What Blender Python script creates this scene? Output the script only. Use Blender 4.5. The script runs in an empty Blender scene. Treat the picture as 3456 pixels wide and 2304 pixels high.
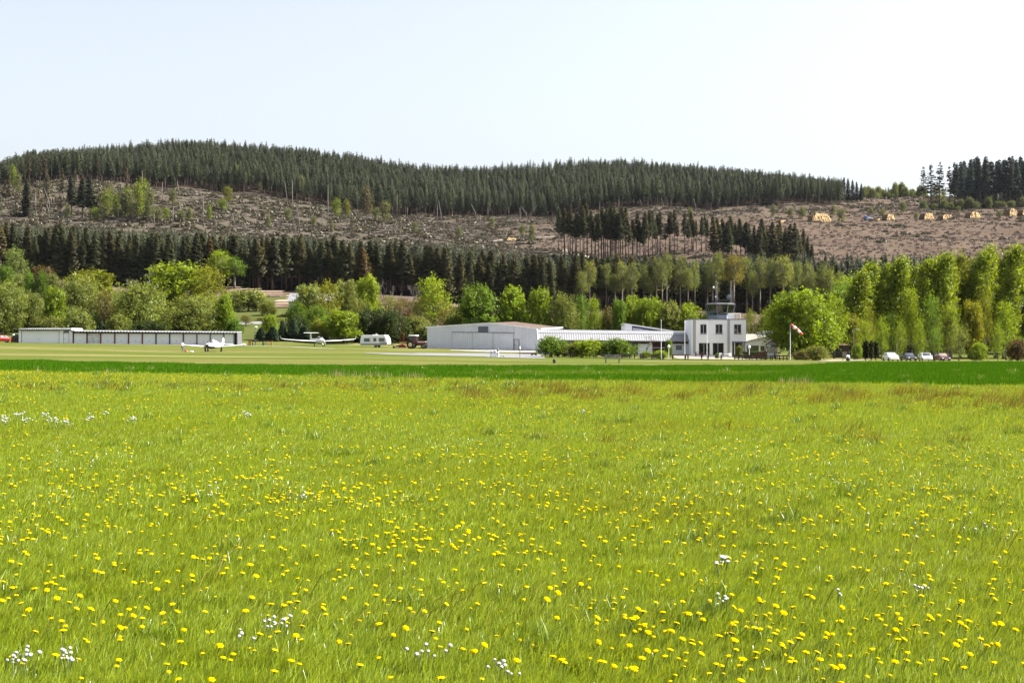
import bpy, math, random
import numpy as np
from mathutils import Vector, Matrix

random.seed(7)
RNG = np.random.default_rng(7)
S = bpy.context.scene
COL = S.collection
R = math.radians
F, CX, CY, EYE = 4800.0, 1728.0, 1152.0, 1.75      # focal length in photo pixels (50 mm lens), centre, eye height

# ------------------------------------------------------------------ terrain
def zpy(py, D): return EYE + (CY - py) / F * D
NEARC = [0, 600, 1200, 1700, 2000, 2300, 2650, 2850, 3456]
ROWS = [
 (0,   NEARC, [0]*9), (60, NEARC, [0]*9),
 (100, NEARC, [.05, 0, 0, -.1, -.15, -.2, -.2, -.1, -.05]),
 (130, NEARC, [.10, 0, -.08, -.36, -.38, -.38, -.38, -.25, -.2]),
 (150, NEARC, [.15, 0, -.1, -.45, -.55, -.5, -.5, -.3, -.27]),
 (200, NEARC, [.4, 0, -.15, -.55, -.8, -.95, -.95, -1.1, -1.2]),
 (240, NEARC, [.8, 0, 0, -.45, -.55, -.6, -1.1, -1.5, -1.75]),
 (290, NEARC, [1.55, 1.2, .75, .15, -.1, -.4, -1.0, -1.4, -1.8]),
 (330, NEARC, [4.2, 4.0, 3.6, 2, 1.5, 1, .3, 0, -.5]),
 (380, [0, 600, 870, 1200, 1700, 2300, 2800, 3456], [10, 9, 9.5, 9, 5, 4.5, 3, 2]),
]
def prow(D, d): ROWS.append((D, list(d), [zpy(v, D) for v in d.values()]))
prow(571, {0:930, 600:970, 900:985, 1400:990, 1700:1035, 2300:1052, 2800:1060, 3456:1060})
prow(720, {0:792, 600:802, 1200:832, 1600:858, 1900:866, 2300:866, 2800:866, 3456:866})
prow(1050, {0:620, 200:615, 400:622, 600:630, 750:647, 850:658, 1000:686, 1200:710, 1500:742, 1700:737, 1860:735, 2000:714, 2200:709, 2400:708, 2540:690, 2700:692, 2830:694, 3000:700, 3456:705})
prow(1400, {-300:640, 0:605, 100:572, 250:562, 380:550, 600:535, 700:532, 850:541, 1000:556, 1200:578, 1400:610, 1600:622, 1800:611, 1900:602, 2050:597, 2200:602, 2300:610, 2450:628, 2560:640, 2700:652, 2800:660, 2900:667, 3110:668, 3456:662})
for d_, dz in ((1650, -25), (2400, -110), (6500, -180)):
    b = ROWS[-1] if d_ == 1650 else base1400
    if d_ == 1650: base1400 = b
    ROWS.append((d_, base1400[1], [max(z + dz, -20) for z in base1400[2]]))
RD = np.array([r[0] for r in ROWS], float)
def zfun(x, y):
    x = np.asarray(x, float); y = np.asarray(y, float)
    x, y = np.broadcast_arrays(x, y)
    D = np.maximum(y, 1e-3)
    px = np.clip(CX + F * x / D, -3000, 7000)
    Z = np.stack([np.interp(px, r[1], r[2]) for r in ROWS])
    i = np.clip(np.searchsorted(RD, D) - 1, 0, len(RD) - 2)
    t = np.clip((D - RD[i]) / (RD[i+1] - RD[i]), 0, 1)
    z = np.take_along_axis(Z, i[None], 0)[0] * (1 - t) + np.take_along_axis(Z, i[None] + 1, 0)[0] * t
    a = np.clip((D - 380) / 300, 0, 1) * 1.3
    z = z + a * (np.sin(x * .045 + y * .021) + .6 * np.sin(x * .013 - y * .06 + 1) + .5 * np.sin(x * .11 + y * .09 + 2))
    return np.where(y <= 0, 0.0, z)
def gz(x, y): return float(zfun(x, y))
def xat(px, D): return (px - CX) / F * D
def G(px, D, dz=0.0):
    x = xat(px, D); return Vector((x, D, gz(x, D) + dz))
def P(px, py, D): return Vector((xat(px, D), D, zpy(D, py)))
def hit(px, py, d0=300.0, d1=2000.0):
    """where the sight line through a pixel meets the ground, past distance d0"""
    D = np.arange(d0, d1, 2.0)
    x = (px - CX) / F * D
    h = EYE + (CY - py) / F * D - zfun(x, D)
    k = np.argmax(h <= 0)
    return float(D[k]) if h[k] <= 0 else 1380.0

# ------------------------------------------------------------------ materials
def nt_new(name):
    m = bpy.data.materials.new(name); m.use_nodes = True
    t = m.node_tree; t.nodes.clear()
    o = t.nodes.new('ShaderNodeOutputMaterial')
    return m, t, o
def N(t, typ, **kw):
    n = t.nodes.new(typ)
    for k, v in kw.items(): setattr(n, k, v)
    return n
def mathn(t, op, a, b=None):
    n = N(t, 'ShaderNodeMath', operation=op)
    for i, v in enumerate((a, b)):
        if v is None: continue
        if isinstance(v, (int, float)): n.inputs[i].default_value = v
        else: t.links.new(v, n.inputs[i])
    return n.outputs[0]
def mixc(t, fac, a, b, blend='MIX'):
    n = N(t, 'ShaderNodeMix', data_type='RGBA', blend_type=blend)
    for s, v in ((n.inputs[0], fac), (n.inputs[6], a), (n.inputs[7], b)):
        if isinstance(v, (int, float)): s.default_value = v
        elif isinstance(v, (tuple, list)): s.default_value = (*v[:3], 1)
        else: t.links.new(v, s)
    return n.outputs[2]
def noise(t, scale, detail=3, vec=None, rough=.55):
    n = N(t, 'ShaderNodeTexNoise'); n.inputs['Scale'].default_value = scale
    n.inputs['Detail'].default_value = detail; n.inputs['Roughness'].default_value = rough
    if vec is not None: t.links.new(vec, n.inputs['Vector'])
    return n.outputs['Fac']
def ramp(t, fac, lo, hi):
    n = N(t, 'ShaderNodeMapRange'); t.links.new(fac, n.inputs[0])
    n.inputs[1].default_value = lo; n.inputs[2].default_value = hi
    return n.outputs[0]
def pos(t, scale=None):
    g = N(t, 'ShaderNodeNewGeometry').outputs['Position']
    if scale is None: return g
    m = N(t, 'ShaderNodeMapping'); m.inputs['Scale'].default_value = scale
    t.links.new(g, m.inputs['Vector']); return m.outputs[0]
MATS = {}
def M(name, col, rough=.6, metal=0.0, var=.12, vs=1.5, col2=None, scale=None, spec=.4):
    if name in MATS: return MATS[name]
    m, t, o = nt_new(name)
    p = N(t, 'ShaderNodeBsdfPrincipled')
    p.inputs['Roughness'].default_value = rough; p.inputs['Metallic'].default_value = metal
    p.inputs['Specular IOR Level'].default_value = spec
    f = noise(t, vs, 4, pos(t, scale) if scale else pos(t))
    c2 = col2 or tuple(c * (1 - 2 * var) for c in col)
    t.links.new(mixc(t, ramp(t, f, .3, .7), c2, tuple(min(1, c * (1 + var * .3)) for c in col)), p.inputs['Base Color'])
    t.links.new(p.outputs[0], o.inputs[0])
    MATS[name] = m; return m
def M_leaf(name, trans=.4, gloss=.04, grough=.45, use_obj=True, col=(.1, .15, .03), lo=.55, hi=1.35, hue=None, wn=None, rand=0):
    """leaf, needle and blade material: object colour x per-leaf tint, partly translucent"""
    m, t, o = nt_new(name)
    if use_obj: base = N(t, 'ShaderNodeObjectInfo').outputs['Color']
    else: base = None
    a = N(t, 'ShaderNodeAttribute', attribute_name='tint').outputs['Fac']
    v = mathn(t, 'ADD', mathn(t, 'MULTIPLY', a, hi - lo), lo)
    if hue: base = mixc(t, a, hue[0], hue[1])
    elif base is None:
        rgb = N(t, 'ShaderNodeRGB'); rgb.outputs[0].default_value = (*col, 1); base = rgb.outputs[0]
    if hue and rand:      # every tree of the wood has its own brightness
        oi = N(t, 'ShaderNodeObjectInfo').outputs['Random']; k = mathn(t, 'ADD', mathn(t, 'MULTIPLY', oi, rand), 1 - rand/2); cb = N(t, 'ShaderNodeCombineXYZ')
        for i in range(3): t.links.new(k, cb.inputs[i])
        base = mixc(t, 1.0, base, cb.outputs[0], 'MULTIPLY')
    if wn:      # broad natural drifts of a second colour over the field
        f = ramp(t, noise(t, wn[0], 4, pos(t)), wn[2], wn[3])
        base = mixc(t, f, base, wn[1])
    comb = N(t, 'ShaderNodeCombineXYZ')
    for i in range(3): t.links.new(v, comb.inputs[i])
    c = mixc(t, 1.0, base, comb.outputs[0], 'MULTIPLY') if not hue else base
    d = N(t, 'ShaderNodeBsdfDiffuse'); t.links.new(c, d.inputs[0])
    tr = N(t, 'ShaderNodeBsdfTranslucent')
    t.links.new(mixc(t, 1.0, c, (1.25, 1.1, .55), 'MULTIPLY'), tr.inputs[0])
    mx = N(t, 'ShaderNodeMixShader'); mx.inputs[0].default_value = trans
    t.links.new(d.outputs[0], mx.inputs[1]); t.links.new(tr.outputs[0], mx.inputs[2])
    g = N(t, 'ShaderNodeBsdfGlossy'); g.inputs['Roughness'].default_value = grough
    mx2 = N(t, 'ShaderNodeMixShader'); mx2.inputs[0].default_value = gloss
    t.links.new(mx.outputs[0], mx2.inputs[1]); t.links.new(g.outputs[0], mx2.inputs[2])
    t.links.new(mx2.outputs[0], o.inputs[0]); return m
def M_glass(name, col, rough=.04):
    m, t, o = nt_new(name)
    p = N(t, 'ShaderNodeBsdfPrincipled'); p.inputs['Base Color'].default_value = (*col, 1)
    p.inputs['Roughness'].default_value = rough; p.inputs['Specular IOR Level'].default_value = .8
    p.inputs['IOR'].default_value = 1.5
    t.links.new(p.outputs[0], o.inputs[0]); MATS[name] = m; return m
def M_clear(name, tint, refl=.25):
    """see-through pane: tinted transmission with a mirror share"""
    m, t, o = nt_new(name)
    tr = N(t, 'ShaderNodeBsdfTransparent'); tr.inputs[0].default_value = (*tint, 1)
    g = N(t, 'ShaderNodeBsdfGlossy'); g.inputs['Roughness'].default_value = .02
    mx = N(t, 'ShaderNodeMixShader'); mx.inputs[0].default_value = refl
    t.links.new(tr.outputs[0], mx.inputs[1]); t.links.new(g.outputs[0], mx.inputs[2])
    t.links.new(mx.outputs[0], o.inputs[0]); MATS[name] = m; return m

# ------------------------------------------------------------------ object helpers
def tag(o, label=None, cat=None, group=None, kind=None):
    if label: o['label'] = label
    if cat: o['category'] = cat
    if group: o['group'] = group
    if kind: o['kind'] = kind
    return o
def thing(name, label, cat, loc=(0, 0, 0), rotz=0.0, group=None):
    o = bpy.data.objects.new(name, None); COL.objects.link(o)
    o.empty_display_size = .3
    o.location = loc; o.rotation_euler = (0, 0, rotz)
    return tag(o, label, cat, group)
def np_mesh(name, V, quads=None, tris=None, tint=None, mats=(), smooth=False):
    me = bpy.data.meshes.new(name)
    V = np.asarray(V, np.float32)
    me.vertices.add(len(V)); me.vertices.foreach_set('co', V.ravel())
    idx, tot = [], []
    if quads is not None and len(quads): idx.append(np.asarray(quads).ravel()); tot.append(np.full(len(quads), 4))
    if tris is not None and len(tris): idx.append(np.asarray(tris).ravel()); tot.append(np.full(len(tris), 3))
    idx = np.concatenate(idx).astype(np.int32); tot = np.concatenate(tot).astype(np.int32)
    me.loops.add(len(idx)); me.loops.foreach_set('vertex_index', idx)
    me.polygons.add(len(tot))
    st = np.concatenate(([0], np.cumsum(tot)[:-1])).astype(np.int32)
    me.polygons.foreach_set('loop_start', st)
    for m in mats: me.materials.append(m)
    me.update(calc_edges=True)
    if smooth: me.polygons.foreach_set('use_smooth', np.ones(len(tot), bool))
    if tint is not None:
        a = me.attributes.new('tint', 'FLOAT', 'FACE'); a.data.foreach_set('value', np.asarray(tint, np.float32))
    return me
def link(name, me, parent=None, loc=None):
    o = bpy.data.objects.new(name, me); COL.objects.link(o)
    if parent is not None: o.parent = parent
    if loc is not None: o.location = loc
    return o
class MB:
    """collects shapes into one mesh; coordinates are world ones unless a frame is given"""
    def __init__(s): s.v = []; s.f = []; s.mi = []
    def add(s, vs, fs, mi=0):
        b = len(s.v); s.v += [Vector(p) for p in vs]; s.f += [tuple(i + b for i in f) for f in fs]; s.mi += [mi] * len(fs); return s
    def box(s, c, d, rot=None, mi=0):
        cx, cy, cz = c; hx, hy, hz = d[0]/2, d[1]/2, d[2]/2
        vs = [Vector((sx*hx, sy*hy, sz*hz)) for sz in (-1, 1) for sy in (-1, 1) for sx in (-1, 1)]
        if rot is not None: vs = [rot @ v for v in vs]
        vs = [v + Vector(c) for v in vs]
        return s.add(vs, [(0,2,3,1), (4,5,7,6), (0,1,5,4), (2,6,7,3), (0,4,6,2), (1,3,7,5)], mi)
    def bb(s, x0, x1, y0, y1, z0, z1, mi=0):
        return s.box(((x0+x1)/2, (y0+y1)/2, (z0+z1)/2), (x1-x0, y1-y0, z1-z0), None, mi)
    def rbox(s, c, d, b, mi=0):
        """box with chamfered vertical and top edges"""
        x, y, z = d[0]/2, d[1]/2, d[2]/2
        def ring(ix, iy, zz):
            k = b
            return [(-ix+k, -iy, zz), (ix-k, -iy, zz), (ix, -iy+k, zz), (ix, iy-k, zz), (ix-k, iy, zz), (-ix+k, iy, zz), (-ix, iy-k, zz), (-ix, -iy+k, zz)]
        rings = [ring(x, y, -z), ring(x, y, z-b), ring(x-b*.8, y-b*.8, z)]
        return s.loft([[Vector(p) + Vector(c) for p in r] for r in rings], mi=mi)
    def loft(s, rings, caps=True, mi=0, closed=True):
        n = len(rings[0]); b = len(s.v); fs = []
        for r in rings: s.v += [Vector(p) for p in r]
        for i in range(len(rings) - 1):
            for j in range(n if closed else n - 1):
                k = (j + 1) % n
                fs.append((b+i*n+j, b+i*n+k, b+(i+1)*n+k, b+(i+1)*n+j))
        if caps:
            fs.append(tuple(b + j for j in reversed(range(n)))); fs.append(tuple(b + (len(rings)-1)*n + j for j in range(n)))
        s.f += fs; s.mi += [mi] * len(fs); return s
    def tube(s, p0, p1, r0, r1=None, n=8, mi=0):
        p0, p1 = Vector(p0), Vector(p1); r1 = r0 if r1 is None else r1
        d = (p1 - p0).normalized(); a = d.orthogonal().normalized(); c = d.cross(a)
        return s.loft([[p + (a*math.cos(t) + c*math.sin(t))*r for t in [2*math.pi*k/n for k in range(n)]] for p, r in ((p0, r0), (p1, r1))], mi=mi)
    def path(s, pts, rs, n=6, mi=0):
        pts = [Vector(p) for p in pts]
        if not isinstance(rs, (list, tuple)): rs = [rs]*len(pts)
        rings = []; up = Vector((.13, .29, .95))
        for i, p in enumerate(pts):
            d = (pts[min(i+1, len(pts)-1)] - pts[max(i-1, 0)]).normalized()
            a = d.cross(up); a = a.normalized() if a.length > 1e-3 else d.orthogonal().normalized(); c = d.cross(a)
            rings.append([p + (a*math.cos(t) + c*math.sin(t))*rs[i] for t in [2*math.pi*k/n for k in range(n)]])
        return s.loft(rings, mi=mi)
    def lathe(s, c, prof, n=16, axis='Z', mi=0):
        c = Vector(c); rings = []
        for r, h in prof:
            ring = []
            for k in range(n):
                t = 2*math.pi*k/n; a, b = r*math.cos(t), r*math.sin(t)
                ring.append(c + (Vector((a, b, h)) if axis == 'Z' else Vector((a, h, b)) if axis == 'Y' else Vector((h, a, b))))
            rings.append(ring)
        return s.loft(rings, mi=mi)
    def prism(s, poly, d, mi=0):
        """polygon of 3-D points pushed along vector d"""
        poly = [Vector(p) for p in poly]; d = Vector(d)
        return s.loft([poly, [p + d for p in poly]], mi=mi)
    def build(s, name, mats, parent=None, smooth=False, local=False, bevel=0):
        me = bpy.data.meshes.new(name)
        off = parent.matrix_basis.inverted() if (parent is not None and not local) else Matrix()
        if parent is not None and parent.parent is not None and not local:
            off = (parent.parent.matrix_basis @ parent.matrix_basis).inverted()
        me.from_pydata([tuple(off @ v) for v in s.v], [], s.f)
        mats = mats if isinstance(mats, (list, tuple)) else [mats]
        for m in mats: me.materials.append(m)
        me.polygons.foreach_set('material_index', s.mi)
        import bmesh
        bm = bmesh.new(); bm.from_mesh(me); bmesh.ops.recalc_face_normals(bm, faces=bm.faces[:]); bm.to_mesh(me); bm.free()
        if smooth:
            me.polygons.foreach_set('use_smooth', [True]*len(me.polygons)); me.set_sharp_from_angle(angle=R(38))
        o = link(name, me, parent)
        if bevel:
            b = o.modifiers.new('Bevel', 'BEVEL'); b.width = bevel; b.segments = 2; b.limit_method = 'ANGLE'
        return o
def copy_tree(o, parent=None):
    c = o.copy(); COL.objects.link(c)
    if parent is not None: c.parent = parent
    for ch in o.children: copy_tree(ch, c)
    return c

# ------------------------------------------------------------------ ground sheets
def drape_mesh(name, pxs, rows, zoff, mat, fields=None, label=None, cat=None):
    """fan-shaped sheet: columns are bearings, rows[i] gives the distance of row i along every bearing"""
    A = np.array(rows); ny, nx = A.shape
    X = (np.array(pxs)[None, :] - CX) / F * A
    Z = zfun(X, A) + zoff
    V = np.stack([X, A, Z], -1).reshape(-1, 3)
    i, j = np.meshgrid(np.arange(ny-1), np.arange(nx-1), indexing='ij')
    q = np.stack([i*nx+j, i*nx+j+1, (i+1)*nx+j+1, (i+1)*nx+j], -1).reshape(-1, 4)
    me = np_mesh(name, V, q, mats=[mat], smooth=True)
    if fields:
        for k, fn in fields.items():
            a = me.attributes.new(k, 'FLOAT', 'POINT'); a.data.foreach_set('value', fn(X.ravel(), A.ravel()).astype(np.float32))
    return tag(link(name, me), label, cat, kind='structure')
FAN = np.concatenate([np.linspace(-2600, -200, 40), np.linspace(-150, 3650, 200), np.linspace(3700, 6100, 40)])
E1 = np.interp(FAN, [0, 1728, 3456], [77.7, 60.5, 52.2]) + .5*np.sin(FAN*.013) + .3*np.sin(FAN*.041)
E2 = np.interp(FAN, [0, 500, 900, 1300, 1700, 2300, 2750, 2830, 2880, 3000, 3456], [120, 108, 97, 99, 102, 113, 111, 116, 124, 128, 129])
E3 = np.full_like(FAN, 300.0)
def lerp_rows(a, b, n, p=1.0): return [a + (b - a) * (k / n) ** p for k in range(n + 1)]
# ------------------------------------------------------------------ camera, light, sky
cam = bpy.data.cameras.new('camera'); co = bpy.data.objects.new('camera', cam); COL.objects.link(co)
cam.lens = 50; cam.sensor_width = 36; cam.clip_start = .1; cam.clip_end = 20000
co.location = (0, 0, EYE); co.rotation_euler = (R(90), 0, 0)
S.camera = co
SUN_EL, SUN_AZ = 47.0, 84.0        # azimuth clockwise from the view direction (+Y): the sun stands to the right
sd = Vector((math.sin(R(SUN_AZ))*math.cos(R(SUN_EL)), math.cos(R(SUN_AZ))*math.cos(R(SUN_EL)), math.sin(R(SUN_EL))))
sl = bpy.data.lights.new('sun', 'SUN'); so = bpy.data.objects.new('sun', sl); COL.objects.link(so)
sl.energy = 4.6; sl.angle = R(.5); sl.color = (1.0, .955, .88)
so.rotation_euler = sd.to_track_quat('Z', 'Y').to_euler(); so.location = (60, -20, 80)
W = bpy.data.worlds.new('World'); S.world = W; W.use_nodes = True
wt = W.node_tree; wt.nodes.clear()
sky = wt.nodes.new('ShaderNodeTexSky'); sky.sky_type = 'NISHITA'; sky.sun_disc = False
sky.sun_elevation = R(SUN_EL); sky.sun_rotation = R(SUN_AZ); sky.air_density = 1.0; sky.dust_density = 3.0; sky.ozone_density = 1.0
bg = wt.nodes.new('ShaderNodeBackground'); bg.inputs['Strength'].default_value = .057
wo = wt.nodes.new('ShaderNodeOutputWorld')
hs = wt.nodes.new('ShaderNodeHueSaturation'); hs.inputs['Saturation'].default_value = .45      # spring haze pales the sky
wt.links.new(sky.outputs[0], hs.inputs['Color']); wt.links.new(hs.outputs[0], bg.inputs[0]); wt.links.new(bg.outputs[0], wo.inputs[0])
S.view_settings.view_transform = 'Standard'; S.view_settings.look = 'None'
S.view_settings.exposure = 2.15; S.view_settings.gamma = 1
S.cycles.max_bounces = 6; S.cycles.diffuse_bounces = 3; S.cycles.transparent_max_bounces = 12; S.cycles.transmission_bounces = 4
S.cycles.glossy_bounces = 2; S.cycles.volume_bounces = 0
S.cycles.use_denoising = True
S.cycles.sample_clamp_indirect = 6

# ------------------------------------------------------------------ ground materials
def ground_mat(name, cols, build):
    m, t, o = nt_new(name)
    d = N(t, 'ShaderNodeBsdfPrincipled'); d.inputs['Roughness'].default_value = .9; d.inputs['Specular IOR Level'].default_value = 0
    t.links.new(build(t), d.inputs['Base Color']); t.links.new(d.outputs[0], o.inputs[0]); return m
def g_meadow(t):
    a = mixc(t, ramp(t, noise(t, .35, 5, pos(t)), .35, .65), (.060, .095, .005), (.090, .130, .008))
    return mixc(t, ramp(t, noise(t, 6, 4, pos(t)), .35, .8), a, (.035, .062, .008))
def g_crop(t):
    a = mixc(t, ramp(t, noise(t, .25, 4, pos(t)), .3, .7), (.010, .045, .002), (.018, .060, .003))
    return a
def g_air(t):
    band = noise(t, 1.0, 4, pos(t, (.006, .028, .5)), .7)
    a = mixc(t, ramp(t, band, .42, .58), (.056, .074, .015), (.108, .094, .036))
    b = mixc(t, ramp(t, noise(t, .8, 4, pos(t)), .35, .75), a, (.052, .07, .013))
    return mixc(t, ramp(t, noise(t, 1.0, 3, pos(t, (.010, .04, .5)), .75), .55, .68), b, (.150, .130, .062))
def g_hill(t):
    at = lambda n: N(t, 'ShaderNodeAttribute', attribute_name=n).outputs['Fac']
    n1 = ramp(t, noise(t, .05, 6, pos(t), .65), .3, .7)
    n2 = ramp(t, noise(t, .35, 5, pos(t), .7), .35, .7)
    earth = mixc(t, n1, (.062, .045, .034), (.092, .068, .053))
    earth = mixc(t, mathn(t, 'MULTIPLY', n2, .55), earth, (.052, .039, .031))
    earth = mixc(t, ramp(t, noise(t, .9, 3, pos(t), .6), .66, .74), earth, (.16, .12, .085))
    earth = mixc(t, mathn(t, 'MULTIPLY', ramp(t, noise(t, .02, 4, pos(t)), .55, .8), .3), earth, (.050, .054, .024))
    wind = mixc(t, n2, (.046, .039, .029), (.078, .066, .051))
    c = mixc(t, at('wind'), earth, wind)
    grass = mixc(t, n1, (.042, .056, .014), (.064, .068, .024))
    c = mixc(t, at('green'), c, grass)
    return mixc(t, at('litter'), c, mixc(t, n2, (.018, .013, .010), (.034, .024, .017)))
GM_meadow = ground_mat('meadow_soil', None, g_meadow); GM_crop = ground_mat('crop_soil', None, g_crop)
GM_air = ground_mat('mown_turf', None, g_air); GM_hill = ground_mat('hill_soil', None, g_hill)
def ss(a, b, v): t = np.clip((v - a) / (b - a), 0, 1); return t*t*(3-2*t)
LF0 = lambda px: 566 + 4*np.sin(px*.02)                       # front and back of the lower forest belt
LF1 = lambda px: np.interp(px, [-800, 600, 1300, 1650, 2000, 2700, 4500], [690, 665, 650, 630, 622, 640, 640])
UF0 = lambda px: 1050 + 9*np.sin(px*.031) + 6*np.sin(px*.083)  # front of the upper forest
def pxof(x, y): return CX + F * x / y
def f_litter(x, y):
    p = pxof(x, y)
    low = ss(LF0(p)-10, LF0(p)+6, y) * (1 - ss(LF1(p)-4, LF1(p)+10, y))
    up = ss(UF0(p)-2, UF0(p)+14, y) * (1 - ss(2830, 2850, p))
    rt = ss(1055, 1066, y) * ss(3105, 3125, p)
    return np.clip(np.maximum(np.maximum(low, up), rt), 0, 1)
def f_green(x, y):
    p = pxof(x, y)
    g = (1 - ss(470, 545, y)) * (1 - ss(1050, 1250, p)) + (1 - ss(330, 370, y)) * ss(1050, 1250, p)
    return np.clip(g, 0, 1)
def f_wind(x, y):
    p = pxof(x, y); return ss(600, 650, y) * (1 - ss(1500, 2000, p + (y-800)*.4)) + .6*ss(880, 1000, y)*ss(1500, 2000, p)*(1-ss(2600, 2900, p))
mx = np.array(FAN); xs = (mx - CX)/F*E1
# meadow: straight rows from behind the camera to its far edge
Am = np.array(lerp_rows(np.full_like(E1, -45.0), E1, 40)); Xm = np.repeat(xs[None], len(Am), 0)
ii, jj = np.meshgrid(np.arange(Am.shape[0]-1), np.arange(Am.shape[1]-1), indexing='ij'); nx_ = Am.shape[1]
me = np_mesh('meadow_ground', np.stack([Xm, Am, zfun(Xm, Am)], -1).reshape(-1, 3), np.stack([ii*nx_+jj, ii*nx_+jj+1, (ii+1)*nx_+jj+1, (ii+1)*nx_+jj], -1).reshape(-1, 4), mats=[GM_meadow], smooth=True)
tag(link('meadow_ground', me), 'soil of the flowering meadow in front', 'meadow', kind='structure')
drape_mesh('crop_field', FAN, lerp_rows(E1, E2, 40), 0, GM_crop, None, 'dark green strip of young cereal field', 'field')
drape_mesh('airfield_ground', FAN, lerp_rows(E2, E3, 60), 0, GM_air, None, 'mown straw striped grass of the airfield', 'airfield')
hill_rows = [np.full_like(FAN, d) for d in np.concatenate([np.arange(300, 740, 7), np.arange(740, 1700, 12), [1800, 2000, 2400, 3200, 4500, 6400]])]
drape_mesh('hill_terrain', FAN, hill_rows, 0, GM_hill, {'litter': f_litter, 'green': f_green, 'wind': f_wind}, 'wooded hillside with brown cleared slopes', 'hill')

def strip(name, pts, w, mat, label, cat, dz=.03, sub=6):
    """draped ribbon along ground points (x, y); widths may vary"""
    pts = [Vector((p[0], p[1], 0)) for p in pts]; ws = w if isinstance(w, (list, tuple)) else [w]*len(pts)
    P2, W2 = [], []
    for i in range(len(pts)-1):
        for k in range(sub): P2.append(pts[i].lerp(pts[i+1], k/sub)); W2.append(ws[i] + (ws[i+1]-ws[i])*k/sub)
    P2.append(pts[-1]); W2.append(ws[-1]); V = []; Q = []; nw = 5
    for i, p in enumerate(P2):
        d = (P2[min(i+1, len(P2)-1)] - P2[max(i-1, 0)]).normalized(); n = Vector((-d.y, d.x, 0))
        for k in range(nw):
            q = p + n * W2[i] * (k/(nw-1) - .5); V.append((q.x, q.y, gz(q.x, q.y) + dz))
    for i in range(len(P2)-1):
        for k in range(nw-1): Q.append((i*nw+k, i*nw+k+1, (i+1)*nw+k+1, (i+1)*nw+k))
    return tag(link(name, np_mesh(name, V, Q, mats=[mat], smooth=True)), label, cat, kind='structure')
def xy(px, D): return (xat(px, D), D)
def hp(px, py, d0=300): return xy(px, hit(px, py, d0))
asph = M('asphalt', (.125, .123, .128), .85, var=.12, vs=.5)
pale = M('pale_gravel', (.19, .165, .135), .9, var=.15, vs=.8)
strip('apron', [xy(1270, 226), xy(1330, 222), xy(1460, 219), xy(1560, 221), xy(1680, 222), xy(1830, 222)], [3, 12, 25, 38, 46, 46], asph, 'grey asphalt apron in front of the hangar', 'apron', .05)
strip('apron_marking', [xy(1330, 226), xy(1470, 224)], [.5, .5], M('marking_white', (.34, .33, .32), .8), 'worn white line on the asphalt apron', 'marking', .07)
strip('hangar_threshold', [xy(1520, 268), xy(1660, 268), xy(1815, 267)], [6, 20, 20], M('concrete_pale', (.20, .185, .165), .85, vs=.7), 'pale concrete strip at the hangar door', 'pavement', .05)
strip('garage_track', [xy(230, 283), xy(520, 283), xy(830, 283), xy(1000, 276), xy(1130, 262)], [1.5, 2.5, 2.6, 2.5, 1.2], pale, 'pale worn track along the garage fronts', 'path', .04)
strip('terrace_paving', [xy(2265, 222), xy(2330, 222), xy(2500, 222), xy(2560, 222)], [22, 24, 24, 12], M('terrace_paver', (.26, .205, .18), .85, vs=.9), 'pinkish pale paved terrace before the tower building', 'terrace', .06)
strip('hall_kerb_path', [xy(1850, 213), xy(2000, 213), xy(2110, 212), xy(2270, 211)], [1.2, 1.8, 3, 4], pale, 'pale gravel path along the bushes of the long hall', 'path', .05)
strip('parking_path', [xy(2760, 190), xy(2790, 205), xy(2815, 222), xy(2845, 240), xy(2900, 252)], [1, 2, 3, 4, 5], pale, 'pale path leading to the parking place', 'path', .05)
strip('valley_road', [hp(760, 1095), hp(860, 1090), hp(960, 1096), hp(1100, 1110)], [6, 6, 6, 5], M('road_grey', (.14, .135, .13), .9), 'grey lane behind the shrubs below the log pile', 'road', .08)
strip('forest_track', [hp(1580, 815, 680), hp(1640, 818, 680), hp(1720, 808, 680), hp(1800, 804, 680), hp(1880, 800, 680)], [3, 4, 4, 4, 3], pale, 'pale forest track crossing the cleared slope', 'path', .25)
strip('logging_track', [hp(1900, 842, 640), hp(1960, 862, 640), hp(2010, 878, 640), hp(2100, 884, 640)], [3, 3, 3, 2], pale, 'pale logging track behind the tall spruces', 'path', .25)

# ------------------------------------------------------------------ foliage generators
LEAF = M_leaf('leaf', .52, .012, .5, lo=.5, hi=1.4); NEEDLE = M_leaf('needle', .15, .01, .5, lo=.45, hi=1.6)
BARK = M('bark', (.075, .060, .045), .95, var=.25, vs=2); BARK_PALE = M('bark_pale', (.16, .135, .11), .95, var=.25, vs=2)
BARK_PINE = M('bark_spruce', (.115, .080, .062), .95, var=.25, vs=1.5); BARK_GREY = M('bark_grey', (.135, .118, .105), .95, var=.2, vs=1.5)
def unit(v): return v / np.maximum(np.linalg.norm(v, axis=-1, keepdims=True), 1e-6)
def leaf_quads(C, Nn, size, rng, aspect=1.6, tdir=None):
    """one small pointed quad per centre C with normal Nn"""
    n = len(C); Nn = unit(Nn)
    if tdir is None: tdir = rng.normal(size=(n, 3))
    T = unit(tdir - (tdir*Nn).sum(1, keepdims=True)*Nn); B = np.cross(Nn, T)
    s = np.asarray(size).reshape(-1, 1)
    V = np.stack([C - T*s*aspect*.5, C + B*s*.5, C + T*s*aspect*.5, C - B*s*.5], 1).reshape(-1, 3)
    q = np.arange(4*n).reshape(-1, 4); return V, q
def limb_mesh(paths, n=5):
    mb = MB()
    for pts, rs in paths: mb.path(pts, rs, n)
    return mb
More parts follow.
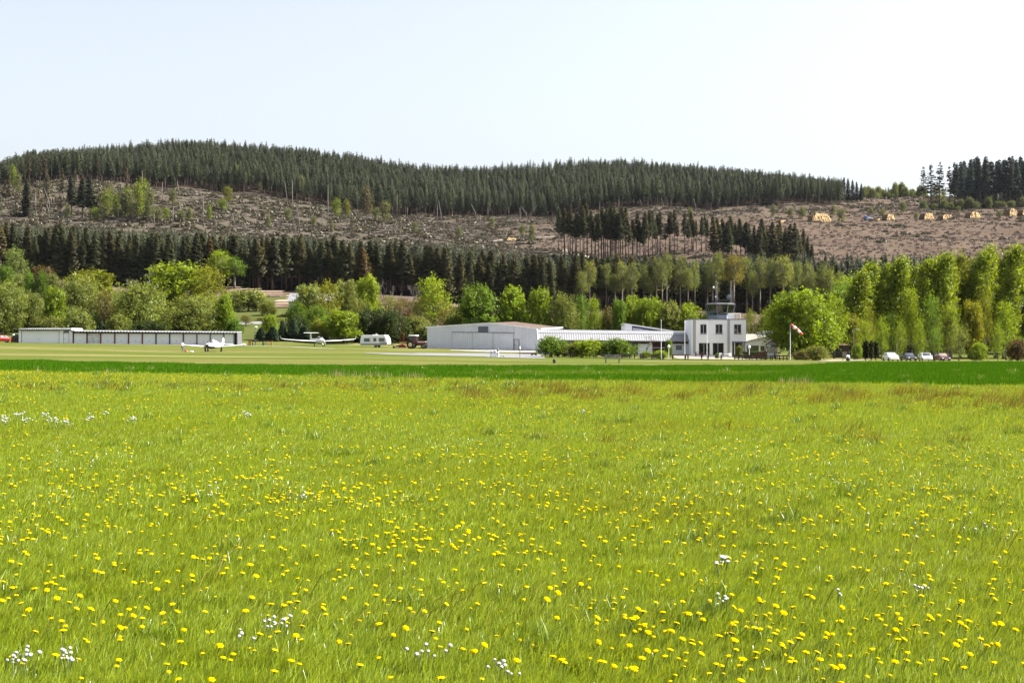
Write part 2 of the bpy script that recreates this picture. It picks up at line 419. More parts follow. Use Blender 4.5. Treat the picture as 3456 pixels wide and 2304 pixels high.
def mesh_of(mb, name, mat):
    me = bpy.data.meshes.new(name); me.from_pydata([tuple(v) for v in mb.v], [], mb.f); me.materials.append(mat)
    me.polygons.foreach_set('use_smooth', [True]*len(me.polygons)); me.update(); return me
def broadleaf(seed, H=10., Wd=8., trunk=.25, nlobes=16, twigs=26, per=9, leaf=.26, spread=.42, lean=0., fill=.75, taper=0., droop=0., upswing=.3, shape='round', bark=BARK, low=0.0, aspect=1.6):
    rng = np.random.default_rng(seed); rd = random.Random(seed)
    lobes = []
    z0 = H*trunk*.8
    for k in range(nlobes):
        u = (k + .5)/nlobes; h = z0 + (H - z0)*(.12 + .80*u)
        t = (h - z0)/(H - z0)
        if shape == 'round': prof = math.sqrt(max(0.05, 1 - (2*t - .85)**2*.8))
        elif shape == 'cone': prof = (1 - t)**.75 + .12
        elif shape == 'dome': prof = math.sqrt(max(.06, 1 - t**2.2))
        elif shape == 'flame': prof = max(.08, math.sin(math.pi*min(1, .16 + .84*t))**1.0)
        else: prof = .55 + .45*math.sin(math.pi*min(1, t*1.05))
        a = k*2.39996 + rd.uniform(-.5, .5); rr = Wd*.5*prof*rd.uniform(.35, .72)
        lr = Wd*rd.uniform(.15, .25)*(.75 + .4*prof)*(1 if shape != 'tall' else .9)
        c = np.array([rr*math.cos(a) + lean*(h/H)**1.5*H, rr*math.sin(a), min(h, H - lr*.75)])
        lobes.append((c, lr))
    Cs, Ns, Ts, Ss, Td = [], [], [], [], []
    for c, lr in lobes:
        nt = int(twigs*(lr/(Wd*.2))**1.6*rd.uniform(.75, 1.2)) + 4
        d = unit(rng.normal(size=(nt, 3))); d[:, 2] = d[:, 2]*.9 + .12; d = unit(d)
        rad = lr*(rng.uniform(0, 1, nt)**.45)*rng.uniform(.85, 1.25, nt)
        tc = c + d*rad[:, None]*np.array([1, 1, .95])
        tt = rng.uniform(0, 1, nt)*.75 + rng.uniform(0, .25)
        off = rng.normal(size=(nt, per, 3))*spread*np.array([1, 1, .8])
        out = d[:, None, :]*np.linspace(-.3, .9, per)[None, :, None]*spread*1.2
        out[..., 2] += np.linspace(-.2, 1, per)[None]*spread*(upswing*2) - np.linspace(0, 1, per)[None]*spread*droop*2
        out[..., 0] += np.linspace(0, 1, per)[None]*lean*spread*5
        lc = tc[:, None, :] + off*.75 + out
        nn = d[:, None, :]*.7 + rng.normal(size=(nt, per, 3))*.75 + np.array([.0, 0, .35])
        td = out + rng.normal(size=(nt, per, 3))*.35
        Cs.append(lc.reshape(-1, 3)); Ns.append(nn.reshape(-1, 3)); Td.append(td.reshape(-1, 3))
        Ts.append(np.clip(np.repeat(tt, per) + rng.normal(size=nt*per)*.14, 0, 1)); Ss.append(leaf*rng.uniform(.6, 1.35, nt*per))
    C, Nn, T, Sz, TD = map(np.concatenate, (Cs, Ns, Ts, Ss, Td))
    k = C[:, 2] > low; C, Nn, T, Sz, TD = C[k], Nn[k], T[k], Sz[k], TD[k]
    V, q = leaf_quads(C, Nn, Sz, rng, aspect, TD)
    crown = np_mesh('crown', V, q, tint=T, mats=[LEAF])
    r0 = .02*H + .05; base = np.array([0, 0, -.3]); fork = np.array([lean*trunk**1.5*H*.6, 0, H*trunk])
    top = np.array([lean*.7*H, 0, H*.86])
    paths = [([base, fork*.5 + np.array([.05, .03, 0]), fork, fork*.5 + top*.5, top], [r0, r0*.85, r0*.7, r0*.4, r0*.1])]
    for c, lr in lobes:
        st = fork + (top - fork)*max(0, min(.8, (c[2] - fork[2])/(H*.9) - .15))
        mid = (st + c)/2 + np.array([rd.uniform(-.3, .3), rd.uniform(-.3, .3), -.05*H*rd.random()])
        paths.append(([st, mid, c + (c - st)*.15], [r0*.34, r0*.2, r0*.05]))
    return mesh_of(limb_mesh(paths), 'trunk', bark), crown
def spruce(seed, H=22., base=.2, Rm=2.6, dz=.62, nb=8, dead=True, seg=2, thin=0.0, pw=.70):
    rng = np.random.default_rng(seed); rd = random.Random(seed)
    V, Q, T = [], [], []
    z = base*H; a0 = 0
    ragged = [rd.uniform(.7, 1.1) for _ in range(9)]
    while z < H - .3:
        t = (z - base*H)/(H - base*H); prof = (1 - t)**pw*(.55 + .45*min(1, t/.12))
        n = max(4, int(nb*(.55 + .5*prof)))
        for k in range(n):
            if rd.random() < thin: continue
            a = a0 + 2*math.pi*k/n + rd.uniform(-.35, .35)
            L = Rm*prof*rd.uniform(.62, 1.12)*ragged[int(a*1.43) % 9] + .22
            w = min(.34 + L*.28, .95)*rd.uniform(.8, 1.2); dr = rd.uniform(.18, .5)
            dx, dy = math.cos(a), math.sin(a); pxv, pyv = -dy, dx
            zz = z + rd.uniform(-.25, .25); b = len(V); tn = rd.random()
            # drooping spray with an upturned tip, folded like a tent
            for f, ww, hz in ((.05, .35, .0), (.6, 1., -dr*.55), (1.0, .1, -dr*.5 + .12)):
                r_ = L*f; h = zz + hz*L
                V += [(dx*r_ - pxv*w*ww*.5, dy*r_ - pyv*w*ww*.5, h - .16*ww), (dx*r_, dy*r_, h + .05), (dx*r_ + pxv*w*ww*.5, dy*r_ + pyv*w*ww*.5, h - .16*ww)]
            for s_ in range(2):
                o = b + 3*s_
                Q += [(o, o+1, o+4, o+3), (o+1, o+2, o+5, o+4)]
                T += [min(1, max(0, tn + rd.uniform(-.15, .15)))]*2
            if seg > 1:       # hanging side twigs
                for f in (.45, .8):
                    r_ = L*f; h = zz - dr*.5*L*f; b = len(V); s2 = w*.55
                    V += [(dx*r_ - pxv*s2, dy*r_ - pyv*s2, h - .05), (dx*r_ + pxv*s2, dy*r_ + pyv*s2, h - .05), (dx*r_*1.05 + pxv*s2*.5, dy*r_*1.05 + pyv*s2*.5, h - .55*w - .1), (dx*r_*1.05 - pxv*s2*.5, dy*r_*1.05 - pyv*s2*.5, h - .55*w - .1)]
                    Q.append((b, b+1, b+2, b+3)); T.append(tn*.8)
        z += dz*rd.uniform(.75, 1.2)*(1.15 - .5*t); a0 += 1.1
    b = len(V); V += [(-.09, 0, H-1.0), (.09, 0, H-1.0), (.02, 0, H+.25), (-.02, 0, H+.25), (0, -.09, H-1.0), (0, .09, H-1.0), (0, .02, H+.25), (0, -.02, H+.25)]
    Q += [(b, b+1, b+2, b+3), (b+4, b+5, b+6, b+7)]; T += [.5, .5]
    V = np.array(V); sway = np.array([rd.uniform(-.02, .03), rd.uniform(-.02, .02)])
    V[:, :2] += (V[:, 2:3]/H)**2*H*sway
    crown = np_mesh('crown', V, Q, tint=np.array(T), mats=[NEEDLE])
    r0 = .0085*H + .03; tp = lambda f: (sway[0]*f*f*H, sway[1]*f*f*H, f*H)
    paths = [([tp(-.02), tp(.3), tp(.65), tp(.98)], [r0, r0*.85, r0*.5, .02])]
    if dead:
        for k in range(int(base*H*1.8)):
            zz = rd.uniform(.1, 1)*base*H; a = rd.uniform(0, 6.28); L = rd.uniform(.5, 1.6)
            paths.append(([(0, 0, zz), (math.cos(a)*L, math.sin(a)*L, zz - .25*L)], [.03, .008]))
    return mesh_of(limb_mesh(paths, 4), 'trunk', BARK_PINE), crown
def bare_tree(seed, H=9., spreadf=.35, bark=BARK_GREY, depth=4):
    rd = random.Random(seed); paths = []
    def grow(p, d, L, r, k):
        q = p + d*L; mid = (p + q)/2 + Vector((rd.uniform(-1, 1), rd.uniform(-1, 1), 0))*L*.06
        paths.append(([p, mid, q], [r, r*.85, r*.6]))
        if k == 0: return
        for j in range(rd.choice((2, 3, 3)) + (k == 1)):
            nd = (d + Vector((rd.uniform(-1, 1), rd.uniform(-1, 1), rd.uniform(-.1, .6)))*spreadf*1.6).normalized()
            grow(p + d*L*rd.uniform(.55, 1), nd, L*rd.uniform(.5, .75), r*.55, k-1)
    grow(Vector((0, 0, -.2)), Vector((0, 0, 1)), H*.36, .016*H, depth)
    mb = limb_mesh(paths, 4)
    zm = max(v.z for v in mb.v); s = H/zm
    mb.v = [Vector((v.x*s, v.y*s, v.z*s)) for v in mb.v]
    return mesh_of(mb, 'trunk', bark)
# ------------------------------------------------------------------ plant prototypes
def widen(me, s):   # thin crowns carry fewer, larger leaves
    return me
PROTO = {
 'round':  ([broadleaf(11+i, 10, 9, .22, 22, 34, 10, .27, .36, trunk and 0, shape='round') for i, trunk in enumerate((1, 1, 1))], 10, 10.2),
 'maple':  ([broadleaf(21+i, 10, 8, .2, 20, 44, 10, .26, .27, shape='cone' if i == 1 else 'dome', upswing=.8, low=.3) for i in range(3)], 10, 9.2),
 'fullround': ([broadleaf(171+i, 10, 9, .05, 28, 46, 10, .24, .30, shape='round', upswing=.8, low=.15) for i in range(1)], 10, 9.8),
 'willow': ([broadleaf(31+i, 8, 9, .1, 22, 40, 13, .15, .34, shape='dome', upswing=.9, low=.05, aspect=2.6) for i in range(3)], 8, 10),
 'poplar': ([broadleaf(41+i, 18, 4.6, .14, 34, 17, 12, .20, .42, lean=.15, shape='flame', upswing=.7, aspect=2.2, bark=BARK_PALE) for i in range(4)], 18, 5.6),
 'birch':  ([broadleaf(51+i, 22, 8, .45 + .04*i, 20, 13, 9, .28, .55, shape='round', upswing=.25, bark=BARK_PALE) for i in range(4)], 22, 8),
 'sparse': ([broadleaf(61+i, 10, 7.5, .2, 18, 16, 8, .22, .36, shape='round', upswing=.5) for i in range(3)], 10, 8.5),
 'bush':   ([broadleaf(71+i, 3, 4, .06, 18, 34, 11, .12, .17, shape='dome', upswing=.6, low=.02) for i in range(4)], 3, 4.5),
 'young':([broadleaf(181+i, 10, 8, .10, 12, 17, 10, .19, .50, shape=('tall', 'cone', 'round', 'tall')[i], upswing=.9, low=.2) for i in range(4)], 10, 9.5),
 'sapling':([broadleaf(81+i, 7, 3.8, .08, 13, 11, 7, .24, .42, shape='cone' if i else 'round', upswing=.4, bark=BARK_PALE) for i in range(3)], 7, 3.8),
 'weeping':([broadleaf(91+i, 10, 7, .25, 18, 30, 12, .2, .34, shape='round', upswing=-.1, droop=.9, aspect=2.4) for i in range(2)], 10, 8),
}
BARE = [bare_tree(5+i) for i in range(3)]
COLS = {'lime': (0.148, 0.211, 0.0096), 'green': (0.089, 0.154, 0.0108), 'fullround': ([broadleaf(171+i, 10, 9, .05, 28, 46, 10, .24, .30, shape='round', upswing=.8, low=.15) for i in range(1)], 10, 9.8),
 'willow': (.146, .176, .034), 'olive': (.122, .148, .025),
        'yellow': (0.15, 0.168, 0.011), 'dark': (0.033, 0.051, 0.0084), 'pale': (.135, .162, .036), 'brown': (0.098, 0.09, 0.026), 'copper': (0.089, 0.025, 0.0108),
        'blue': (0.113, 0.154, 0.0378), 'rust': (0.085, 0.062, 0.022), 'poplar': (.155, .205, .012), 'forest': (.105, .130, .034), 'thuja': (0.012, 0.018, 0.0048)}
cnt = {}
def plant(name, proto, loc, sx, sz, col, label, cat='tree', group=None, rot=None, jit=.10):
    vs, H, Wd = PROTO[proto]; k = cnt.get(proto, 0); cnt[proto] = k + 1
    tr, cr = vs[k % len(vs)]
    t = thing(name, label, cat, loc, 0, group)
    rz = (k*2.1 if rot is None else rot); t.rotation_euler = (0, 0, rz)
    t.scale = (sx/Wd, sx/Wd, sz/H)
    b = link('trunk', tr, t); c = link('crown', cr, t)
    j = random.uniform(1-jit, 1+jit); c.color = (col[0]*j*random.uniform(.95, 1.05), col[1]*j, col[2]*j, 1); return t
def tree(px, D, w, top, proto, col, label, name='broadleaf_tree', cat='tree', group=None, rot=None, kw=1.0):
    p = G(px, D); h = zpy(top, D) - p.z
    return plant(name, proto, p, w*D/F*kw*1.24, h*(1.0), COLS[col], label, cat, group, rot)
# ------------------------------------------------------------------ trees round the airfield (one line each: bearing px, distance, width px, top px)
T = tree
T(18, 318, 150, 962, 'willow', 'willow', 'pale green bushy willow at the left edge behind the parked red car', 'willow_tree')
T(-110, 320, 150, 950, 'willow', 'pale', 'pale willow beyond the red car, cut by the left edge', 'willow_tree')
T(112, 326, 95, 998, 'willow', 'olive', 'grey olive willow behind the left end of the white garage', 'willow_tree')
T(186, 316, 84, 978, 'maple', 'lime', 'narrow bright yellow green tree behind the middle of the white garage')
T(268, 332, 150, 950, 'willow', 'willow', 'tall rounded grey green willow above the right half of the white garage', 'willow_tree')
T(318, 352, 175, 920, 'round', 'yellow', 'broad yellow green maple standing highest behind the grey willows on the left')
T(356, 322, 80, 985, 'sparse', 'brown', 'thin brownish tree with open twigs behind the first carport bays')
T(262, 306, 105, 1056, 'bush', 'willow', 'low round olive shrub just above the white garage roof', 'shrub', 'shrub')
T(175, 305, 90, 1075, 'bush', 'olive', 'low dull green shrub above the left half of the white garage roof', 'shrub', 'shrub')
T(430, 330, 125, 1000, 'willow', 'willow', 'grey green willow left of the widest willow behind the carports', 'willow_tree')
T(482, 318, 200, 968, 'willow', 'willow', 'widest grey green willow behind the middle carports', 'willow_tree')
T(400, 304, 80, 1068, 'bush', 'olive', 'low olive shrub above the third carport bay', 'shrub', 'shrub')
T(505, 304, 110, 1085, 'bush', 'dark', 'dark green shrub right above the sixth carport bay', 'shrub', 'shrub')
T(600, 352, 205, 897, 'round', 'lime', 'large bright green spreading tree rising behind the carports')
T(700, 345, 130, 905, 'sparse', 'yellow', 'loose yellow brown tree leaning against the large bright tree')
T(660, 316, 160, 1008, 'willow', 'willow', 'grey willow bush behind the right carport bays', 'willow_tree')
T(757, 318, 72, 1000, 'maple', 'lime', 'slim bright green tree behind the right end of the carports')
T(790, 306, 60, 1080, 'bush', 'green', 'deep green bush beside the right end of the carport row', 'shrub', 'shrub')
T(742, hit(745, 985), 70, 845, 'birch', 'lime', 'slender bright green tree above the log stack, taller of the two', kw=1.0)
T(792, hit(790, 985), 62, 868, 'birch', 'green', 'slender green tree above the log stack, shorter of the two')
T(838, 388, 145, 983, 'bush', 'pale', 'large round green bush on the grassy slope below the logs', 'shrub', 'shrub')
T(905, 372, 55, 1020, 'bush', 'olive', 'small olive bush at the right foot of the grassy slope', 'shrub', 'shrub')
T(52, 455, 88, 838, 'sparse', 'blue', 'pale bluish tree in front of the dark spruces at the far left')
T(20, 450, 60, 905, 'bush', 'green', 'small green bush left of the pale wall', 'shrub', 'shrub')
T(62, 442, 40, 928, 'bush', 'pale', 'pale green garden bush before the pale wall, first from the left', 'shrub', 'shrub')
T(98, 440, 40, 925, 'bush', 'green', 'green garden bush before the middle of the pale wall', 'shrub', 'shrub')
T(143, 440, 42, 922, 'bush', 'green', 'rounder green garden bush before the right part of the pale wall', 'shrub', 'shrub')
T(178, 442, 44, 930, 'bush', 'pale', 'pale bush hiding the right end of the pale wall', 'shrub', 'shrub')
T(140, 462, 95, 905, 'bush', 'rust', 'wide rusty brown bush behind the pale wall', 'shrub', 'shrub')
T(910, 306, 62, 1066, 'maple', 'lime', 'bright green young tree above the trestle table left of the motor glider', 'young_tree')
T(1045, 330, 100, 958, 'weeping', 'pale', 'pale green drooping tree before the grey house')
T(1108, 325, 90, 952, 'sparse', 'yellow', 'yellow brown airy tree between two green ones behind the glider')
T(1170, 340, 92, 942, 'weeping', 'pale', 'grey green drooping tree behind the motor glider propeller')
T(1240, 335, 82, 928, 'weeping', 'lime', 'tall light green tree behind the right wing of the glider')
T(1200, 330, 80, 1010, 'sparse', 'pale', 'light green undergrowth tree below the two drooping trees')
T(1000, 322, 80, 1030, 'bush', 'green', 'green shrub in front of the grey house', 'shrub', 'shrub')
T(1070, 318, 90, 1040, 'willow', 'green', 'mid green shrub mass below the yellow brown tree', 'shrub', 'shrub')
T(1072, 300, 48, 1084, 'bush', 'yellow', 'small yellow bush behind the glider cockpit', 'shrub', 'shrub')
T(1158, 299, 122, 1054, 'maple', 'lime', 'bright yellow green rounded tree right behind the motor glider')
T(1250, 303, 105, 1050, 'bush', 'dark', 'dark evergreen shrub behind the left end of the caravan', 'shrub', 'shrub')
T(1312, 301, 95, 1054, 'bush', 'dark', 'dark evergreen shrub behind the right end of the caravan', 'shrub', 'shrub')
T(1352, 302, 24, 1092, 'bush', 'copper', 'narrow copper red shrub between caravan and tractor', 'shrub', 'shrub')
T(1380, 318, 26, 1062, 'bush', 'copper', 'small copper red bush above the tractor cab', 'shrub', 'shrub')
T(1400, 312, 90, 1072, 'bush', 'olive', 'yellow green bush right above the tractor', 'shrub', 'shrub')
T(1440, 306, 85, 1095, 'bush', 'pale', 'light green bush at the left corner of the hangar', 'shrub', 'shrub')
T(1462, 330, 128, 936, 'sparse', 'lime', 'airy light green tree behind the left corner of the hangar')
T(1510, 325, 80, 1040, 'sparse', 'brown', 'thin brownish shrub behind the hangar roof left side', 'shrub', 'shrub')
T(1530, 312, 70, 1068, 'bush', 'olive', 'olive bush peeping above the hangar gable', 'shrub', 'shrub')
T(1612, 308, 148, 972, 'round', 'green', 'dense green maple behind the hangar, widest of three', kw=.95)
T(1728, 309, 120, 978, 'maple', 'lime', 'bright green maple behind the hangar ridge')
T(1822, 307, 92, 984, 'maple', 'lime', 'bright green conical tree behind the right end of the hangar')
T(1906, 306, 100, 1004, 'willow', 'willow', 'grey green willow behind the long hall roof', 'willow_tree')
T(1962, 310, 60, 1001, 'sparse', 'green', 'deep green small tree right of the grey willow')
T(2006, 305, 56, 1006, 'sparse', 'lime', 'light green narrow tree behind the middle of the long hall')
T(2055, 312, 70, 1052, 'bush', 'brown', 'brownish low shrub behind the long hall before the red earth', 'shrub', 'shrub')
T(2092, 305, 58, 1020, 'maple', 'green', 'small dense green maple left of the sloping clerestory roof')
T(2140, 308, 78, 1006, 'round', 'lime', 'bright green maple above the high end of the clerestory roof')
T(2196, 307, 84, 1011, 'round', 'lime', 'bright green maple above the middle of the clerestory roof')
T(2262, 306, 85, 1026, 'round', 'pale', 'light green tree left behind the tower building')
T(2330, 306, 82, 1031, 'round', 'lime', 'round light green tree directly left of the glazed tower')
T(2420, 306, 60, 1062, 'bush', 'green', 'green bush behind the flat roof under the tower', 'shrub', 'shrub')
T(2535, 300, 62, 1048, 'sparse', 'olive', 'olive bush right of the tower behind the white building', 'shrub', 'shrub')
T(2590, 300, 80, 1070, 'bush', 'pale', 'pale green shrub behind the cream roofed annexe', 'shrub', 'shrub')
T(2600, 330, 90, 1042, 'sparse', 'brown', 'thin brownish tree behind the annexe before the red earth')
T(2698, 232, 190, 992, 'fullround', 'lime', 'large bright round tree beside the windsock', rot=.6)
T(2615, 236, 110, 1040, 'sparse', 'lime', 'smaller loose tree at the left side of the large round tree')
T(2768, 234, 120, 1058, 'maple', 'lime', 'bright tree forming the right shoulder of the large round tree', kw=1.05)
T(2752, 217, 95, 1172, 'bush', 'olive', 'wide dry olive bush at the foot of the large round tree', 'shrub', 'shrub')
T(2706, 216, 60, 1186, 'bush', 'brown', 'small twiggy brown bush right of the windsock pole', 'shrub', 'shrub')
T(2815, 262, 110, 1000, 'sparse', 'lime', 'light green tree right behind the large round tree')
random.seed(18)
for px, top in [(2862, 905), (2893, 880), (2925, 905), (2962, 880), (2992, 858), (3022, 878), (3060, 885), (3090, 866), (3120, 862), (3148, 846), (3176, 880), (3272, 838), (3300, 820), (3330, 842), (3360, 828), (3388, 816), (3420, 850)]:
    T(px, random.uniform(280, 294), random.choice((56, 64, 72, 88)), top, 'poplar', 'poplar', 'bright green wind bent poplar in the tall row behind the car park', 'poplar_tree', group='poplars of the tall row', rot=random.uniform(-.25, .25))
for k in range(9): T(2860 + k*68 + random.uniform(-14, 14), random.uniform(268, 279), random.uniform(56, 84), random.uniform(965, 1085), random.choice(('sparse', 'young', 'weeping')), random.choice(('lime', 'green', 'lime', 'yellow')), 'airy light green tree standing before the tall poplars, behind the car park', group='airy trees before the poplars')
T(3240, 292, 70, 868, 'poplar', 'olive', 'olive poplar between the yellowish one and the tallest green ones', 'poplar_tree', rot=.1)
T(3208, 290, 72, 842, 'poplar', 'yellow', 'yellowish poplar standing between the green ones', 'poplar_tree', rot=.2)
T(3462, 288, 72, 858, 'poplar', 'olive', 'olive poplar cut by the right edge', 'poplar_tree', rot=.1)
T(3540, 290, 80, 850, 'poplar', 'poplar', 'green poplar just beyond the right edge', 'poplar_tree', rot=.1)
for k, (px, D, top, col) in enumerate([(2845, 345, 985, 'green'), (2930, 350, 950, 'lime'), (3030, 352, 930, 'green'), (3120, 348, 940, 'yellow'), (3190, 352, 960, 'green'), (3255, 345, 950, 'olive'), (3340, 350, 935, 'green'), (3420, 345, 960, 'olive'), (3500, 350, 940, 'green')]):
    T(px, D, 120, top, 'round', col, 'leafy tree filling the shade between the poplar trunks, behind the car park', group='trees behind the poplar row')
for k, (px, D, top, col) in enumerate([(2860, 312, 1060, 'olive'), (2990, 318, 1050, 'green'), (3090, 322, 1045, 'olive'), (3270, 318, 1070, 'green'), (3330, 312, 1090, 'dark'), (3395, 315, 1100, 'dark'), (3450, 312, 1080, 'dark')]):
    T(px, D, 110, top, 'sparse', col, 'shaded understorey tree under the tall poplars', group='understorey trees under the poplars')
random.seed(15)
for k in range(16): T(2835 + k*44 + random.uniform(-10, 10), random.uniform(372, 420), 120, random.uniform(925, 975), 'sparse', random.choice(('green', 'olive', 'lime')), 'leafy tree filling the shade between the poplar trunks, behind the car park', group='trees behind the poplar row')
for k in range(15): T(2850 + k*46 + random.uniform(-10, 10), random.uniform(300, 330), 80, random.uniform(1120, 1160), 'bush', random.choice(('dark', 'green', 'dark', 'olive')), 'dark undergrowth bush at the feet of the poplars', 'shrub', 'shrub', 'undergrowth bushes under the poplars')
for k in range(17): T(1535 + k*53 + random.uniform(-10, 10), random.uniform(316, 330), 80, random.uniform(1045, 1080), 'bush', random.choice(('green', 'olive', 'pale', 'dark')), 'tall shrub in the thicket behind the hangar and the long hall', 'shrub', 'shrub', 'thicket behind hangar and long hall')
for k in range(16): T(-10 + k*50 + random.uniform(-10, 10), random.uniform(318, 335), 85, random.uniform(1040, 1075), 'bush', random.choice(('willow', 'olive', 'green', 'dark')), 'tall shrub in the thicket behind garage and carports', 'shrub', 'shrub', 'thicket behind garage and carports')
for k in range(9): T(1010 + k*50 + random.uniform(-10, 10), random.uniform(308, 325), 75, random.uniform(1065, 1095), 'bush', random.choice(('dark', 'green', 'dark', 'olive')), 'shrub in the dark thicket between the glider and the hangar', 'shrub', 'shrub', 'thicket between glider and hangar')
T(2918, 262, 66, 1084, 'young', 'lime', 'bright young tree above the black columnar thujas', 'young_tree')
T(2975, 258, 62, 1074, 'young', 'lime', 'light forked young tree between thujas and first white car', 'young_tree')
T(3038, 262, 60, 1092, 'young', 'lime', 'light young tree behind the dark parked car', 'young_tree')
T(3105, 260, 56, 1080, 'young', 'lime', 'pointed light green young tree left behind the white car with dark windscreen', 'young_tree')
T(3160, 264, 62, 1108, 'young', 'green', 'green young tree behind the maroon car', 'young_tree')
T(3200, 270, 80, 1070, 'young', 'brown', 'brownish young tree right behind the maroon car', 'young_tree')
T(3236, 245, 78, 1100, 'young', 'pale', 'round pale green bushy tree right of the four cars', 'young_tree')
T(3305, 250, 60, 1160, 'bush', 'lime', 'low light green bush under the tallest poplars', 'shrub', 'shrub')
T(3368, 246, 58, 1094, 'young', 'lime', 'slim young tree standing alone near the right edge', 'young_tree')
T(3435, 250, 70, 1150, 'bush', 'rust', 'rusty bush in the shade at the right edge', 'shrub', 'shrub')
T(2893, 250, 40, 1165, 'bush', 'lime', 'small light bush at the lamp post by the parking path', 'shrub', 'shrub')
# bushes along the long hall
for px, w, top, col, lb in [(1862, 82, 1140, 'green', 'tall dark green bush at the left end of the long hall'), (1925, 70, 1163, 'olive', 'low olive bush beside the tall dark bush at the hall'),
                            (1990, 92, 1151, 'lime', 'yellow green rounded bush before the middle of the long hall'), (2082, 98, 1148, 'green', 'widest green bush before the long hall, right of the yellow green one')]:
    T(px, 214, w, top, 'bush', col, lb, 'shrub', 'shrub', kw=1.2)
T(2180, 212, 40, 1187, 'bush', 'lime', 'low bright bush left of the hall flagpole', 'shrub', 'shrub')
T(2228, 211, 56, 1184, 'bush', 'lime', 'wide low yellow green bush at the hall flagpole foot', 'shrub', 'shrub')
T(2256, 222, 26, 1150, 'bush', 'green', 'upright climbing bush at the wall left of the hall window', 'shrub', 'shrub')
T(2420, 216, 14, 1193, 'bush', 'green', 'tiny round potted bush on the terrace', 'shrub', 'shrub')
random.seed(8)
for k in range(6): T(790 + k*32 + random.uniform(-8, 8), random.uniform(330, 400), 46, random.uniform(1040, 1075), 'sparse', random.choice(('olive', 'brown')), 'thin twiggy shrub on the grassy slope below the logs', 'shrub', 'shrub', 'twiggy shrubs on the grassy slope')
for k in range(14): T(1180 + k*27 + random.uniform(-8, 8), random.uniform(350, 425), 60, random.uniform(1000, 1040), 'sparse', random.choice(('brown', 'brown', 'olive', 'rust')), 'thin twiggy brownish shrub on the brown earth below the forest', 'shrub', 'shrub', 'twiggy shrubs on the brown earth')
# bare trees
def bare(px, D, top, lb, k, w=1.0):
    p = G(px, D); h = zpy(top, D) - p.z
    t = thing('bare_tree', lb, 'tree', p, k*1.3); t.scale = (h/9*w, h/9*w, h/9)
    link('trunk', BARE[k % 3], t); return t
bare(490, 380, 893, 'bare grey tree between the yellow maple and the large bright tree', 0)
bare(432, 372, 935, 'small bare shrub tree left of the bare grey tree', 1)
bare(1290, 395, 940, 'bare grey tree behind the caravan, taller one', 2, .8)
bare(1318, 400, 962, 'bare grey tree behind the caravan, shorter one', 0, .8)
bare(1385, 390, 958, 'broad bare tree above the tractor', 1, 1.1)
bare(1352, 385, 985, 'low bare twiggy tree between the caravan and the tractor', 2, 1.2)
bare(2182, 213, 1128, 'young leafless tree standing before the long hall', 1, 1.1)
# dark garden conifers
def conifer(px, D, w, top, lb, name='conifer', col=(.022, .038, .016), dens=9):
    p = G(px, D); h = zpy(top, D) - p.z
    tr, cr = GC[cnt.setdefault('gc', 0) % 3]; cnt['gc'] += 1
    t = thing(name, lb, 'tree', p, cnt['gc']); s = w*D/F/3.2; t.scale = (s, s, h/8)
    link('trunk', tr, t); c = link('crown', cr, t); c.color = (*col, 1)
GC = [spruce(301+i, 8, .03, 1.7, .3, 11, False) for i in range(3)]
conifer(341, 303, 38, 1082, 'small dark spruce sticking up behind the carport roof')
conifer(955, 303, 44, 1080, 'dark conifer left of the motor glider tail, shorter one')
conifer(990, 303, 52, 1074, 'dark conifer behind the motor glider tail, taller one')
conifer(922, 302, 60, 1100, 'low dark conifer behind the trestle table')
conifer(880, 302, 60, 1105, 'low dark conifer right of the carport row')
conifer(1030, 302, 60, 1098, 'low dark conifer behind the left glider wing')
conifer(1085, 302, 66, 1112, 'low dark conifer behind the glider canopy')
conifer(1215, 302, 50, 1098, 'low dark conifer behind the right glider wing tip')
conifer(1280, 306, 60, 1040, 'dark pointed conifer behind the middle of the caravan')
conifer(1335, 305, 44, 1075, 'dark pointed conifer right of the caravan roof')
THU = [broadleaf(400+i, 4, 1.25, .04, 14, 34, 9, .09, .11, shape='tall', upswing=1.2, low=.02) for i in range(2)]
PROTO['thuja'] = (THU, 4, 1.35)
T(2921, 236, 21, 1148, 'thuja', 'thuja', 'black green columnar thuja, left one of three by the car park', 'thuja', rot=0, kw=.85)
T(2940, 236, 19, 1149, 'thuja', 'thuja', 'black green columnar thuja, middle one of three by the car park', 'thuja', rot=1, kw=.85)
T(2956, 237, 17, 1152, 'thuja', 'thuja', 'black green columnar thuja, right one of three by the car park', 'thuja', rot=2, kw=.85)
T(2495, 219, 14, 1166, 'thuja', 'olive', 'slim green thuja at the building entrance', 'thuja', rot=1, kw=1.2)

# ------------------------------------------------------------------ forest trees
TOPLOW = lambda p: np.interp(p, [-600, 0, 400, 900, 1400, 1700, 1900, 2300, 2700, 3456, 4400], [735, 745, 768, 787, 808, 832, 846, 858, 850, 850, 850])
RIDGE = lambda p: np.interp(p, [-300, 0, 40, 100, 250, 380, 600, 700, 850, 1000, 1200, 1400, 1600, 1700, 1800, 1900, 2050, 2200, 2300, 2450, 2560, 2700, 2800, 2850], [575, 545, 525, 508, 496, 483, 468, 466, 475, 490, 514, 545, 556, 551, 545, 536, 530, 536, 545, 560, 572, 588, 598, 603])
SP = {'full': [spruce(101+i, 20, .08, 2.7, .62, 8) for i in range(4)], 'mid': [spruce(111+i, 21, .32, 2.5, .62, 8) for i in range(4)],
      'bare': [spruce(121+i, 26, .50, 2.3, .62, 7) for i in range(4)], 'thin': [spruce(131+i, 20, .35, 2.2, .7, 7, thin=.45) for i in range(3)]}
HH = {'full': 20, 'mid': 21, 'bare': 26, 'thin': 20}
NC = (.034, .037, .0135)
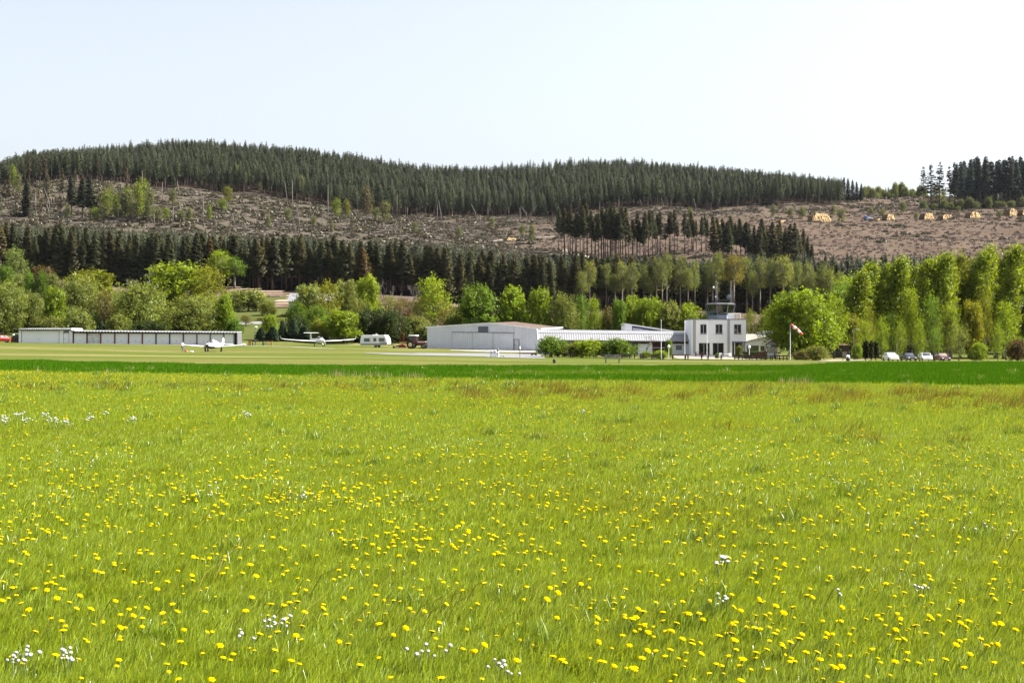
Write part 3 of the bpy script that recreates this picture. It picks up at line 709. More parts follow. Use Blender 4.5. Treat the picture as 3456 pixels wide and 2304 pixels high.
def sprucetree(kind, px, D, h, label, group, w=1.0, col=NC, k=[0]):
    k[0] += 1; tr, cr = SP[kind][k[0] % len(SP[kind])]
    t = thing('spruce_tree', label, 'tree', G(px, D, -.2), k[0]*1.7, group); s = h/HH[kind]
    t.scale = (s*w, s*w, s); link('trunk', tr, t); c = link('crown', cr, t)
    j = random.uniform(.75, 1.25); c.color = (col[0]*j*random.uniform(.9, 1.25), col[1]*j, col[2]*j, 1); return t
def toph(px, D, line, lo, hi):
    return max(lo, min(hi, zpy(line(px), D) - gz(xat(px, D), D) + random.uniform(-1.4, .9)))
LB_LOW = 'dark green spruce in the front of the dense forest belt below the cleared slope'
forest_pts = []                        # (x, y, z, height, kind) of the trees that stay in the one far-off wood
random.seed(3); nlow = 0
for row in range(14):
    x = xat(-500, 566) + random.uniform(0, 3)
    while x < xat(4100, 620):
        y = float(LF0(pxof(x, 566))) + row*5.6 + random.uniform(-1.8, 1.8); px = pxof(x, y)
        step = random.uniform(2.4, 5.4)
        if y < LF1(px):
            inview = -60 < px < 2860
            h = toph(px, y, TOPLOW, 11 if row else 9, 22.5)*random.choice((1, 1, .97, .9, .8))
            kind = 'full' if (px < 820 or 1440 < px < 1720) else 'mid' if px < 1440 else 'mid'
            if random.random() < .06: kind = 'thin'
            if row < 2 and inview and nlow < 172:
                sprucetree(kind, px, y, h, LB_LOW, 'spruces of the lower forest belt', w=random.uniform(1.35, 2.2), col=NC if random.random() > .05 else (.055, .045, .014)); nlow += 1
            else: forest_pts.append((x, y, h, kind))
        x += step
# tall thin-stemmed stand in the middle
random.seed(9)
ST = [(1885,856),(1897,858),(1905,860),(1924,862),(1932,868),(1945,872),(1968,872),(1972,876),(1997,878),(2008,880),(2020,884),(2030,886),(2038,888),(2050,890),(2060,890),(2066,892),(2078,894),(2080,890),(2094,888),(2102,886),(2122,882),(2136,880),(2150,878),(2160,876),(2172,880),(2178,878),(2190,876),(2212,870),(2218,868),(2246,860),(2262,858),(2276,856),(2310,856),(2336,856),(2340,854),(2368,852),(2385,850)]
for px, py in ST + [(q + 7 + (i % 3)*3, r - 4) for i, (q, r) in enumerate(ST) if i % 3]:
    D = min(hit(px, py, 640), 760) + random.uniform(-8, 8); top = np.interp(px, [1885, 1960, 2100, 2300, 2400], [690, 693, 705, 718, 728]) + random.uniform(-14, 44)
    h = zpy(top, D) - gz(xat(px, D), D)
    sprucetree('bare', px, D, h, 'tall bare stemmed spruce of the open stand left on the cleared slope', 'tall spruces of the open stand', w=random.uniform(1.2, 1.7))
for px in list(range(2410, 2750, 15)):
    D = 705 + random.uniform(-20, 25); top = np.interp(px, [2400, 2560, 2680, 2740], [730, 742, 752, 800]) + random.uniform(-12, 22)
    h = max(7, zpy(top, D) - gz(xat(px, D), D)); sprucetree('full' if px > 2520 else 'mid', px, D, h, 'dense spruce at the right end of the open stand, before the brown clearing', 'spruces at the right of the open stand', w=random.uniform(1.4, 2.0))
# dark stand at the right horizon
for k in range(30):
    px = (3118, 3142, 3170, 3206, 3222)[k] if k < 5 else 3225 + (k-5)*11.5 + random.uniform(-3, 3)
    D = 1062 + random.uniform(0, 30); top = np.interp(px, [3110, 3150, 3200, 3270, 3350, 3456, 3600], [560, 550, 545, 522, 530, 524, 530]) + random.uniform(-8, 16)
    h = zpy(top, D) - gz(xat(px, D), D); sprucetree('mid' if k > 4 else 'thin', px, D, h, 'tall dark spruce of the stand on the right horizon', 'spruces on the right horizon', w=random.uniform(1.3, 1.8), col=(.034, .044, .036))
for k in range(230):
    px = 3236 + random.uniform(0, 760); D = 1085 + random.uniform(0, 110); forest_pts.append((xat(px, D), D, (25 if D < 1140 else 20) + random.uniform(-3, 3), 'mid' if k % 3 else 'full'))
# dark spruces still standing in the blown-down slope, each found by its neighbours
for px, py, top, kind, lb in [(90, 732, 600, 'full', 'dark ragged spruce standing in the windthrow at the far left'), (242, 738, 588, 'mid', 'tall dark spruce in the windthrow, left of a close group'),
        (278, 742, 596, 'mid', 'dark spruce in the middle of the close windthrow group'), (305, 745, 588, 'mid', 'dark broad spruce in the close windthrow group'), (330, 745, 640, 'thin', 'thin low spruce right of the close windthrow group'),
        (140, 720, 655, 'thin', 'thin brown spruce low in the left windthrow'), (18, 700, 600, 'thin', 'thin ragged spruce at the left edge of the windthrow')]:
    D = hit(px, py, 660); sprucetree(kind, px, D, zpy(top, D) - gz(xat(px, D), D), lb, None, w=1.6, col=(.020, .025, .012))
for px, py, top in [(70, 625, 528), (98, 622, 512), (112, 630, 520), (135, 628, 514), (152, 622, 516), (52, 630, 560), (200, 625, 540), (335, 622, 545), (420, 625, 540), (330, 615, 530)]:
    D = hit(px, py, 800); sprucetree('thin', px, D, zpy(top, D) - gz(xat(px, D), D), 'half bare brownish spruce at the torn edge of the ridge forest on the left', 'half bare spruces at the torn forest edge', col=(.036, .035, .02))
random.seed(52)
for k in range(17):
    px = random.uniform(-40, 215) if k < 12 else random.uniform(215, 470); py = random.uniform(690, 748); D = hit(px, py, 660); top = py - random.uniform(75, 150)
    sprucetree('thin', px, D, max(8, zpy(top, D) - gz(xat(px, D), D)), 'thin ragged brownish spruce left standing in the windthrow at the far left', 'thin spruces left in the windthrow', w=random.uniform(.8, 1.25), col=random.choice(((.050, .046, .024), (.036, .040, .018), (.060, .050, .028))))
for px, top in [(2846, 597), (2862, 600), (2878, 606), (2892, 612), (2905, 618)]:
    D = 1180; sprucetree('full', px, D, zpy(top, D) - gz(xat(px, D), D), 'small pointed spruce at the right end of the ridge forest', 'small spruces ending the ridge forest', w=1.5, col=(.017, .024, .015))
# the ridge forest itself
random.seed(21)
y = 1050.0
while y < 1500:
    x = xat(-420, y) + random.uniform(0, 6)
    while x < xat(2838, y):
        yy = y + random.uniform(-3, 3); xx = x + random.uniform(-2.5, 2.5); px = pxof(xx, yy)
        if yy > UF0(px):
            edge = yy < UF0(px) + 20
            h = max(9, min(24, zpy(RIDGE(px), yy) - gz(xx, yy) + random.uniform(-1.5, 1.0))); h = min(h, random.uniform(18, 24))*random.choice((1.08, 1.0, 1.0, .95, .86, .74))
            if not (edge and random.random() < .12): forest_pts.append((xx, yy, h, 'bare' if edge and random.random() < .8 else 'mid'))
        x += random.uniform(4.4, 8.6)
    y += 6.4
# deciduous trees along the foot of the lower forest
random.seed(5)
FB = [(1990,880,54,'pale'),(2046,888,48,'forest'),(2100,884,56,'pale'),(2172,890,40,'forest'),(2215,868,46,'forest'),(2250,853,44,'pale'),(2296,863,48,'forest'),(2345,878,44,'pale'),(2388,890,46,'forest'),(2425,852,50,'pale'),(2520,868,52,'forest'),(2565,866,60,'forest'),(2642,862,80,'pale'),(2690,880,50,'forest'),(2728,888,52,'pale'),(2776,888,52,'forest')]
for k, (px, top, w, c) in enumerate(FB):
    p = G(px, 556 + random.uniform(-5, 5)); h = zpy(top, p.y) - p.z
    plant('birch_tree', 'birch', p, w*p.y/F*.98, h, COLS[c], 'pale green slender tree with bare stem along the forest foot', 'tree', 'pale slender trees along the forest foot')
for px, top in [(1965, 915), (2075, 925), (2132, 885), (2195, 925), (2235, 880), (2322, 905), (2405, 880), (2540, 915), (2600, 870), (2668, 905), (2752, 920), (2800, 905), (2835, 915)]:
    p = G(px, 553 + random.uniform(-6, 14)); plant('birch_tree', 'birch', p, random.uniform(40, 54)*p.y/F*.95, zpy(top, p.y) - p.z, COLS[random.choice(('forest', 'pale', 'olive'))], 'pale green slender tree with bare stem along the forest foot', 'tree', 'pale slender trees along the forest foot')
p = G(2476, 552); plant('birch_tree', 'birch', p, 74*p.y/F*1.1, zpy(860, p.y) - p.z, (.14, .135, .022), 'yellow leafed slender tree right behind the tower antennas')
# small bright trees scattered over the slopes
random.seed(6)
SC = [(372,740,622,40,'pale'),(392,748,655,44,'lime'),(415,746,640,46,'pale'),(446,748,668,40,'pale'),(468,742,620,52,'lime'),(505,745,640,44,'pale'),(535,748,700,38,'pale'),(640,752,700,30,'pale'),(345,750,690,40,'pale'),(320,748,700,34,'lime'),(230,745,690,30,'pale'),(60,660,585,34,'pale'),(585,700,640,26,'pale'),(905,770,725,26,'pale'),(1400,790,750,26,'pale'),(1060,770,730,24,'pale'),(1550,800,765,26,'pale'),(1660,775,735,26,'pale'),(357,745,640,45,'lime'),(402,750,690,34,'pale'),(430,742,633,40,'lime'),(480,735,606,58,'lime'),(498,748,680,36,'pale'),(560,742,702,32,'lime'),(612,748,710,34,'pale'),(45,640,558,34,'lime'),(767,690,630,46,'yellow'),(752,715,672,36,'lime'),(706,748,690,26,'lime'),(877,645,594,22,'pale'),(800,640,560,40,'pale'),(722,600,550,14,'pale'),(1017,672,592,34,'pale'),(1136,735,670,34,'lime'),(1170,732,674,34,'yellow'),(1300,756,680,50,'pale'),(1270,748,700,30,'pale'),(1238,740,630,54,'brown'),(1192,562,527,18,'pale'),(972,745,702,26,'pale'),(1120,790,745,18,'pale'),(1996,674,620,22,'pale'),(2124,678,640,14,'pale'),(2185,688,655,14,'pale'),(1795,822,758,30,'pale'),(1762,800,758,28,'pale'),(2330,740,700,26,'pale'),(2610,735,690,22,'pale'),(2668,740,702,26,'pale'),(2708,738,698,34,'pale'),(2812,735,690,22,'pale'),(2840,752,705,34,'pale'),(2778,680,615,20,'pale'),(3048,722,680,28,'pale'),(2978,735,706,30,'pale'),(2940,722,700,20,'pale'),(3092,742,718,24,'pale'),(3235,725,695,16,'pale'),(3340,690,646,28,'pale'),(3372,736,712,28,'pale'),(3440,695,665,20,'pale'),(3160,682,630,50,'pale'),(3185,680,636,26,'pale'),(3210,690,672,24,'pale')]
for px, py, top, w, c in SC:
    D = hit(px, py, 660); p = G(px, D); col = COLS[c]
    side = 'left windthrow' if px < 1500 else 'middle of the cleared slope' if px < 2400 else 'brown clearing on the right'
    shape = {'lime': 'bright green', 'pale': 'pale green', 'yellow': 'yellow green', 'brown': 'brownish bare'}[c]
    plant('sapling', 'sapling', p, w*D/F*.92, zpy(top, D) - p.z, (col[0]*.74, col[1]*.70, col[2]*1.3), f'{shape} young broadleaf tree left standing on the {side}', 'tree', f'{shape} young trees on the {side}')
for k in range(26):
    px = 2920 + k*8 + random.uniform(-4, 4); D = 1372 + random.uniform(-25, 12); top = 648 + random.uniform(-18, 8) - (12 if 3020 < px < 3060 else 0)
    p = G(px, D, -.5); plant('sapling', 'bush', p, 32*D/F, max(3, zpy(top, D) - p.z), tuple(v*.7 for v in COLS['pale']), 'pale young tree on the low horizon between the two dark forests', 'tree', 'young trees on the low horizon')
for k in range(12):
    px = 3120 + k*30 + random.uniform(-8, 8); D = 1052; p = G(px, D, -.3); plant('sapling', 'bush', p, random.uniform(28, 44)*D/F, random.uniform(5, 9), (.088, .105, .036), 'pale green bush at the foot of the dark trees on the right horizon', 'tree', 'pale bushes under the right horizon trees')
for px, top in [(2948, 632), (2990, 632), (2998, 630)]:
    sprucetree('full', px, 1385, zpy(top, 1385) - gz(xat(px, 1385), 1385), 'small dark spruce among pale young trees on the low horizon', 'small spruces on the low horizon', w=1.3)

# ------------------------------------------------------------------ scatter (only for what nobody could count)
def scatter(name, pts, idx, rot, scl, protos, label, cat):
    c = bpy.data.collections.new(name + '_variants')
    for i, o in enumerate(protos): o.name = f'{name}_variant_{i:02d}'; c.objects.link(o)
    me = bpy.data.meshes.new(name); pts = np.asarray(pts, np.float32)
    me.vertices.add(len(pts)); me.vertices.foreach_set('co', pts.ravel())
    for k, ty, v in (('idx', 'INT', np.asarray(idx, np.int32)), ('rot', 'FLOAT', np.asarray(rot, np.float32)), ('scl', 'FLOAT', np.asarray(scl, np.float32))):
        a = me.attributes.new(k, ty, 'POINT'); a.data.foreach_set('value', v)
    o = link(name, me); ng = bpy.data.node_groups.new(name, 'GeometryNodeTree')
    ng.interface.new_socket('Geometry', in_out='INPUT', socket_type='NodeSocketGeometry'); ng.interface.new_socket('Geometry', in_out='OUTPUT', socket_type='NodeSocketGeometry')
    gi, go = ng.nodes.new('NodeGroupInput'), ng.nodes.new('NodeGroupOutput')
    ci = ng.nodes.new('GeometryNodeCollectionInfo'); ci.inputs['Collection'].default_value = c
    ci.inputs['Separate Children'].default_value = True; ci.inputs['Reset Children'].default_value = True
    ip = ng.nodes.new('GeometryNodeInstanceOnPoints'); ip.inputs['Pick Instance'].default_value = True
    def at(n, ty):
        a = ng.nodes.new('GeometryNodeInputNamedAttribute'); a.data_type = ty; a.inputs['Name'].default_value = n; return a.outputs['Attribute']
    cx = ng.nodes.new('ShaderNodeCombineXYZ'); ng.links.new(at('rot', 'FLOAT'), cx.inputs[2])
    ng.links.new(gi.outputs[0], ip.inputs['Points']); ng.links.new(ci.outputs[0], ip.inputs['Instance'])
    ng.links.new(at('idx', 'INT'), ip.inputs['Instance Index'])
    e2 = ng.nodes.new('FunctionNodeEulerToRotation'); ng.links.new(cx.outputs[0], e2.inputs[0]); ng.links.new(e2.outputs[0], ip.inputs['Rotation'])
    ng.links.new(at('scl', 'FLOAT'), ip.inputs['Scale']); ng.links.new(ip.outputs[0], go.inputs[0])
    o.modifiers.new('Scatter', 'NODES').node_group = ng
    return tag(o, label, cat, kind='stuff')
def src(me): return bpy.data.objects.new('variant', me)
def joined(tr, cr):
    """trunk and crown of one wood tree as one mesh for the scatter"""
    n1, n2 = len(tr.vertices), len(cr.vertices)
    V = np.empty((n1+n2)*3, np.float32); a = np.empty(n1*3, np.float32); b = np.empty(n2*3, np.float32)
    tr.vertices.foreach_get('co', a); cr.vertices.foreach_get('co', b); V = np.concatenate([a, b]).reshape(-1, 3)
    f = [tuple(p.vertices) for p in tr.polygons] + [tuple(v + n1 for v in p.vertices) for p in cr.polygons]
    me = bpy.data.meshes.new('wood_tree'); me.from_pydata([tuple(v) for v in V], [], f)
    me.materials.append(BARK_PINE); me.materials.append(NEEDLE_FAR)
    me.polygons.foreach_set('material_index', [0]*len(tr.polygons) + [1]*len(cr.polygons))
    t = np.empty(len(cr.polygons), np.float32); cr.attributes['tint'].data.foreach_get('value', t)
    at = me.attributes.new('tint', 'FLOAT', 'FACE'); at.data.foreach_set('value', np.concatenate([np.full(len(tr.polygons), .5, np.float32), t])); return me
NEEDLE_FAR = M_leaf('needle_wood', .12, .03, hue=((.015, .0205, .010), (.054, .066, .029)), rand=1.0)
FP = {'full': [joined(*spruce(501+i, 20, .08, 3.3 + .4*i, .85, 7, False, 1)) for i in range(3)], 'mid': [joined(*spruce(511+i, 20 - 1.2*(i % 4), .2 + .05*(i % 3), 4.0 + .6*(i % 3), .78, 9, False, 1, .08*(i % 3))) for i in range(8)],
      'bare': [joined(*spruce(521+i, 20, .40, 3.5, .85, 6, True, 1)) for i in range(3)], 'thin': [joined(*spruce(531+i, 20, .35, 2.2, .8, 6, False, 1, .4)) for i in range(2)]}
order = []; start = {}
for k, v in FP.items(): start[k] = (len(order), len(v)); order += [src(m) for m in v]
random.seed(2)
fx = np.array([p[0] for p in forest_pts]); fy = np.array([p[1] for p in forest_pts])
scatter('spruce_forest', np.stack([fx, fy, zfun(fx, fy) - .2], 1), [start[p[3]][0] + random.randrange(start[p[3]][1]) for p in forest_pts],
        [random.uniform(0, 6.28) for _ in forest_pts], [p[2]/20 for p in forest_pts], order, 'dense dark spruce forest covering the ridge and the belt below it', 'forest')
# ------------------------------------------------------------------ meadow
GRASS = M_leaf('grass_blade', .40, .045, .30, hue=((.110, .170, .008), (.310, .382, .032)), wn=(.10, (.170, .195, .008), .5, .78))
CROP = M_leaf('cereal_blade', .30, .0, .5, hue=((.026, .084, .004), (.070, .165, .007)))
CROP_L = M_leaf('weedy_cereal_blade', .30, .0, .4, hue=((.06, .13, .010), (.13, .19, .02)))
STALK = M_leaf('sorrel_stalk', .25, .03, hue=((.13, .14, .012), (.21, .12, .024)))
DRY = M_leaf('dry_stalk', .25, .05, hue=((.16, .14, .05), (.34, .30, .16)))
DARKG = M_leaf('dark_tuft', .3, .05, hue=((.085, .135, .005), (.165, .235, .010)))
def blades(seed, size, n, w, h0, h1, bend=.45, wind=.35, clump=0, mat=None, near=True, round_=False):
    rng = np.random.default_rng(seed)
    if round_:
        a = rng.uniform(0, 6.28, n); r = size*.5*rng.uniform(0, 1, n)**.7; B = np.stack([r*np.cos(a), r*np.sin(a)], 1)
    else: B = rng.uniform(-size/2, size/2, (n, 2))
    if clump:
        cc = rng.uniform(-size/2, size/2, (clump, 2)); k = rng.integers(0, clump, n); m = rng.random(n) < .6
        B[m] = cc[k[m]] + rng.normal(size=(m.sum(), 2))*size*.035
    h = rng.uniform(h0, h1, n)*(.75 + .5*rng.random(n)); ww = w*rng.uniform(.6, 1.4, n); a = rng.uniform(0, 6.28, n)
    dx, dy = np.cos(a), np.sin(a); lean = bend*rng.uniform(.2, 1.3, n)
    vx, vy = dx*lean + wind*rng.uniform(.5, 1.4, n), dy*lean
    fa = rng.uniform(0, 6.28, n); wx, wy = np.cos(fa)*ww/2, np.sin(fa)*ww/2
    def pt(f, wf):
        hh = h*f*(1 - .25*f*np.hypot(vx, vy)); ox, oy = vx*h*f*f, vy*h*f*f
        return [np.stack([B[:, 0] + ox + s*wx*wf, B[:, 1] + oy + s*wy*wf, hh], 1) for s in (-1, 1)]
    t = np.clip(rng.normal(.5, .26, n), 0, 1)
    if near:
        a0, a1 = pt(0, .8); b0, b1 = pt(.55, 1.); c0, _ = pt(1., 0)
        V = np.stack([a0, a1, b1, b0, c0], 1).reshape(-1, 3); o = np.arange(n)*5
        q = np.stack([o, o+1, o+2, o+3], 1); tr = np.stack([o+3, o+2, o+4], 1)
        return np_mesh('blades', V, q, tr, np.concatenate([t, t]), [mat])
    a0, a1 = pt(0, 1.); c0, _ = pt(1., 0)
    V = np.stack([a0, a1, c0], 1).reshape(-1, 3); o = np.arange(n)*3
    return np_mesh('blades', V, None, np.stack([o, o+1, o+2], 1), t, [mat])
pts, idx, rot, scl, protos = [], [], [], [], []
rg = np.random.default_rng(4)
for z_, (d0, d1, sz, n, w, h0, h1, near) in enumerate([(4.5, 13, 1.0, 8500, .0037, .05, .12, True), (13, 27, 1.0, 4200, .0060, .06, .13, True), (27, 50, 2.0, 4200, .013, .08, .16, False), (50, 93, 3.0, 3200, .026, .09, .18, False)]):
    b0 = len(protos); nv = 4
    for v in range(nv): protos.append(src(blades(600+z_*10+v, sz*1.08, n, w, h0, h1, clump=26, mat=GRASS, near=near)))
    for yy in np.arange(d0, d1, sz*.95):
        half = .36*yy*1.4 + 2.5
        for xx in np.arange(-half, half, sz*.95):
            e1 = np.interp(pxof(xx, yy), FAN, E1)
            if yy > e1 - sz*.45: continue
            pts.append((xx + rg.uniform(-.05, .05), yy, float(zfun(xx, yy)))); idx.append(b0 + rg.integers(nv)); rot.append(rg.integers(0, 2)*math.pi*0 + rg.uniform(-.35, .35)); scl.append(rg.uniform(.92, 1.12))
# a ragged rim of longer blades where the meadow meets the crop
b0 = len(protos)
for v in range(3): protos.append(src(blades(680+v, 1.6, 260, .022, .12, .24, clump=5, mat=GRASS, near=False)))
for px in np.arange(-700, 4200, 14):
    e = float(np.interp(px, FAN, E1)) - rg.uniform(.3, 1.4); pts.append((xat(px, e), e, gz(xat(px, e), e))); idx.append(b0 + rg.integers(3)); rot.append(rg.uniform(-.4, .4)); scl.append(rg.uniform(.7, 1.15))
scatter('grass', pts, idx, rot, scl, protos, 'bright yellow green meadow grass leaning in the wind', 'grass')
# dark tufts, sorrel and dry stalks
pts, idx, rot, scl, protos = [], [], [], [], []
for v in range(3): protos.append(src(blades(700+v, .5, 130, .011, .16, .34, .5, .25, mat=DARKG, round_=True)))
for v in range(3): protos.append(src(blades(710+v, .9, 34, .012, .24, .42, .25, .4, mat=STALK, round_=True)))
for v in range(2): protos.append(src(blades(720+v, 1.0, 24, .014, .28, .62, .25, .2, mat=DRY, round_=True)))
for v in range(2): protos.append(src(blades(730+v, .25, 4, .007, .3, .46, .3, .6, mat=STALK, round_=True)))
def put(x, y, i, s=1.0): pts.append((x, y, gz(x, y))); idx.append(i); rot.append(rg.uniform(-.6, .6)); scl.append(s*rg.uniform(.8, 1.2))
for px, py in [(95, 1318), (500, 1420), (900, 1452), (1010, 1310), (1060, 1500), (2870, 1700), (2550, 1610), (2100, 1440), (2640, 1325), (1650, 1480), (1830, 1420), (2650, 1780), (1820, 2210), (2380, 2100), (3420, 1480), (880, 1330), (740, 1350), (1190, 1870), (2330, 2140)]:
    D = EYE*F/(py - CY); put(xat(px, D), D, rg.integers(3), .5 + D/90)
for _ in range(1500):
    D = 8 + 78*rg.random()**1.1; put(rg.uniform(-.48, .48)*D, D, rg.integers(3), .45 + D/130) if rg.random() < .22 else put(rg.uniform(-.48, .48)*D, D, 8 + rg.integers(2), .8)
for _ in range(160):      # reddish sorrel drift along the far side of the meadow
    px = rg.uniform(1500, 3900); D = (EYE-.3)*F/(np.interp(px, [1500, 2000, 3456], [1296, 1308, 1322]) + rg.normal()*14 - CY)
    put(xat(px, D), D, 3 + rg.integers(3), .95)
for _ in range(120):
    px = rg.uniform(-300, 2000); D = (EYE-.3)*F/(rg.uniform(1275, 1300) - CY); put(xat(px, D), D, 3 + rg.integers(3) if rg.random() < .5 else rg.integers(3), .9)
for _ in range(20):
    px = rg.uniform(1800, 3500); D = (EYE-.3)*F/(rg.uniform(1390, 1480) - CY); put(xat(px, D), D, 3 + rg.integers(3), .7)
for px in list(rg.uniform(1060, 1420, 26)) + list(rg.uniform(2640, 2730, 8)) + list(rg.uniform(60, 520, 5)):
    e = float(np.interp(px, FAN, E1)) + rg.uniform(-.6, .6); put(xat(px, e), e, 6 + rg.integers(2), .8)
scatter('tall_herbs', pts, idx, rot, scl, protos, 'reddish sorrel, dark tufts and dry stalks standing in the meadow', 'herbs')
# cereal field
pts, idx, rot, scl = [], [], [], []
protos = [src(blades(740+v, 4.1, 3000, .045, .14, .27, .35, .15, mat=CROP, near=False)) for v in range(4)] + [src(blades(750+v, 4.1, 2200, .045, .13, .26, .35, .15, mat=CROP_L, near=False)) for v in range(2)]
for yy in np.arange(50, 132, 3.7):
    for xx in np.arange(-.36*yy*1.5 - 4, .36*yy*1.5 + 4, 3.8):
        p_ = pxof(xx, yy)
        if not (np.interp(p_, FAN, E1) + 1.2 < yy < np.interp(p_, FAN, E2) - 1.5): continue
        py_ = CY + (EYE - gz(xx, yy))*F/yy
        lite = (1560 < p_ < 2650 and 1261 < py_ < 1274)
        pts.append((xx + rg.uniform(-.3, .3), yy, gz(xx, yy))); idx.append(4 + rg.integers(2) if lite else rg.integers(4)); rot.append(rg.uniform(-.2, .2)); scl.append(rg.uniform(.95, 1.05))
scatter('cereal_crop', pts, idx, rot, scl, protos, 'dense dark green young cereal crop in a strip', 'crop')
# flowers
YEL = M('petal_yellow', (.42, .30, .0006), .7, var=.10, vs=30, spec=0.0); YEL2 = M('petal_yellow_edge', (.20, .115, .001), .7, var=.10, vs=30, spec=0.0)
WHI = M('petal_white', (.34, .34, .33), .6, var=.05, vs=30); STEM = M('flower_stem', (.11, .15, .03), .6, var=.2, vs=20)
def flower(seed, r, h, tilt, white=False, n=12):
    rd = random.Random(seed); mb = MB(); top = Vector((tilt*h, rd.uniform(-.15, .15)*h, h))
    mb.path([(0, 0, 0), (tilt*h*.3, 0, h*.55), top - Vector((0, 0, .006))], [.0022, .002, .0026], 5, 1)
    ax = Vector((rd.uniform(-.25, .35), rd.uniform(-.35, .25), 1)).normalized(); a = ax.orthogonal().normalized(); c = ax.cross(a)
    def ring(rr, z, w=0): return [top + ax*z + (a*math.cos(t) + c*math.sin(t))*rr*(1 + (w if k % 2 else -w)) for k, t in enumerate([2*math.pi*j/n for j in range(n)])]
    if white: mb.loft([ring(r*.3, -r*.5), ring(r*.85, -r*.25, .05), ring(r, .1*r, .08), ring(r*.8, r*.55, .05), ring(r*.3, r*.85)], mi=0)
    else:
        mb.loft([ring(r*.22, -r*.42), ring(r*.3, -r*.16)], mi=1)
        mb.loft([ring(r*.3, -r*.14), ring(r*.98, r*.02, .10)], caps=False, mi=2); mb.loft([ring(r*.98, r*.02, .10), ring(r*.72, r*.26, .10), ring(r*.36, r*.36, .1), ring(r*.05, r*.38)], mi=0)
    me = bpy.data.meshes.new('flower'); me.from_pydata([tuple(v) for v in mb.v], [], mb.f)
    for m in ((WHI if white else YEL), STEM, YEL2): me.materials.append(m)
    me.polygons.foreach_set('material_index', mb.mi); me.update(); return me
DAN = [flower(i, .0172 + .0021*(i % 4), .11 + .014*(i % 5), .12 + .05*(i % 3)) for i in range(8)]
WFL = [flower(40+i, .0085 + .0014*i, (.12 + .012*i), .1, True, 9) for i in range(4)]
rg = np.random.default_rng(12); dn = []
ncl = 860
for _ in range(ncl):
    D = math.sqrt(rg.uniform(6.5**2, 84**2)) if rg.random() < .8 else rg.uniform(7, 22)
    cx_ = rg.uniform(-.40, .40)*D; k = 1 + int(rg.exponential(9)); s = rg.uniform(.25, 1.3)
    for _ in range(k): dn.append((cx_ + rg.normal()*s*1.5, D + rg.normal()*s))
for _ in range(3800):
    D = math.sqrt(rg.uniform(6.5**2, 84**2)); dn.append((rg.uniform(-.46, .46)*D, D))
for _ in range(130): D = rg.uniform(7.2, 10.5); dn.append((rg.uniform(-.37, .38)*D, D))
for _ in range(140): D = rg.uniform(7.0, 8.6); dn.append((rg.uniform(.05, .34)*D, D))
dn = [p for p in dn if 6.6 < p[1] < np.interp(pxof(*p), FAN, E1) - .5]
inf = lambda p: abs(p[0]) < .36*p[1] and p[1] > 7.5
near = sorted([p for p in dn if inf(p)], key=lambda p: p[1])[:290]; ns = set(near)
for i, (x, y) in enumerate(near):
    o = link('dandelion', DAN[i % 8], None, (x, y, 0)); o.rotation_euler = (rg.uniform(-.3, .3), rg.uniform(-.25, .35), rg.uniform(-.6, .6)); sc = rg.uniform(.6, 1.1); o.scale = (sc, sc, sc*rg.uniform(.85, 1.15))
    tag(o, 'yellow dandelion in full bloom standing in the nearest part of the meadow', 'dandelion', 'dandelions in the nearest meadow')
far = [p for p in dn if p not in ns]
scatter('dandelion_carpet', [(x, y, gz(x, y)) for x, y in far], rg.integers(0, 8, len(far)), rg.uniform(-.5, .5, len(far)), [rg.uniform(.6, 1.08)*(1 + min(.3, max(0, p[1]-35)/120)) for p in far], [src(m) for m in DAN], 'countless yellow dandelions spread over the far meadow', 'dandelions')
wf = []
for px, py, n, sx, sy in [(18, 1408, 18, 20, 9), (60, 1392, 12, 12, 5), (90, 1412, 6, 14, 3), (152, 1395, 8, 9, 5), (180, 1412, 14, 14, 5), (232, 1420, 10, 20, 3), (306, 1403, 15, 10, 9), (357, 1390, 5, 5, 5), (440, 1405, 12, 14, 5), (832, 1394, 12, 12, 5), (2430, 1875, 7, 10, 12), (1968, 1384, 5, 6, 4)]:
    for _ in range(n):
        yy = py + rg.normal()*sy*.7; D = (EYE-.2)*F/(yy - CY); wf.append((px + rg.normal()*sx*.7, D, 1.9))
for px, py, n, sx, sy in [(60, 2180, 16, 45, 14), (220, 2178, 12, 18, 14), (940, 2066, 16, 35, 8), (830, 2115, 6, 30, 18), (1440, 2165, 10, 60, 14), (1700, 2215, 9, 70, 14), (2060, 2285, 8, 90, 10), (2440, 1990, 7, 16, 8), (1010, 1655, 12, 40, 5), (700, 1640, 8, 40, 12), (300, 1530, 10, 160, 20), (3100, 1955, 6, 20, 6), (2830, 1965, 3, 5, 5), (3240, 1760, 14, 160, 40), (2700, 1590, 6, 120, 20)]:
    for _ in range(n):
        yy = py + rg.normal()*sy*.7; D = (EYE-.19)*F/(yy - CY); wf.append((px + rg.normal()*sx*.7, D, 1.0))
for i, (px, D, s) in enumerate(wf):
    o = link('white_flower', WFL[i % 4], None, (xat(px, D), D, 0)); o.scale = (s, s, 1.0 if s < 1.5 else 1.25); o.rotation_euler = (0, 0, i)
    far_ = s > 1.5
    tag(o, 'white puffy flower head in the bunches farther out in the meadow' if far_ else 'small white meadow flower among grass and dandelions', 'white flower', 'white flower bunches in the middle of the meadow' if far_ else 'small white flowers in the near meadow')

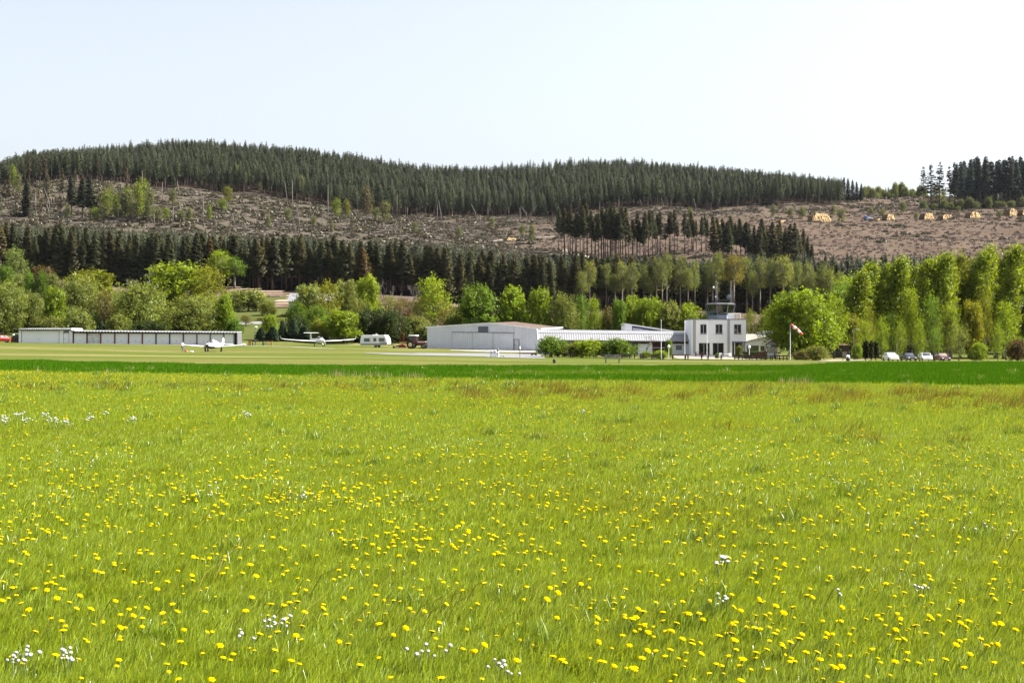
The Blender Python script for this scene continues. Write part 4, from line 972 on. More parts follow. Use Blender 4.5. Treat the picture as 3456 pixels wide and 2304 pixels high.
# ------------------------------------------------------------------ blown-down slope and clearing
BRUSH = M_leaf('brush', .08, .02, hue=((.040, .037, .021), (.096, .083, .056)))
SLASH = M_leaf('slash', .05, .02, hue=((.034, .025, .021), (.095, .070, .056)))
LOGM = M('dead_log', (.13, .105, .09), .9, var=.25, vs=.5); CHIP = M('split_wood', (.26, .19, .12), .85, var=.15, vs=2)
def brush(seed, n, L, h, mat, sz):
    rng = np.random.default_rng(seed); a = rng.uniform(0, 6.28, n); r = rng.uniform(0, 1, n)**.6*L
    C = np.stack([r*np.cos(a)*1.5, r*np.sin(a), h*(1 - (r/L)**2)*rng.uniform(.1, 1, n)], 1)
    V, q = leaf_quads(C, rng.normal(size=(n, 3)) + [0, 0, .3], sz*rng.uniform(.5, 1.6, n), rng, 3.0)
    return np_mesh('brush', V, q, tint=np.clip(rng.normal(.5, .25, n), 0, 1), mats=[mat])
def logs(seed, n, L, r, mat):
    rd = random.Random(seed); mb = MB()
    for _ in range(n):
        a = rd.gauss(-.35, .35); l = L*rd.uniform(.4, 1); p = Vector((rd.uniform(-4, 4), rd.uniform(-4, 4), rd.uniform(.2, 1.3))); d = Vector((math.cos(a), math.sin(a), rd.uniform(-.05, .12)))
        mb.tube(p - d*l/2, p + d*l/2, r*rd.uniform(.7, 1.3), r*.5, 5)
    return mesh_of(mb, 'logs', mat)
protos = [src(brush(800+i, 150, 2.6, 1.5, BRUSH, .5)) for i in range(4)] + [src(logs(820+i, 4, 13, .19, LOGM)) for i in range(3)] + [src(brush(830+i, 46, .8, .8, SLASH, .24)) for i in range(3)] + [src(logs(840+i, 3, 2.2, .13, CHIP)) for i in range(2)] + [src(logs(850+i, 3, 7, .16, LOGM)) for i in range(2)]
pts, idx, rot, scl = [], [], [], []
random.seed(33)
def dput(px, D, i, s):
    x = xat(px, D); pts.append((x, D, gz(x, D))); idx.append(i); rot.append(random.uniform(-.5, .5)); scl.append(s)
for _ in range(4600):
    px = random.uniform(-350, 2000); D = random.uniform(668, 1052)
    if random.random() < max(0, (px - 1350)/700): continue
    r = random.random()
    dput(px, D, random.randrange(4) if r < .74 else 4 + random.randrange(3) if r < .9 else 7 + random.randrange(3), random.uniform(.5, 1.25))
for _ in range(11000):
    px = random.uniform(1350, 3900); D = random.uniform(650, 1050); r = random.random()
    dput(px, D, 7 + random.randrange(3) if r < .80 else 10 + random.randrange(2) if r < .88 else 12 + random.randrange(2) if r < .985 else random.randrange(4), random.uniform(.4, 1.15) if D < 960 else random.uniform(.7, 1.4))
for _ in range(350):
    px = random.uniform(1700, 3900); D = random.uniform(980, 1075); dput(px, D, random.randrange(4) if random.random() < .7 else 12, random.uniform(.5, .9))
for _ in range(1500):
    px = random.uniform(2790, 3300); D = random.uniform(1050, 1385); dput(px, D, 7 + random.randrange(3) if random.random() < .8 else random.randrange(4), random.uniform(.5, 1.1))
scatter('forest_debris', pts, idx, rot, scl, protos, 'grey brown branches, brush and wood left lying over the cleared slopes', 'debris')
random.seed(44)
for i in range(46):
    px = random.uniform(330, 1700); py = np.interp(px, [330, 700, 1200, 1700], [690, 735, 775, 790]) + random.uniform(-45, 30)
    D = hit(px, py, 660); L = random.uniform(11, 19); a = random.gauss(-.5, .3); p = G(px, D, random.uniform(.5, 1.4))
    e = Vector((p.x + math.cos(a)*L, p.y + math.sin(a)*L, 0)); e.z = gz(e.x, e.y) + random.uniform(.3, 1.6)
    t = link('fallen_trunk', mesh_of(MB().tube((0, 0, 0), e - p, .24, .10, 6), 'fallen_trunk', LOGM), None, p)
    tag(t, 'long grey spruce trunk lying on the blown down slope', 'fallen trunk', 'fallen trunks on the blown down slope')
SN = [(170,728,638,.1),(165,725,690,.1),(175,700,640,.12),(262,660,590,0),(370,690,610,0),(480,650,575,0),(548,690,615,0),(610,745,680,.03),(605,672,612,.05),(678,690,640,0),(686,768,660,0),(715,625,555,.12),(790,765,720,.06),(870,735,664,0),(760,700,655,.1),(935,772,730,0),(969,705,612,.04),(987,785,610,0),(1012,788,685,.06),(1036,772,725,0),(1090,780,737,0),(1107,795,622,0),(1164,788,746,0),(1250,804,780,0),(1282,775,755,0),(1340,735,655,0),(1375,730,700,0),(1408,730,700,0),(1476,765,690,0),(1490,765,675,.05),(1500,720,675,0),(1608,745,690,.14),(1620,770,725,0),(1755,755,700,0),(1780,745,695,.2),(1850,735,690,.15),(2165,700,672,.1),(2240,708,668,.1),(2350,720,672,.08),(120,735,650,0),(50,735,640,0),(35,735,680,0),(190,745,700,0),(236,745,690,0),(300,745,690,0),(520,760,720,0),(585,752,700,0),(400,752,712,0),(455,745,690,0)]
for i, (px, py, top, ln) in enumerate(SN):
    D = hit(px, py, 660); p = G(px, D, -.2); h = zpy(top, D) - p.z; rd = random.Random(i); mb = MB()
    mb.path([(0, 0, 0), (-ln*h*.5, 0, h*.5), (-ln*h*2.2, 0, h)], [.26, .21, .10], 6)
    for k in range(rd.randint(3, 9)):
        f = rd.uniform(.45, .98); a = rd.uniform(0, 6.28); L = rd.uniform(.6, 1.9)*(1.3 - f); q = Vector((-ln*h*2.2*f*f, 0, h*f)); mb.tube(q, q + Vector((math.cos(a)*L, math.sin(a)*L, rd.uniform(-.3, .3))), .05, .015, 4)
    t = link('dead_trunk', mesh_of(mb, 'dead_trunk', BARK_PALE if i % 3 else BARK_GREY), None, p)
    tag(t, 'bare broken spruce trunk still standing on the blown down slope', 'dead tree', 'dead trunks standing on the blown down slope')
# log piles
LEND = M('log_end', (.66, .46, .22), .85, var=.2, vs=2); LBARK = M('log_bark', (.17, .11, .06), .9, var=.2, vs=1)
LPINK = M('peeled_log', (.30, .215, .155), .85, var=.15, vs=.6); LPINK2 = M('peeled_log_end', (.30, .22, .15), .85, var=.15, vs=2)
def log_pile(px0, px1, base, top, label, r=.42, L=5, D=None):
    D = D or hit((px0+px1)/2, base, 640); x0, x1 = xat(px0, D), xat(px1, D); h = (base - top)/F*D; w = x1 - x0; c = G((px0+px1)/2, D)
    r = min(r, h/3.2); mb = MB(); rows = max(2, int(h/(r*1.75))); rd = random.Random(int(px0))
    for k in range(rows):
        f = k/rows; ww = w*math.sqrt(max(.05, 1 - f**2*.86)) ; n = max(1, int(ww/(2*r)))
        for j in range(n):
            x = c.x + (j - (n-1)/2)*2*r*1.0 + (r if k % 2 else 0)*.7; z = c.z + r + k*r*1.75 + rd.uniform(-.06, .06)*r; o = rd.uniform(-.35, .35); rr = r*rd.uniform(.8, 1.08)
            ring = lambda y: [(x + rr*math.cos(t), y, z + rr*math.sin(t)) for t in [2*math.pi*q/8 for q in range(8)]]
            b = len(mb.v); mb.loft([ring(D + o), ring(D + o + L)], caps=False, mi=1); nb = len(mb.v); mb.v += [Vector(p) for p in ring(D + o)] + [Vector(p) for p in ring(D + o + L)]
            mb.f += [tuple(nb + q for q in range(8)), tuple(nb + 8 + q for q in reversed(range(8)))]; mb.mi += [0, 0]
    rz = Matrix.Rotation(R(32), 3, 'Z'); mb.v = [c + rz @ (v - c) for v in mb.v]
    t = thing('log_pile', label, 'log pile', c); mb.build('logs', [LEND, LBARK], t)
for a in [(2730, 2818, 749, 721, 'widest yellow log pile on the clearing, beside pale saplings'), (2958, 2971, 745, 735, 'tiny log pile right of the blue truck'), (2987, 3026, 744, 724, 'yellow log heap just right of the tiny one'),
          (3111, 3160, 742, 719, 'domed yellow log pile in the middle of the clearing row'), (3173, 3224, 741, 724, 'flat wide log pile right of the domed one'), (3265, 3318, 738, 713, 'steep log heap below the dark horizon trees'),
          (3400, 3440, 731, 705, 'tall log heap near the right edge'), (3442, 3490, 728, 706, 'log pile cut by the right edge'), (1706, 1748, 813, 802, 'low log pile beside the forest track'), (2418, 2434, 760, 751, 'tiny log pile between the tops of the open stand'), (2632, 2654, 752, 744, 'very small log pile left of the widest one')]: log_pile(*a)
def trunk_stack(pts_, label, L, rows, per, r=.22):
    """long logs lying across the view, stepped up the slope"""
    mb = MB(); rd = random.Random(len(label)); (px, D) = pts_; c = G(px, D)
    for k in range(rows):
        for j in range(per):
            y = c.y + k*2*r*per*.5 + j*2*r; z = gz(c.x, y) + r + min(k, 2)*.35*((j + k) % 3); l = L*rd.uniform(.82, 1.05); x = c.x + rd.uniform(-.3, .3)
            mb.tube((x - l/2, y + rd.uniform(-.1, .1), z + rd.uniform(0, .12)), (x + l/2, y, z + rd.uniform(0, .12)), r*rd.uniform(.8, 1.1), r*.8, 7)
    t = thing('log_stack', label, 'log stack', c); mb.build('logs', [LPINK], t)
trunk_stack((948, hit(948, 1040)), 'stack of pale peeled logs stepping down the grassy slope', 6.2, 9, 8)
trunk_stack((985, hit(985, 1020)), 'second pale log stack half hidden by the drooping tree', 5, 6, 6)
trunk_stack((905, hit(905, 1003)), 'long pale log stack along the foot of the dark forest', 9, 4, 6)
trunk_stack((835, hit(835, 993)), 'pale log stack at the forest foot behind the round bush', 9, 4, 6)
trunk_stack((775, hit(775, 986)), 'pale log stack below the slender green trees', 8, 3, 5)
trunk_stack((1318, hit(1318, 1060)), 'pale log stack on the brown earth above the caravan', 6, 6, 6)
trunk_stack((1525, hit(1525, 1055)), 'pale log stack on the brown earth above the hangar left side', 6, 5, 5)
# ------------------------------------------------------------------ building materials
def M_corr(name, col, streak=.5, zbase=None):
    """painted trapezoid sheet with dirty streaks rising from the ground"""
    m, t, o = nt_new(name); p = N(t, 'ShaderNodeBsdfPrincipled'); p.inputs['Roughness'].default_value = .5
    n = noise(t, 1.0, 3, pos(t, (3.2, 3.2, .12)), .6)
    tc = N(t, 'ShaderNodeTexCoord'); sp = N(t, 'ShaderNodeSeparateXYZ'); t.links.new(tc.outputs['Object'], sp.inputs[0])
    hgt = mathn(t, 'SUBTRACT', 1.0, ramp(t, sp.outputs['Z'], .0, 1.0))
    f = ramp(t, mathn(t, 'MULTIPLY', mathn(t, 'ADD', n, mathn(t, 'MULTIPLY', hgt, .30)), mathn(t, 'ADD', hgt, 0.05)), .50, .70)
    c = mixc(t, ramp(t, noise(t, .6, 3, pos(t)), .3, .7), tuple(v*.9 for v in col), col)
    t.links.new(mixc(t, mathn(t, 'MULTIPLY', f, streak), c, (.07, .065, .06)), p.inputs['Base Color']); t.links.new(p.outputs[0], o.inputs[0]); return m
SHEET = M_corr('sheet_white', (.58, .60, .66)); SHEETR = M('sheet_roof', (.17, .17, .18), .45, var=.06, vs=.4)
RUST = M('roof_rust', (.080, .048, .036), .9, var=.18, vs=.5); TRIM = M('trim_white', (.75, .75, .75), .5, var=.05)
WHITE = M('plaster_white', (.78, .78, .82), .8, var=.03, vs=.3); CREAM = M('annexe_roof', (.155, .143, .115), .8, var=.08, vs=.4)
WHITEB = M('plaster_bright', (.87, .87, .94), .8, var=.03, vs=.3); BEIGE = M('pilaster_beige', (.40, .385, .38), .8, var=.05); FRAME = M('frame_grey', (.42, .42, .44), .5, var=.05); FRAMEW = M('frame_white', (.72, .72, .73), .5, var=.05)
DGLASS = M_glass('window_dark', (.012, .016, .016), .03); GGLASS = M_glass('window_grey', (.10, .11, .12), .15)
DBROWN = M('wood_dark', (.055, .038, .030), .85, var=.2, vs=1); RBROWN = M('wood_redbrown', (.085, .030, .028), .8, var=.2, vs=1)
WOOD = M('wood_weathered', (.13, .095, .07), .85, var=.25, vs=2); WOODL = M('wood_pale', (.21, .175, .14), .85, var=.2, vs=2)
BLUE = M('paint_navy', (.030, .045, .090), .5, var=.08); DRED = M('paint_darkred', (.15, .025, .022), .6, var=.1); SLATE = M('paint_slate', (.14, .155, .19), .6, var=.08)
GREY = M('paint_grey', (.15, .155, .165), .6, var=.08); GREYB = M('paint_bluegrey', (.20, .225, .29), .55, var=.06); BLACK = M('black', (.015, .015, .016), .6, var=.1); RUBBER = M('rubber', (.02, .02, .02), .85, var=.15, vs=4)
RED = M('paint_red', (.22, .012, .010), .4, var=.1); MAROON = M('paint_maroon', (.13, .012, .016), .35, var=.08); ORANGE = M('paint_orange', (.32, .09, .012), .6, var=.1)
GEL = M('gelcoat_white', (.82, .82, .82), .22, var=.02); CARW = M('car_white', (.80, .80, .80), .2, var=.02); CARD = M('car_dark', (.03, .034, .042), .18, var=.05); CARM = M('car_maroon', (.055, .012, .016), .2, var=.05)
CARR = M('car_red', (.42, .025, .02), .25, var=.05); CARB = M('car_blue', (.06, .12, .40), .3, var=.05); CHROME = M('chrome', (.6, .6, .6), .2, 1.0, var=.02); STEEL = M('galvanised', (.18, .185, .19), .5, .3, var=.1)
LAMP = M('lamp_glass', (.72, .72, .70), .3, var=.02); SKIN = M('skin', (.48, .28, .2), .6, var=.05); CREAMP = M('hub_cream', (.60, .52, .30), .5, var=.06); BLOCK = M('block_grey', (.11, .107, .115), .9, var=.25, vs=3)
TEALG = M_clear('tower_glass', (.22, .38, .34), .07); CANOPY = M_glass('canopy_glass', (.03, .035, .045), .04); AIRW = M('aircraft_white', (.83, .83, .83), .25, var=.02); TAILR = M('lens_red', (.35, .01, .01), .3, var=.05)

def corr_wall(mb, p0, p1, zb, zt, pitch=.30, amp=.045, mi=0, thick=.0):
    """vertical trapezoid sheet between two ground points; zb, zt give bottom and top height at fraction f"""
    p0, p1 = Vector(p0), Vector(p1); d = p1 - p0; L = math.hypot(d.x, d.y); n = Vector((d.y, -d.x, 0))/L; k = max(2, int(L/pitch)); b = len(mb.v)
    fs = []
    for i in range(k):
        for q, a in ((0, 0), (.3, 0), (.5, 1), (.8, 1)): fs.append(((i + q)/k, a))
    fs.append((1, 0))
    for f, a in fs:
        q = p0 + d*f + n*amp*a; mb.v += [Vector((q.x, q.y, zb(f))), Vector((q.x, q.y, zt(f)))]
    for i in range(len(fs)-1): mb.f.append((b+2*i, b+2*i+2, b+2*i+3, b+2*i+1)); mb.mi.append(mi)
def corr_roof(mb, a0, a1, b0, b1, pitch=.35, amp=.05, mi=0):
    """roof sheet: edge a0-a1 (eave) to b0-b1 (ridge), ribs running eave to ridge"""
    a0, a1, b0, b1 = map(Vector, (a0, a1, b0, b1)); L = (a1-a0).length; k = max(2, int(L/pitch)); n = (a1-a0).cross(b0-a0).normalized(); b = len(mb.v)
    if n.z < 0: n = -n
    fs = [((i + q)/k, a) for i in range(k) for q, a in ((0, 0), (.28, 0), (.5, 1), (.78, 1))] + [(1, 0)]
    for f, a in fs: mb.v += [a0.lerp(a1, f) + n*amp*a, b0.lerp(b1, f) + n*amp*a]
    for i in range(len(fs)-1): mb.f.append((b+2*i, b+2*i+2, b+2*i+3, b+2*i+1)); mb.mi.append(mi)
def wall_open(mb, x0, x1, y0, y1, z0, z1, ops, mi=0):
    """box wall facing -y with rectangular openings (x0, x1, z0, z1)"""
    xs = sorted({x0, x1, *[v for o in ops for v in o[:2]]}); zs = sorted({z0, z1, *[v for o in ops for v in o[2:]]})
    for i in range(len(xs)-1):
        run = None
        for j in range(len(zs)-1):
            cx, cz = (xs[i]+xs[i+1])/2, (zs[j]+zs[j+1])/2
            hole = any(o[0] < cx < o[1] and o[2] < cz < o[3] for o in ops)
            if not hole and run is None: run = zs[j]
            if (hole or j == len(zs)-2) and run is not None:
                mb.bb(xs[i], xs[i+1], y0, y1, run, zs[j] if hole else zs[j+1], mi); run = None
def window(parent, x0, x1, y, z0, z1, fm, gm, mull=(.5,), t=.07, name='window', label=None):
    w = MB(); d = .10
    w.bb(x0, x1, y, y+d, z0, z0+t); w.bb(x0, x1, y, y+d, z1-t, z1); w.bb(x0, x0+t, y, y+d, z0+t, z1-t); w.bb(x1-t, x1, y, y+d, z0+t, z1-t)
    for m in mull: xm = x0 + (x1-x0)*m; w.bb(xm-t/2, xm+t/2, y, y+d, z0+t, z1-t)
    o = w.build(name, fm, parent)
    if label: o['label'] = label
    g = MB().bb(x0+t*.5, x1-t*.5, y+.04, y+.055, z0+t*.5, z1-t*.5).build('pane', gm, o); return o
def root(name, label, cat, loc, group=None, rz=0):
    o = thing(name, label, cat, loc, rz, group); return o
def zp(py, D): return zpy(py, D)

# ------------------------------------------------------------------ white garage and carports on the left
D = 288.0; s = D/F
def ux(px): return xat(px, D)
zl, zr = gz(ux(63), D), gz(ux(237), D); zb = min(zl, zr) - .15
t = root('garage', 'long white flat garage with corrugated roof at the left end of the carports', 'garage', (ux(150), D, zb))
zt = zp(1114, D); zrt = zp(1106, D)
mb = MB(); dx0, dx1 = ux(73), ux(199); ex0, ex1 = ux(214.5), ux(232.5)
wall_open(mb, ux(63), ux(237), D, D+.25, zb, zt, [(dx0, dx1, zb, zp(1117, D)), (ex0, ex1, zb, zp(1113.9, D))])
mb.bb(ux(63), ux(63)+.25, D+.25, D+6.5, zb, zt); mb.bb(ux(237)-.25, ux(237), D+.25, D+6.5, zb, zt); mb.bb(ux(63)+.25, ux(237)-.25, D+6.25, D+6.5, zb, zt); mb.build('wall', WHITE, t)
md = MB()
for k in range(6): md.bb(dx0+.02, dx1-.02, D+.08, D+.14, zb + (zp(1117, D)-zb)*k/6 + .012, zb + (zp(1117, D)-zb)*(k+1)/6 - .012)
md.bb(dx0, dx1, D+.12, D+.16, zb, zp(1117, D)-.02); dr = md.build('garage_door', WHITE, t); MB().bb(dx0-.07, dx0, D-.02, D+.05, zb, zp(1116.5, D)).bb(dx1, dx1+.07, D-.02, D+.05, zb, zp(1116.5, D)).bb(dx0-.07, dx1+.07, D-.02, D+.05, zp(1116.5, D), zp(1116.5, D)+.07).bb(ex0-.05, ex0, D-.02, D+.05, zb, zp(1114, D)).bb(ex1, ex1+.05, D-.02, D+.05, zb, zp(1114, D)).build('door_frame', GREY, t); MB().bb(dx0+3.4, dx0+3.6, D+.03, D+.08, zb+.9, zb+.98).build('handle', BLACK, dr)
d2 = MB().bb(ex0, ex1, D+.1, D+.16, zb, zp(1124, D)).build('door', WHITE, t); MB().bb(ex0+.12, ex0+.17, D+.04, D+.1, zb+1.0, zb+1.14).build('handle', BLACK, d2)
window(t, ex0, ex1, D+.06, zp(1122.5, D), zp(1114.5, D), FRAME, GGLASS, ())
rf = MB(); corr_roof(rf, (ux(61), D-.5, zrt-.28), (ux(243), D-.5, zrt-.28), (ux(61), D+6.8, zrt-.1), (ux(243), D+6.8, zrt-.1), .36, .09)
rf.build('roof', SHEETR, t); MB().bb(ux(62.5), ux(241), D-.42, D-.36, zt-.04, zrt-.32).build('fascia', GREY, t)
MB().prism([(ux(241.6), D-.5, zrt-.5), (ux(243), D-.5, zrt-.1), (ux(243.5), D-.5, zrt-.1), (ux(246.5), D-.5, zrt-.5)], (0, 7.3, 0)).build('gutter_end', TRIM, t)
edges = [247, 293.5, 339.5, 387, 433.5, 480, 526.2, 572.5, 618.5, 664, 709.5, 755, 790, 801]
tl = math.atan2(gz(ux(815), D) - gz(ux(247), D), ux(815) - ux(247))
t = root('carport_row', 'low row of carport bays with white doors under one corrugated roof', 'garage', (ux(531), D, gz(ux(531), D) - .1))
def zbay(px): return zp(np.interp(px, [247, 815], [1159.5, 1163]), D)
def zroof(px): return zp(np.interp(px, [247, 815], [1115, 1119.5]), D)
def zfas(px): return zp(np.interp(px, [247, 815], [1124.5, 1127.5]), D)
bl = [RBROWN, RBROWN, DRED, DRED, DRED, DRED, BLUE, BLUE, BLUE, GREY, GREY, GREY, GREY]
for i in range(12):
    a, b = edges[i], edges[i+1]; tall = i == 11
    z0, z1 = zbay((a+b)/2), (zroof((a+b)/2) - .42 if tall else zfas((a+b)/2))
    pb = MB(); n = 5
    for k in range(n): pb.bb(ux(a)+.14, ux(b)-.14, D+.1, D+.16, z0 + (z1-z0)*k/n + .01, z0 + (z1-z0)*(k+1)/n - .01)
    pb.bb(ux(a)+.12, ux(b)-.12, D+.14, D+.18, z0, z1 - .01)
    p_ = pb.build('garage_door', WHITE if i != 1 else M('door_weathered', (.70, .69, .70), .8, var=.18, vs=2), t)
    MB().bb(ux((a+b)/2)-.08, ux((a+b)/2)+.08, D+.04, D+.1, z0+.62, z0+.70).build('handle', BLACK, p_)
    if not tall: MB().bb(ux(a)+.1, ux(b)-.1, D-.02, D+.08, z1, zroof((a+b)/2)-.24).build('fascia_board', DBROWN, t)
for i, e in enumerate(edges[:13]): MB().bb(ux(e)-.11, ux(e)+.11, D-.05, D+.3, zbay(e)-.2, zroof(e)-.22).build('post', bl[min(i, 12)], t)
ew = MB().bb(ux(801)-.25, ux(801)+.02, D+.02, D+4.7, zbay(801)-.3, zroof(801)-.2); ew.bb(ux(247), ux(801)-.25, D+4.5, D+4.7, zbay(500)-1, zroof(801)-.3); ew.build('wall', BLOCK, t)
fl = MB().bb(ux(237)+.02, ux(247)-.12, D+.02, D+.3, zbay(247)-.2, zroof(247)-.35).build('side_panel', WHITE, t)
rf = MB(); corr_roof(rf, (ux(246.8), D-.7, zroof(247)-.22), (ux(802.5), D-.7, zroof(802)-.22), (ux(246.8), D+5.0, zroof(247)-.02), (ux(802.5), D+5.0, zroof(802)-.02), .62, .13); rf.build('roof', SHEETR, t)
MB().prism([(ux(247), D-.6, zroof(247)-.38), (ux(802), D-.6, zroof(802)-.38), (ux(802), D-.6, zroof(802)-.2), (ux(247), D-.6, zroof(247)-.2)], (0, .05, 0)).build('fascia', DBROWN, t)

# ------------------------------------------------------------------ hangar
FL, FR = Vector((xat(1442, 285), 285, 0)), Vector((xat(1821, 277), 277, 0)); dv = FR - FL; nb_ = Vector((-dv.y, dv.x, 0)).normalized(); Lh = 13.6
zbl, zbr = zp(1173.5, 285), zp(1181.5, 277); zel, zer = zp(1104.6, 285), zp(1111, 277); fa = .575; za = zp(1091, 285 - 8*fa)
ztop = lambda f: zel + (za - zel)*f/fa if f < fa else za + (zer - za)*(f - fa)/(1 - fa)
zbot = lambda f: zbl + (zbr - zbl)*f - .12
t = root('hangar', 'white corrugated aircraft hangar with wide sliding door and rusty roof', 'hangar', (FL.x*.5 + FR.x*.5, 281, zbr - .1))
pt = lambda f, o=0: FL + dv*f + nb_*o
dzf = lambda f: zbot(f) + 3.36
f0, f1 = .233, .774; g0, g1 = .7785, .822
w = MB(); corr_wall(w, pt(0), pt(f0), zbot, lambda f: ztop(f*f0)); corr_wall(w, pt(f0), pt(f1), lambda f: dzf(f0 + f*(f1-f0)), lambda f: ztop(f0 + f*(f1-f0)))
corr_wall(w, pt(f1), pt(g0), lambda f: zbot(f1), lambda f: ztop(f1 + f*(g0-f1))); corr_wall(w, pt(g0), pt(g1), lambda f: zbot(g0) + 2.15, lambda f: ztop(g0 + f*(g1-g0))); corr_wall(w, pt(g1), pt(1), lambda f: zbot(g1 + f*(1-g1)), lambda f: ztop(g1 + f*(1-g1)))
corr_wall(w, pt(1), pt(1, Lh), lambda f: zbr - .2, lambda f: zer + .4*f); corr_wall(w, pt(0, Lh), pt(0), lambda f: zbl - .1, lambda f: zel + .4*(1-f)); corr_wall(w, pt(1, Lh), pt(0, Lh), lambda f: zbr-.2, lambda f: ztop(1-f) + .4, 1.2)
w.build('wall', SHEET, t)
for k in range(3):
    a, b = f0 + (f1-f0)*k/3 + .001, f0 + (f1-f0)*(k+1)/3 - .001; m_ = MB(); off = -.16 if k == 1 else -.10
    corr_wall(m_, pt(a, off), pt(b, off), lambda f: zbot(a + f*(b-a)) + .04, lambda f: dzf(a + f*(b-a)) - .03, .42, .03); m_.build('sliding_door', SHEET, t)
MB().prism([pt(f0-.01, -.08) + Vector((0, 0, dzf(f0)-.04)), pt(f1+.01, -.08) + Vector((0, 0, dzf(f1)-.04)), pt(f1+.01, -.08) + Vector((0, 0, dzf(f1)+.06)), pt(f0-.01, -.08) + Vector((0, 0, dzf(f0)+.06))], -nb_*.16).build('door_rail', GREY, t)
d_ = MB().prism([pt(g0+.003, .02) + Vector((0, 0, zbot(g0)+.05)), pt(g1-.003, .02) + Vector((0, 0, zbot(g0)+.05)), pt(g1-.003, .02) + Vector((0, 0, zbot(g0)+2.1)), pt(g0+.003, .02) + Vector((0, 0, zbot(g0)+2.1))], -nb_*.05).build('door', M('door_sheet', (.50, .51, .54), .5, var=.05), t)
MB().box(pt(g0+.008, -.06) + Vector((0, 0, zbot(g0)+1.05)), (.1, .06, .16)).build('handle', BLACK, d_)
df = MB()
for a, b, c, e in ((g0-.003, g0+.002, 0, 2.2), (g1-.002, g1+.003, 0, 2.2), (g0+.002, g1-.002, 2.12, 2.2)): df.prism([pt(a, -.07) + Vector((0, 0, zbot(g0)+c)), pt(b, -.07) + Vector((0, 0, zbot(g0)+c)), pt(b, -.07) + Vector((0, 0, zbot(g0)+e)), pt(a, -.07) + Vector((0, 0, zbot(g0)+e))], -nb_*.03)
df.build('door_frame', SLATE, t)
wf0, wf1 = .466, .548
q4 = lambda o, e=0: [pt(wf0-e, o) + Vector((0, 0, dzf(.5)+.10-e*8)), pt(wf1+e, o) + Vector((0, 0, dzf(.5)+.10-e*8)), pt(wf1+e, o) + Vector((0, 0, dzf(.5)+1.2+e*8)), pt(wf0-e, o) + Vector((0, 0, dzf(.5)+1.2+e*8))]
wo_ = MB().prism(q4(-.06, .004), -nb_*.04).build('window', GREY, t); MB().prism(q4(-.11), -nb_*.03).build('pane', M_glass('hangar_pane', (.055, .07, .10), .25), wo_)
ra, rb = pt(fa, -.25), pt(fa, Lh+.2); up = Vector((0, 0, .06))
rr = MB(); E = lambda f, o, z: pt(f, o) + Vector((0, 0, z))
rr.prism([E(fa, -.05, za+.03), E(1.012, -.05, zer+.0), E(1.012, Lh+.2, zer+.42), E(fa, Lh+.2, za+.43)], (0, 0, .08)); rr.build('roof', RUST, t)
rl = MB().prism([E(-.012, -.05, zel), E(fa-.001, -.05, za+.03), E(fa-.001, Lh+.2, za+.43), E(-.012, Lh+.2, zel+.4)], (0, 0, .08)).build('roof', SHEETR, t)
tr_ = MB()
for a, za_, b, zb_ in ((-.014, zel-.1, fa, za-.06), (fa, za-.06, 1.014, zer-.1)): tr_.prism([E(a, -.08, za_), E(b, -.08, zb_), E(b, -.08, zb_+.24), E(a, -.08, za_+.24)], -nb_*.06)
tr_.prism([E(1.013, -.08, zer-.08), E(1.013, Lh+.25, zer+.32), E(1.013, Lh+.25, zer+.56), E(1.013, -.08, zer+.16)], dv.normalized()*.06)
tr_.prism([E(fa-.2, Lh+.21, za+.18), E(1.013, Lh+.21, zer+.40), E(1.013, Lh+.21, zer+.58), E(fa-.2, Lh+.21, za+.36)], nb_*.05); tr_.build('roof_trim', TRIM, t)

# ------------------------------------------------------------------ long low hall
D = 244.0; x0, x1 = xat(1819, D), xat(2330, D); zL, zR = zp(1196.5, D), zp(1199.5, D); zg = zR - .12
t = root('long_hall', 'long low white hall with ribbed sheet roof between hangar and tower building', 'hall', ((x0+x1)/2, D, zg))
ez = lambda x: zp(np.interp(x, [x0, x1], [1146.5, 1151.5]), D-.6); mz = lambda x: zp(np.interp(x, [x0, x1], [1124, 1129.5]), D+1.6); rz_ = lambda x: zp(np.interp(x, [x0, x1], [1112, 1118]), D+6)
r1 = MB(); corr_roof(r1, (x0-.2, D-.6, ez(x0)), (x1, D-.6, ez(x1)), (x0-.2, D+1.6, mz(x0)), (x1, D+1.6, mz(x1)), .40, .03); r1.build('roof', SHEETR, t)
r2 = MB(); corr_roof(r2, (x0-.2, D+1.58, mz(x0)+.06), (x1, D+1.58, mz(x1)+.06), (x0-.2, D+6, rz_(x0)), (x1, D+6, rz_(x1)), .40, .03); r2.build('roof', SHEETR, t)
rb_ = MB().prism([(x0-.2, D+6, rz_(x0)), (x1, D+6, rz_(x1)), (x1, D+12, ez(x1)+.2), (x0-.2, D+12, ez(x0)+.2)], (0, 0, .06)).build('roof', SHEETR, t)
xa = lambda px: xat(px, D); zt = min(ez(x0), ez(x1)) - .1
ops = [(xa(1912), xa(1966), zg+1.35, zg+2.35), (xa(1966)+.1, xa(2040), zg+1.35, zg+2.35), (xa(2202), xa(2247), zg, zg+2.35), (xa(2279), xa(2304), zg+.95, zg+2.0)]
wl = MB(); wall_open(wl, x0+.1, x1-.05, D+.2, D+.45, zg-.5, zt+.1, ops); wl.bb(x0+.1, x0+.35, D+.45, D+11.8, zg-.5, zt+.1); wl.bb(x0+.35, x1-.05, D+11.6, D+11.85, zg-.5, zt+.1); wl.build('wall', WHITE, t)
MB().bb(x0+.1, x1-.06, D-.45, D+.16, ez(x1)-.26, ez(x1)-.10).build('soffit', DBROWN, t); MB().bb(x0+.1, x1-.06, D+.12, D+.19, zt-.32, zt-.02).build('fascia_board', DBROWN, t)
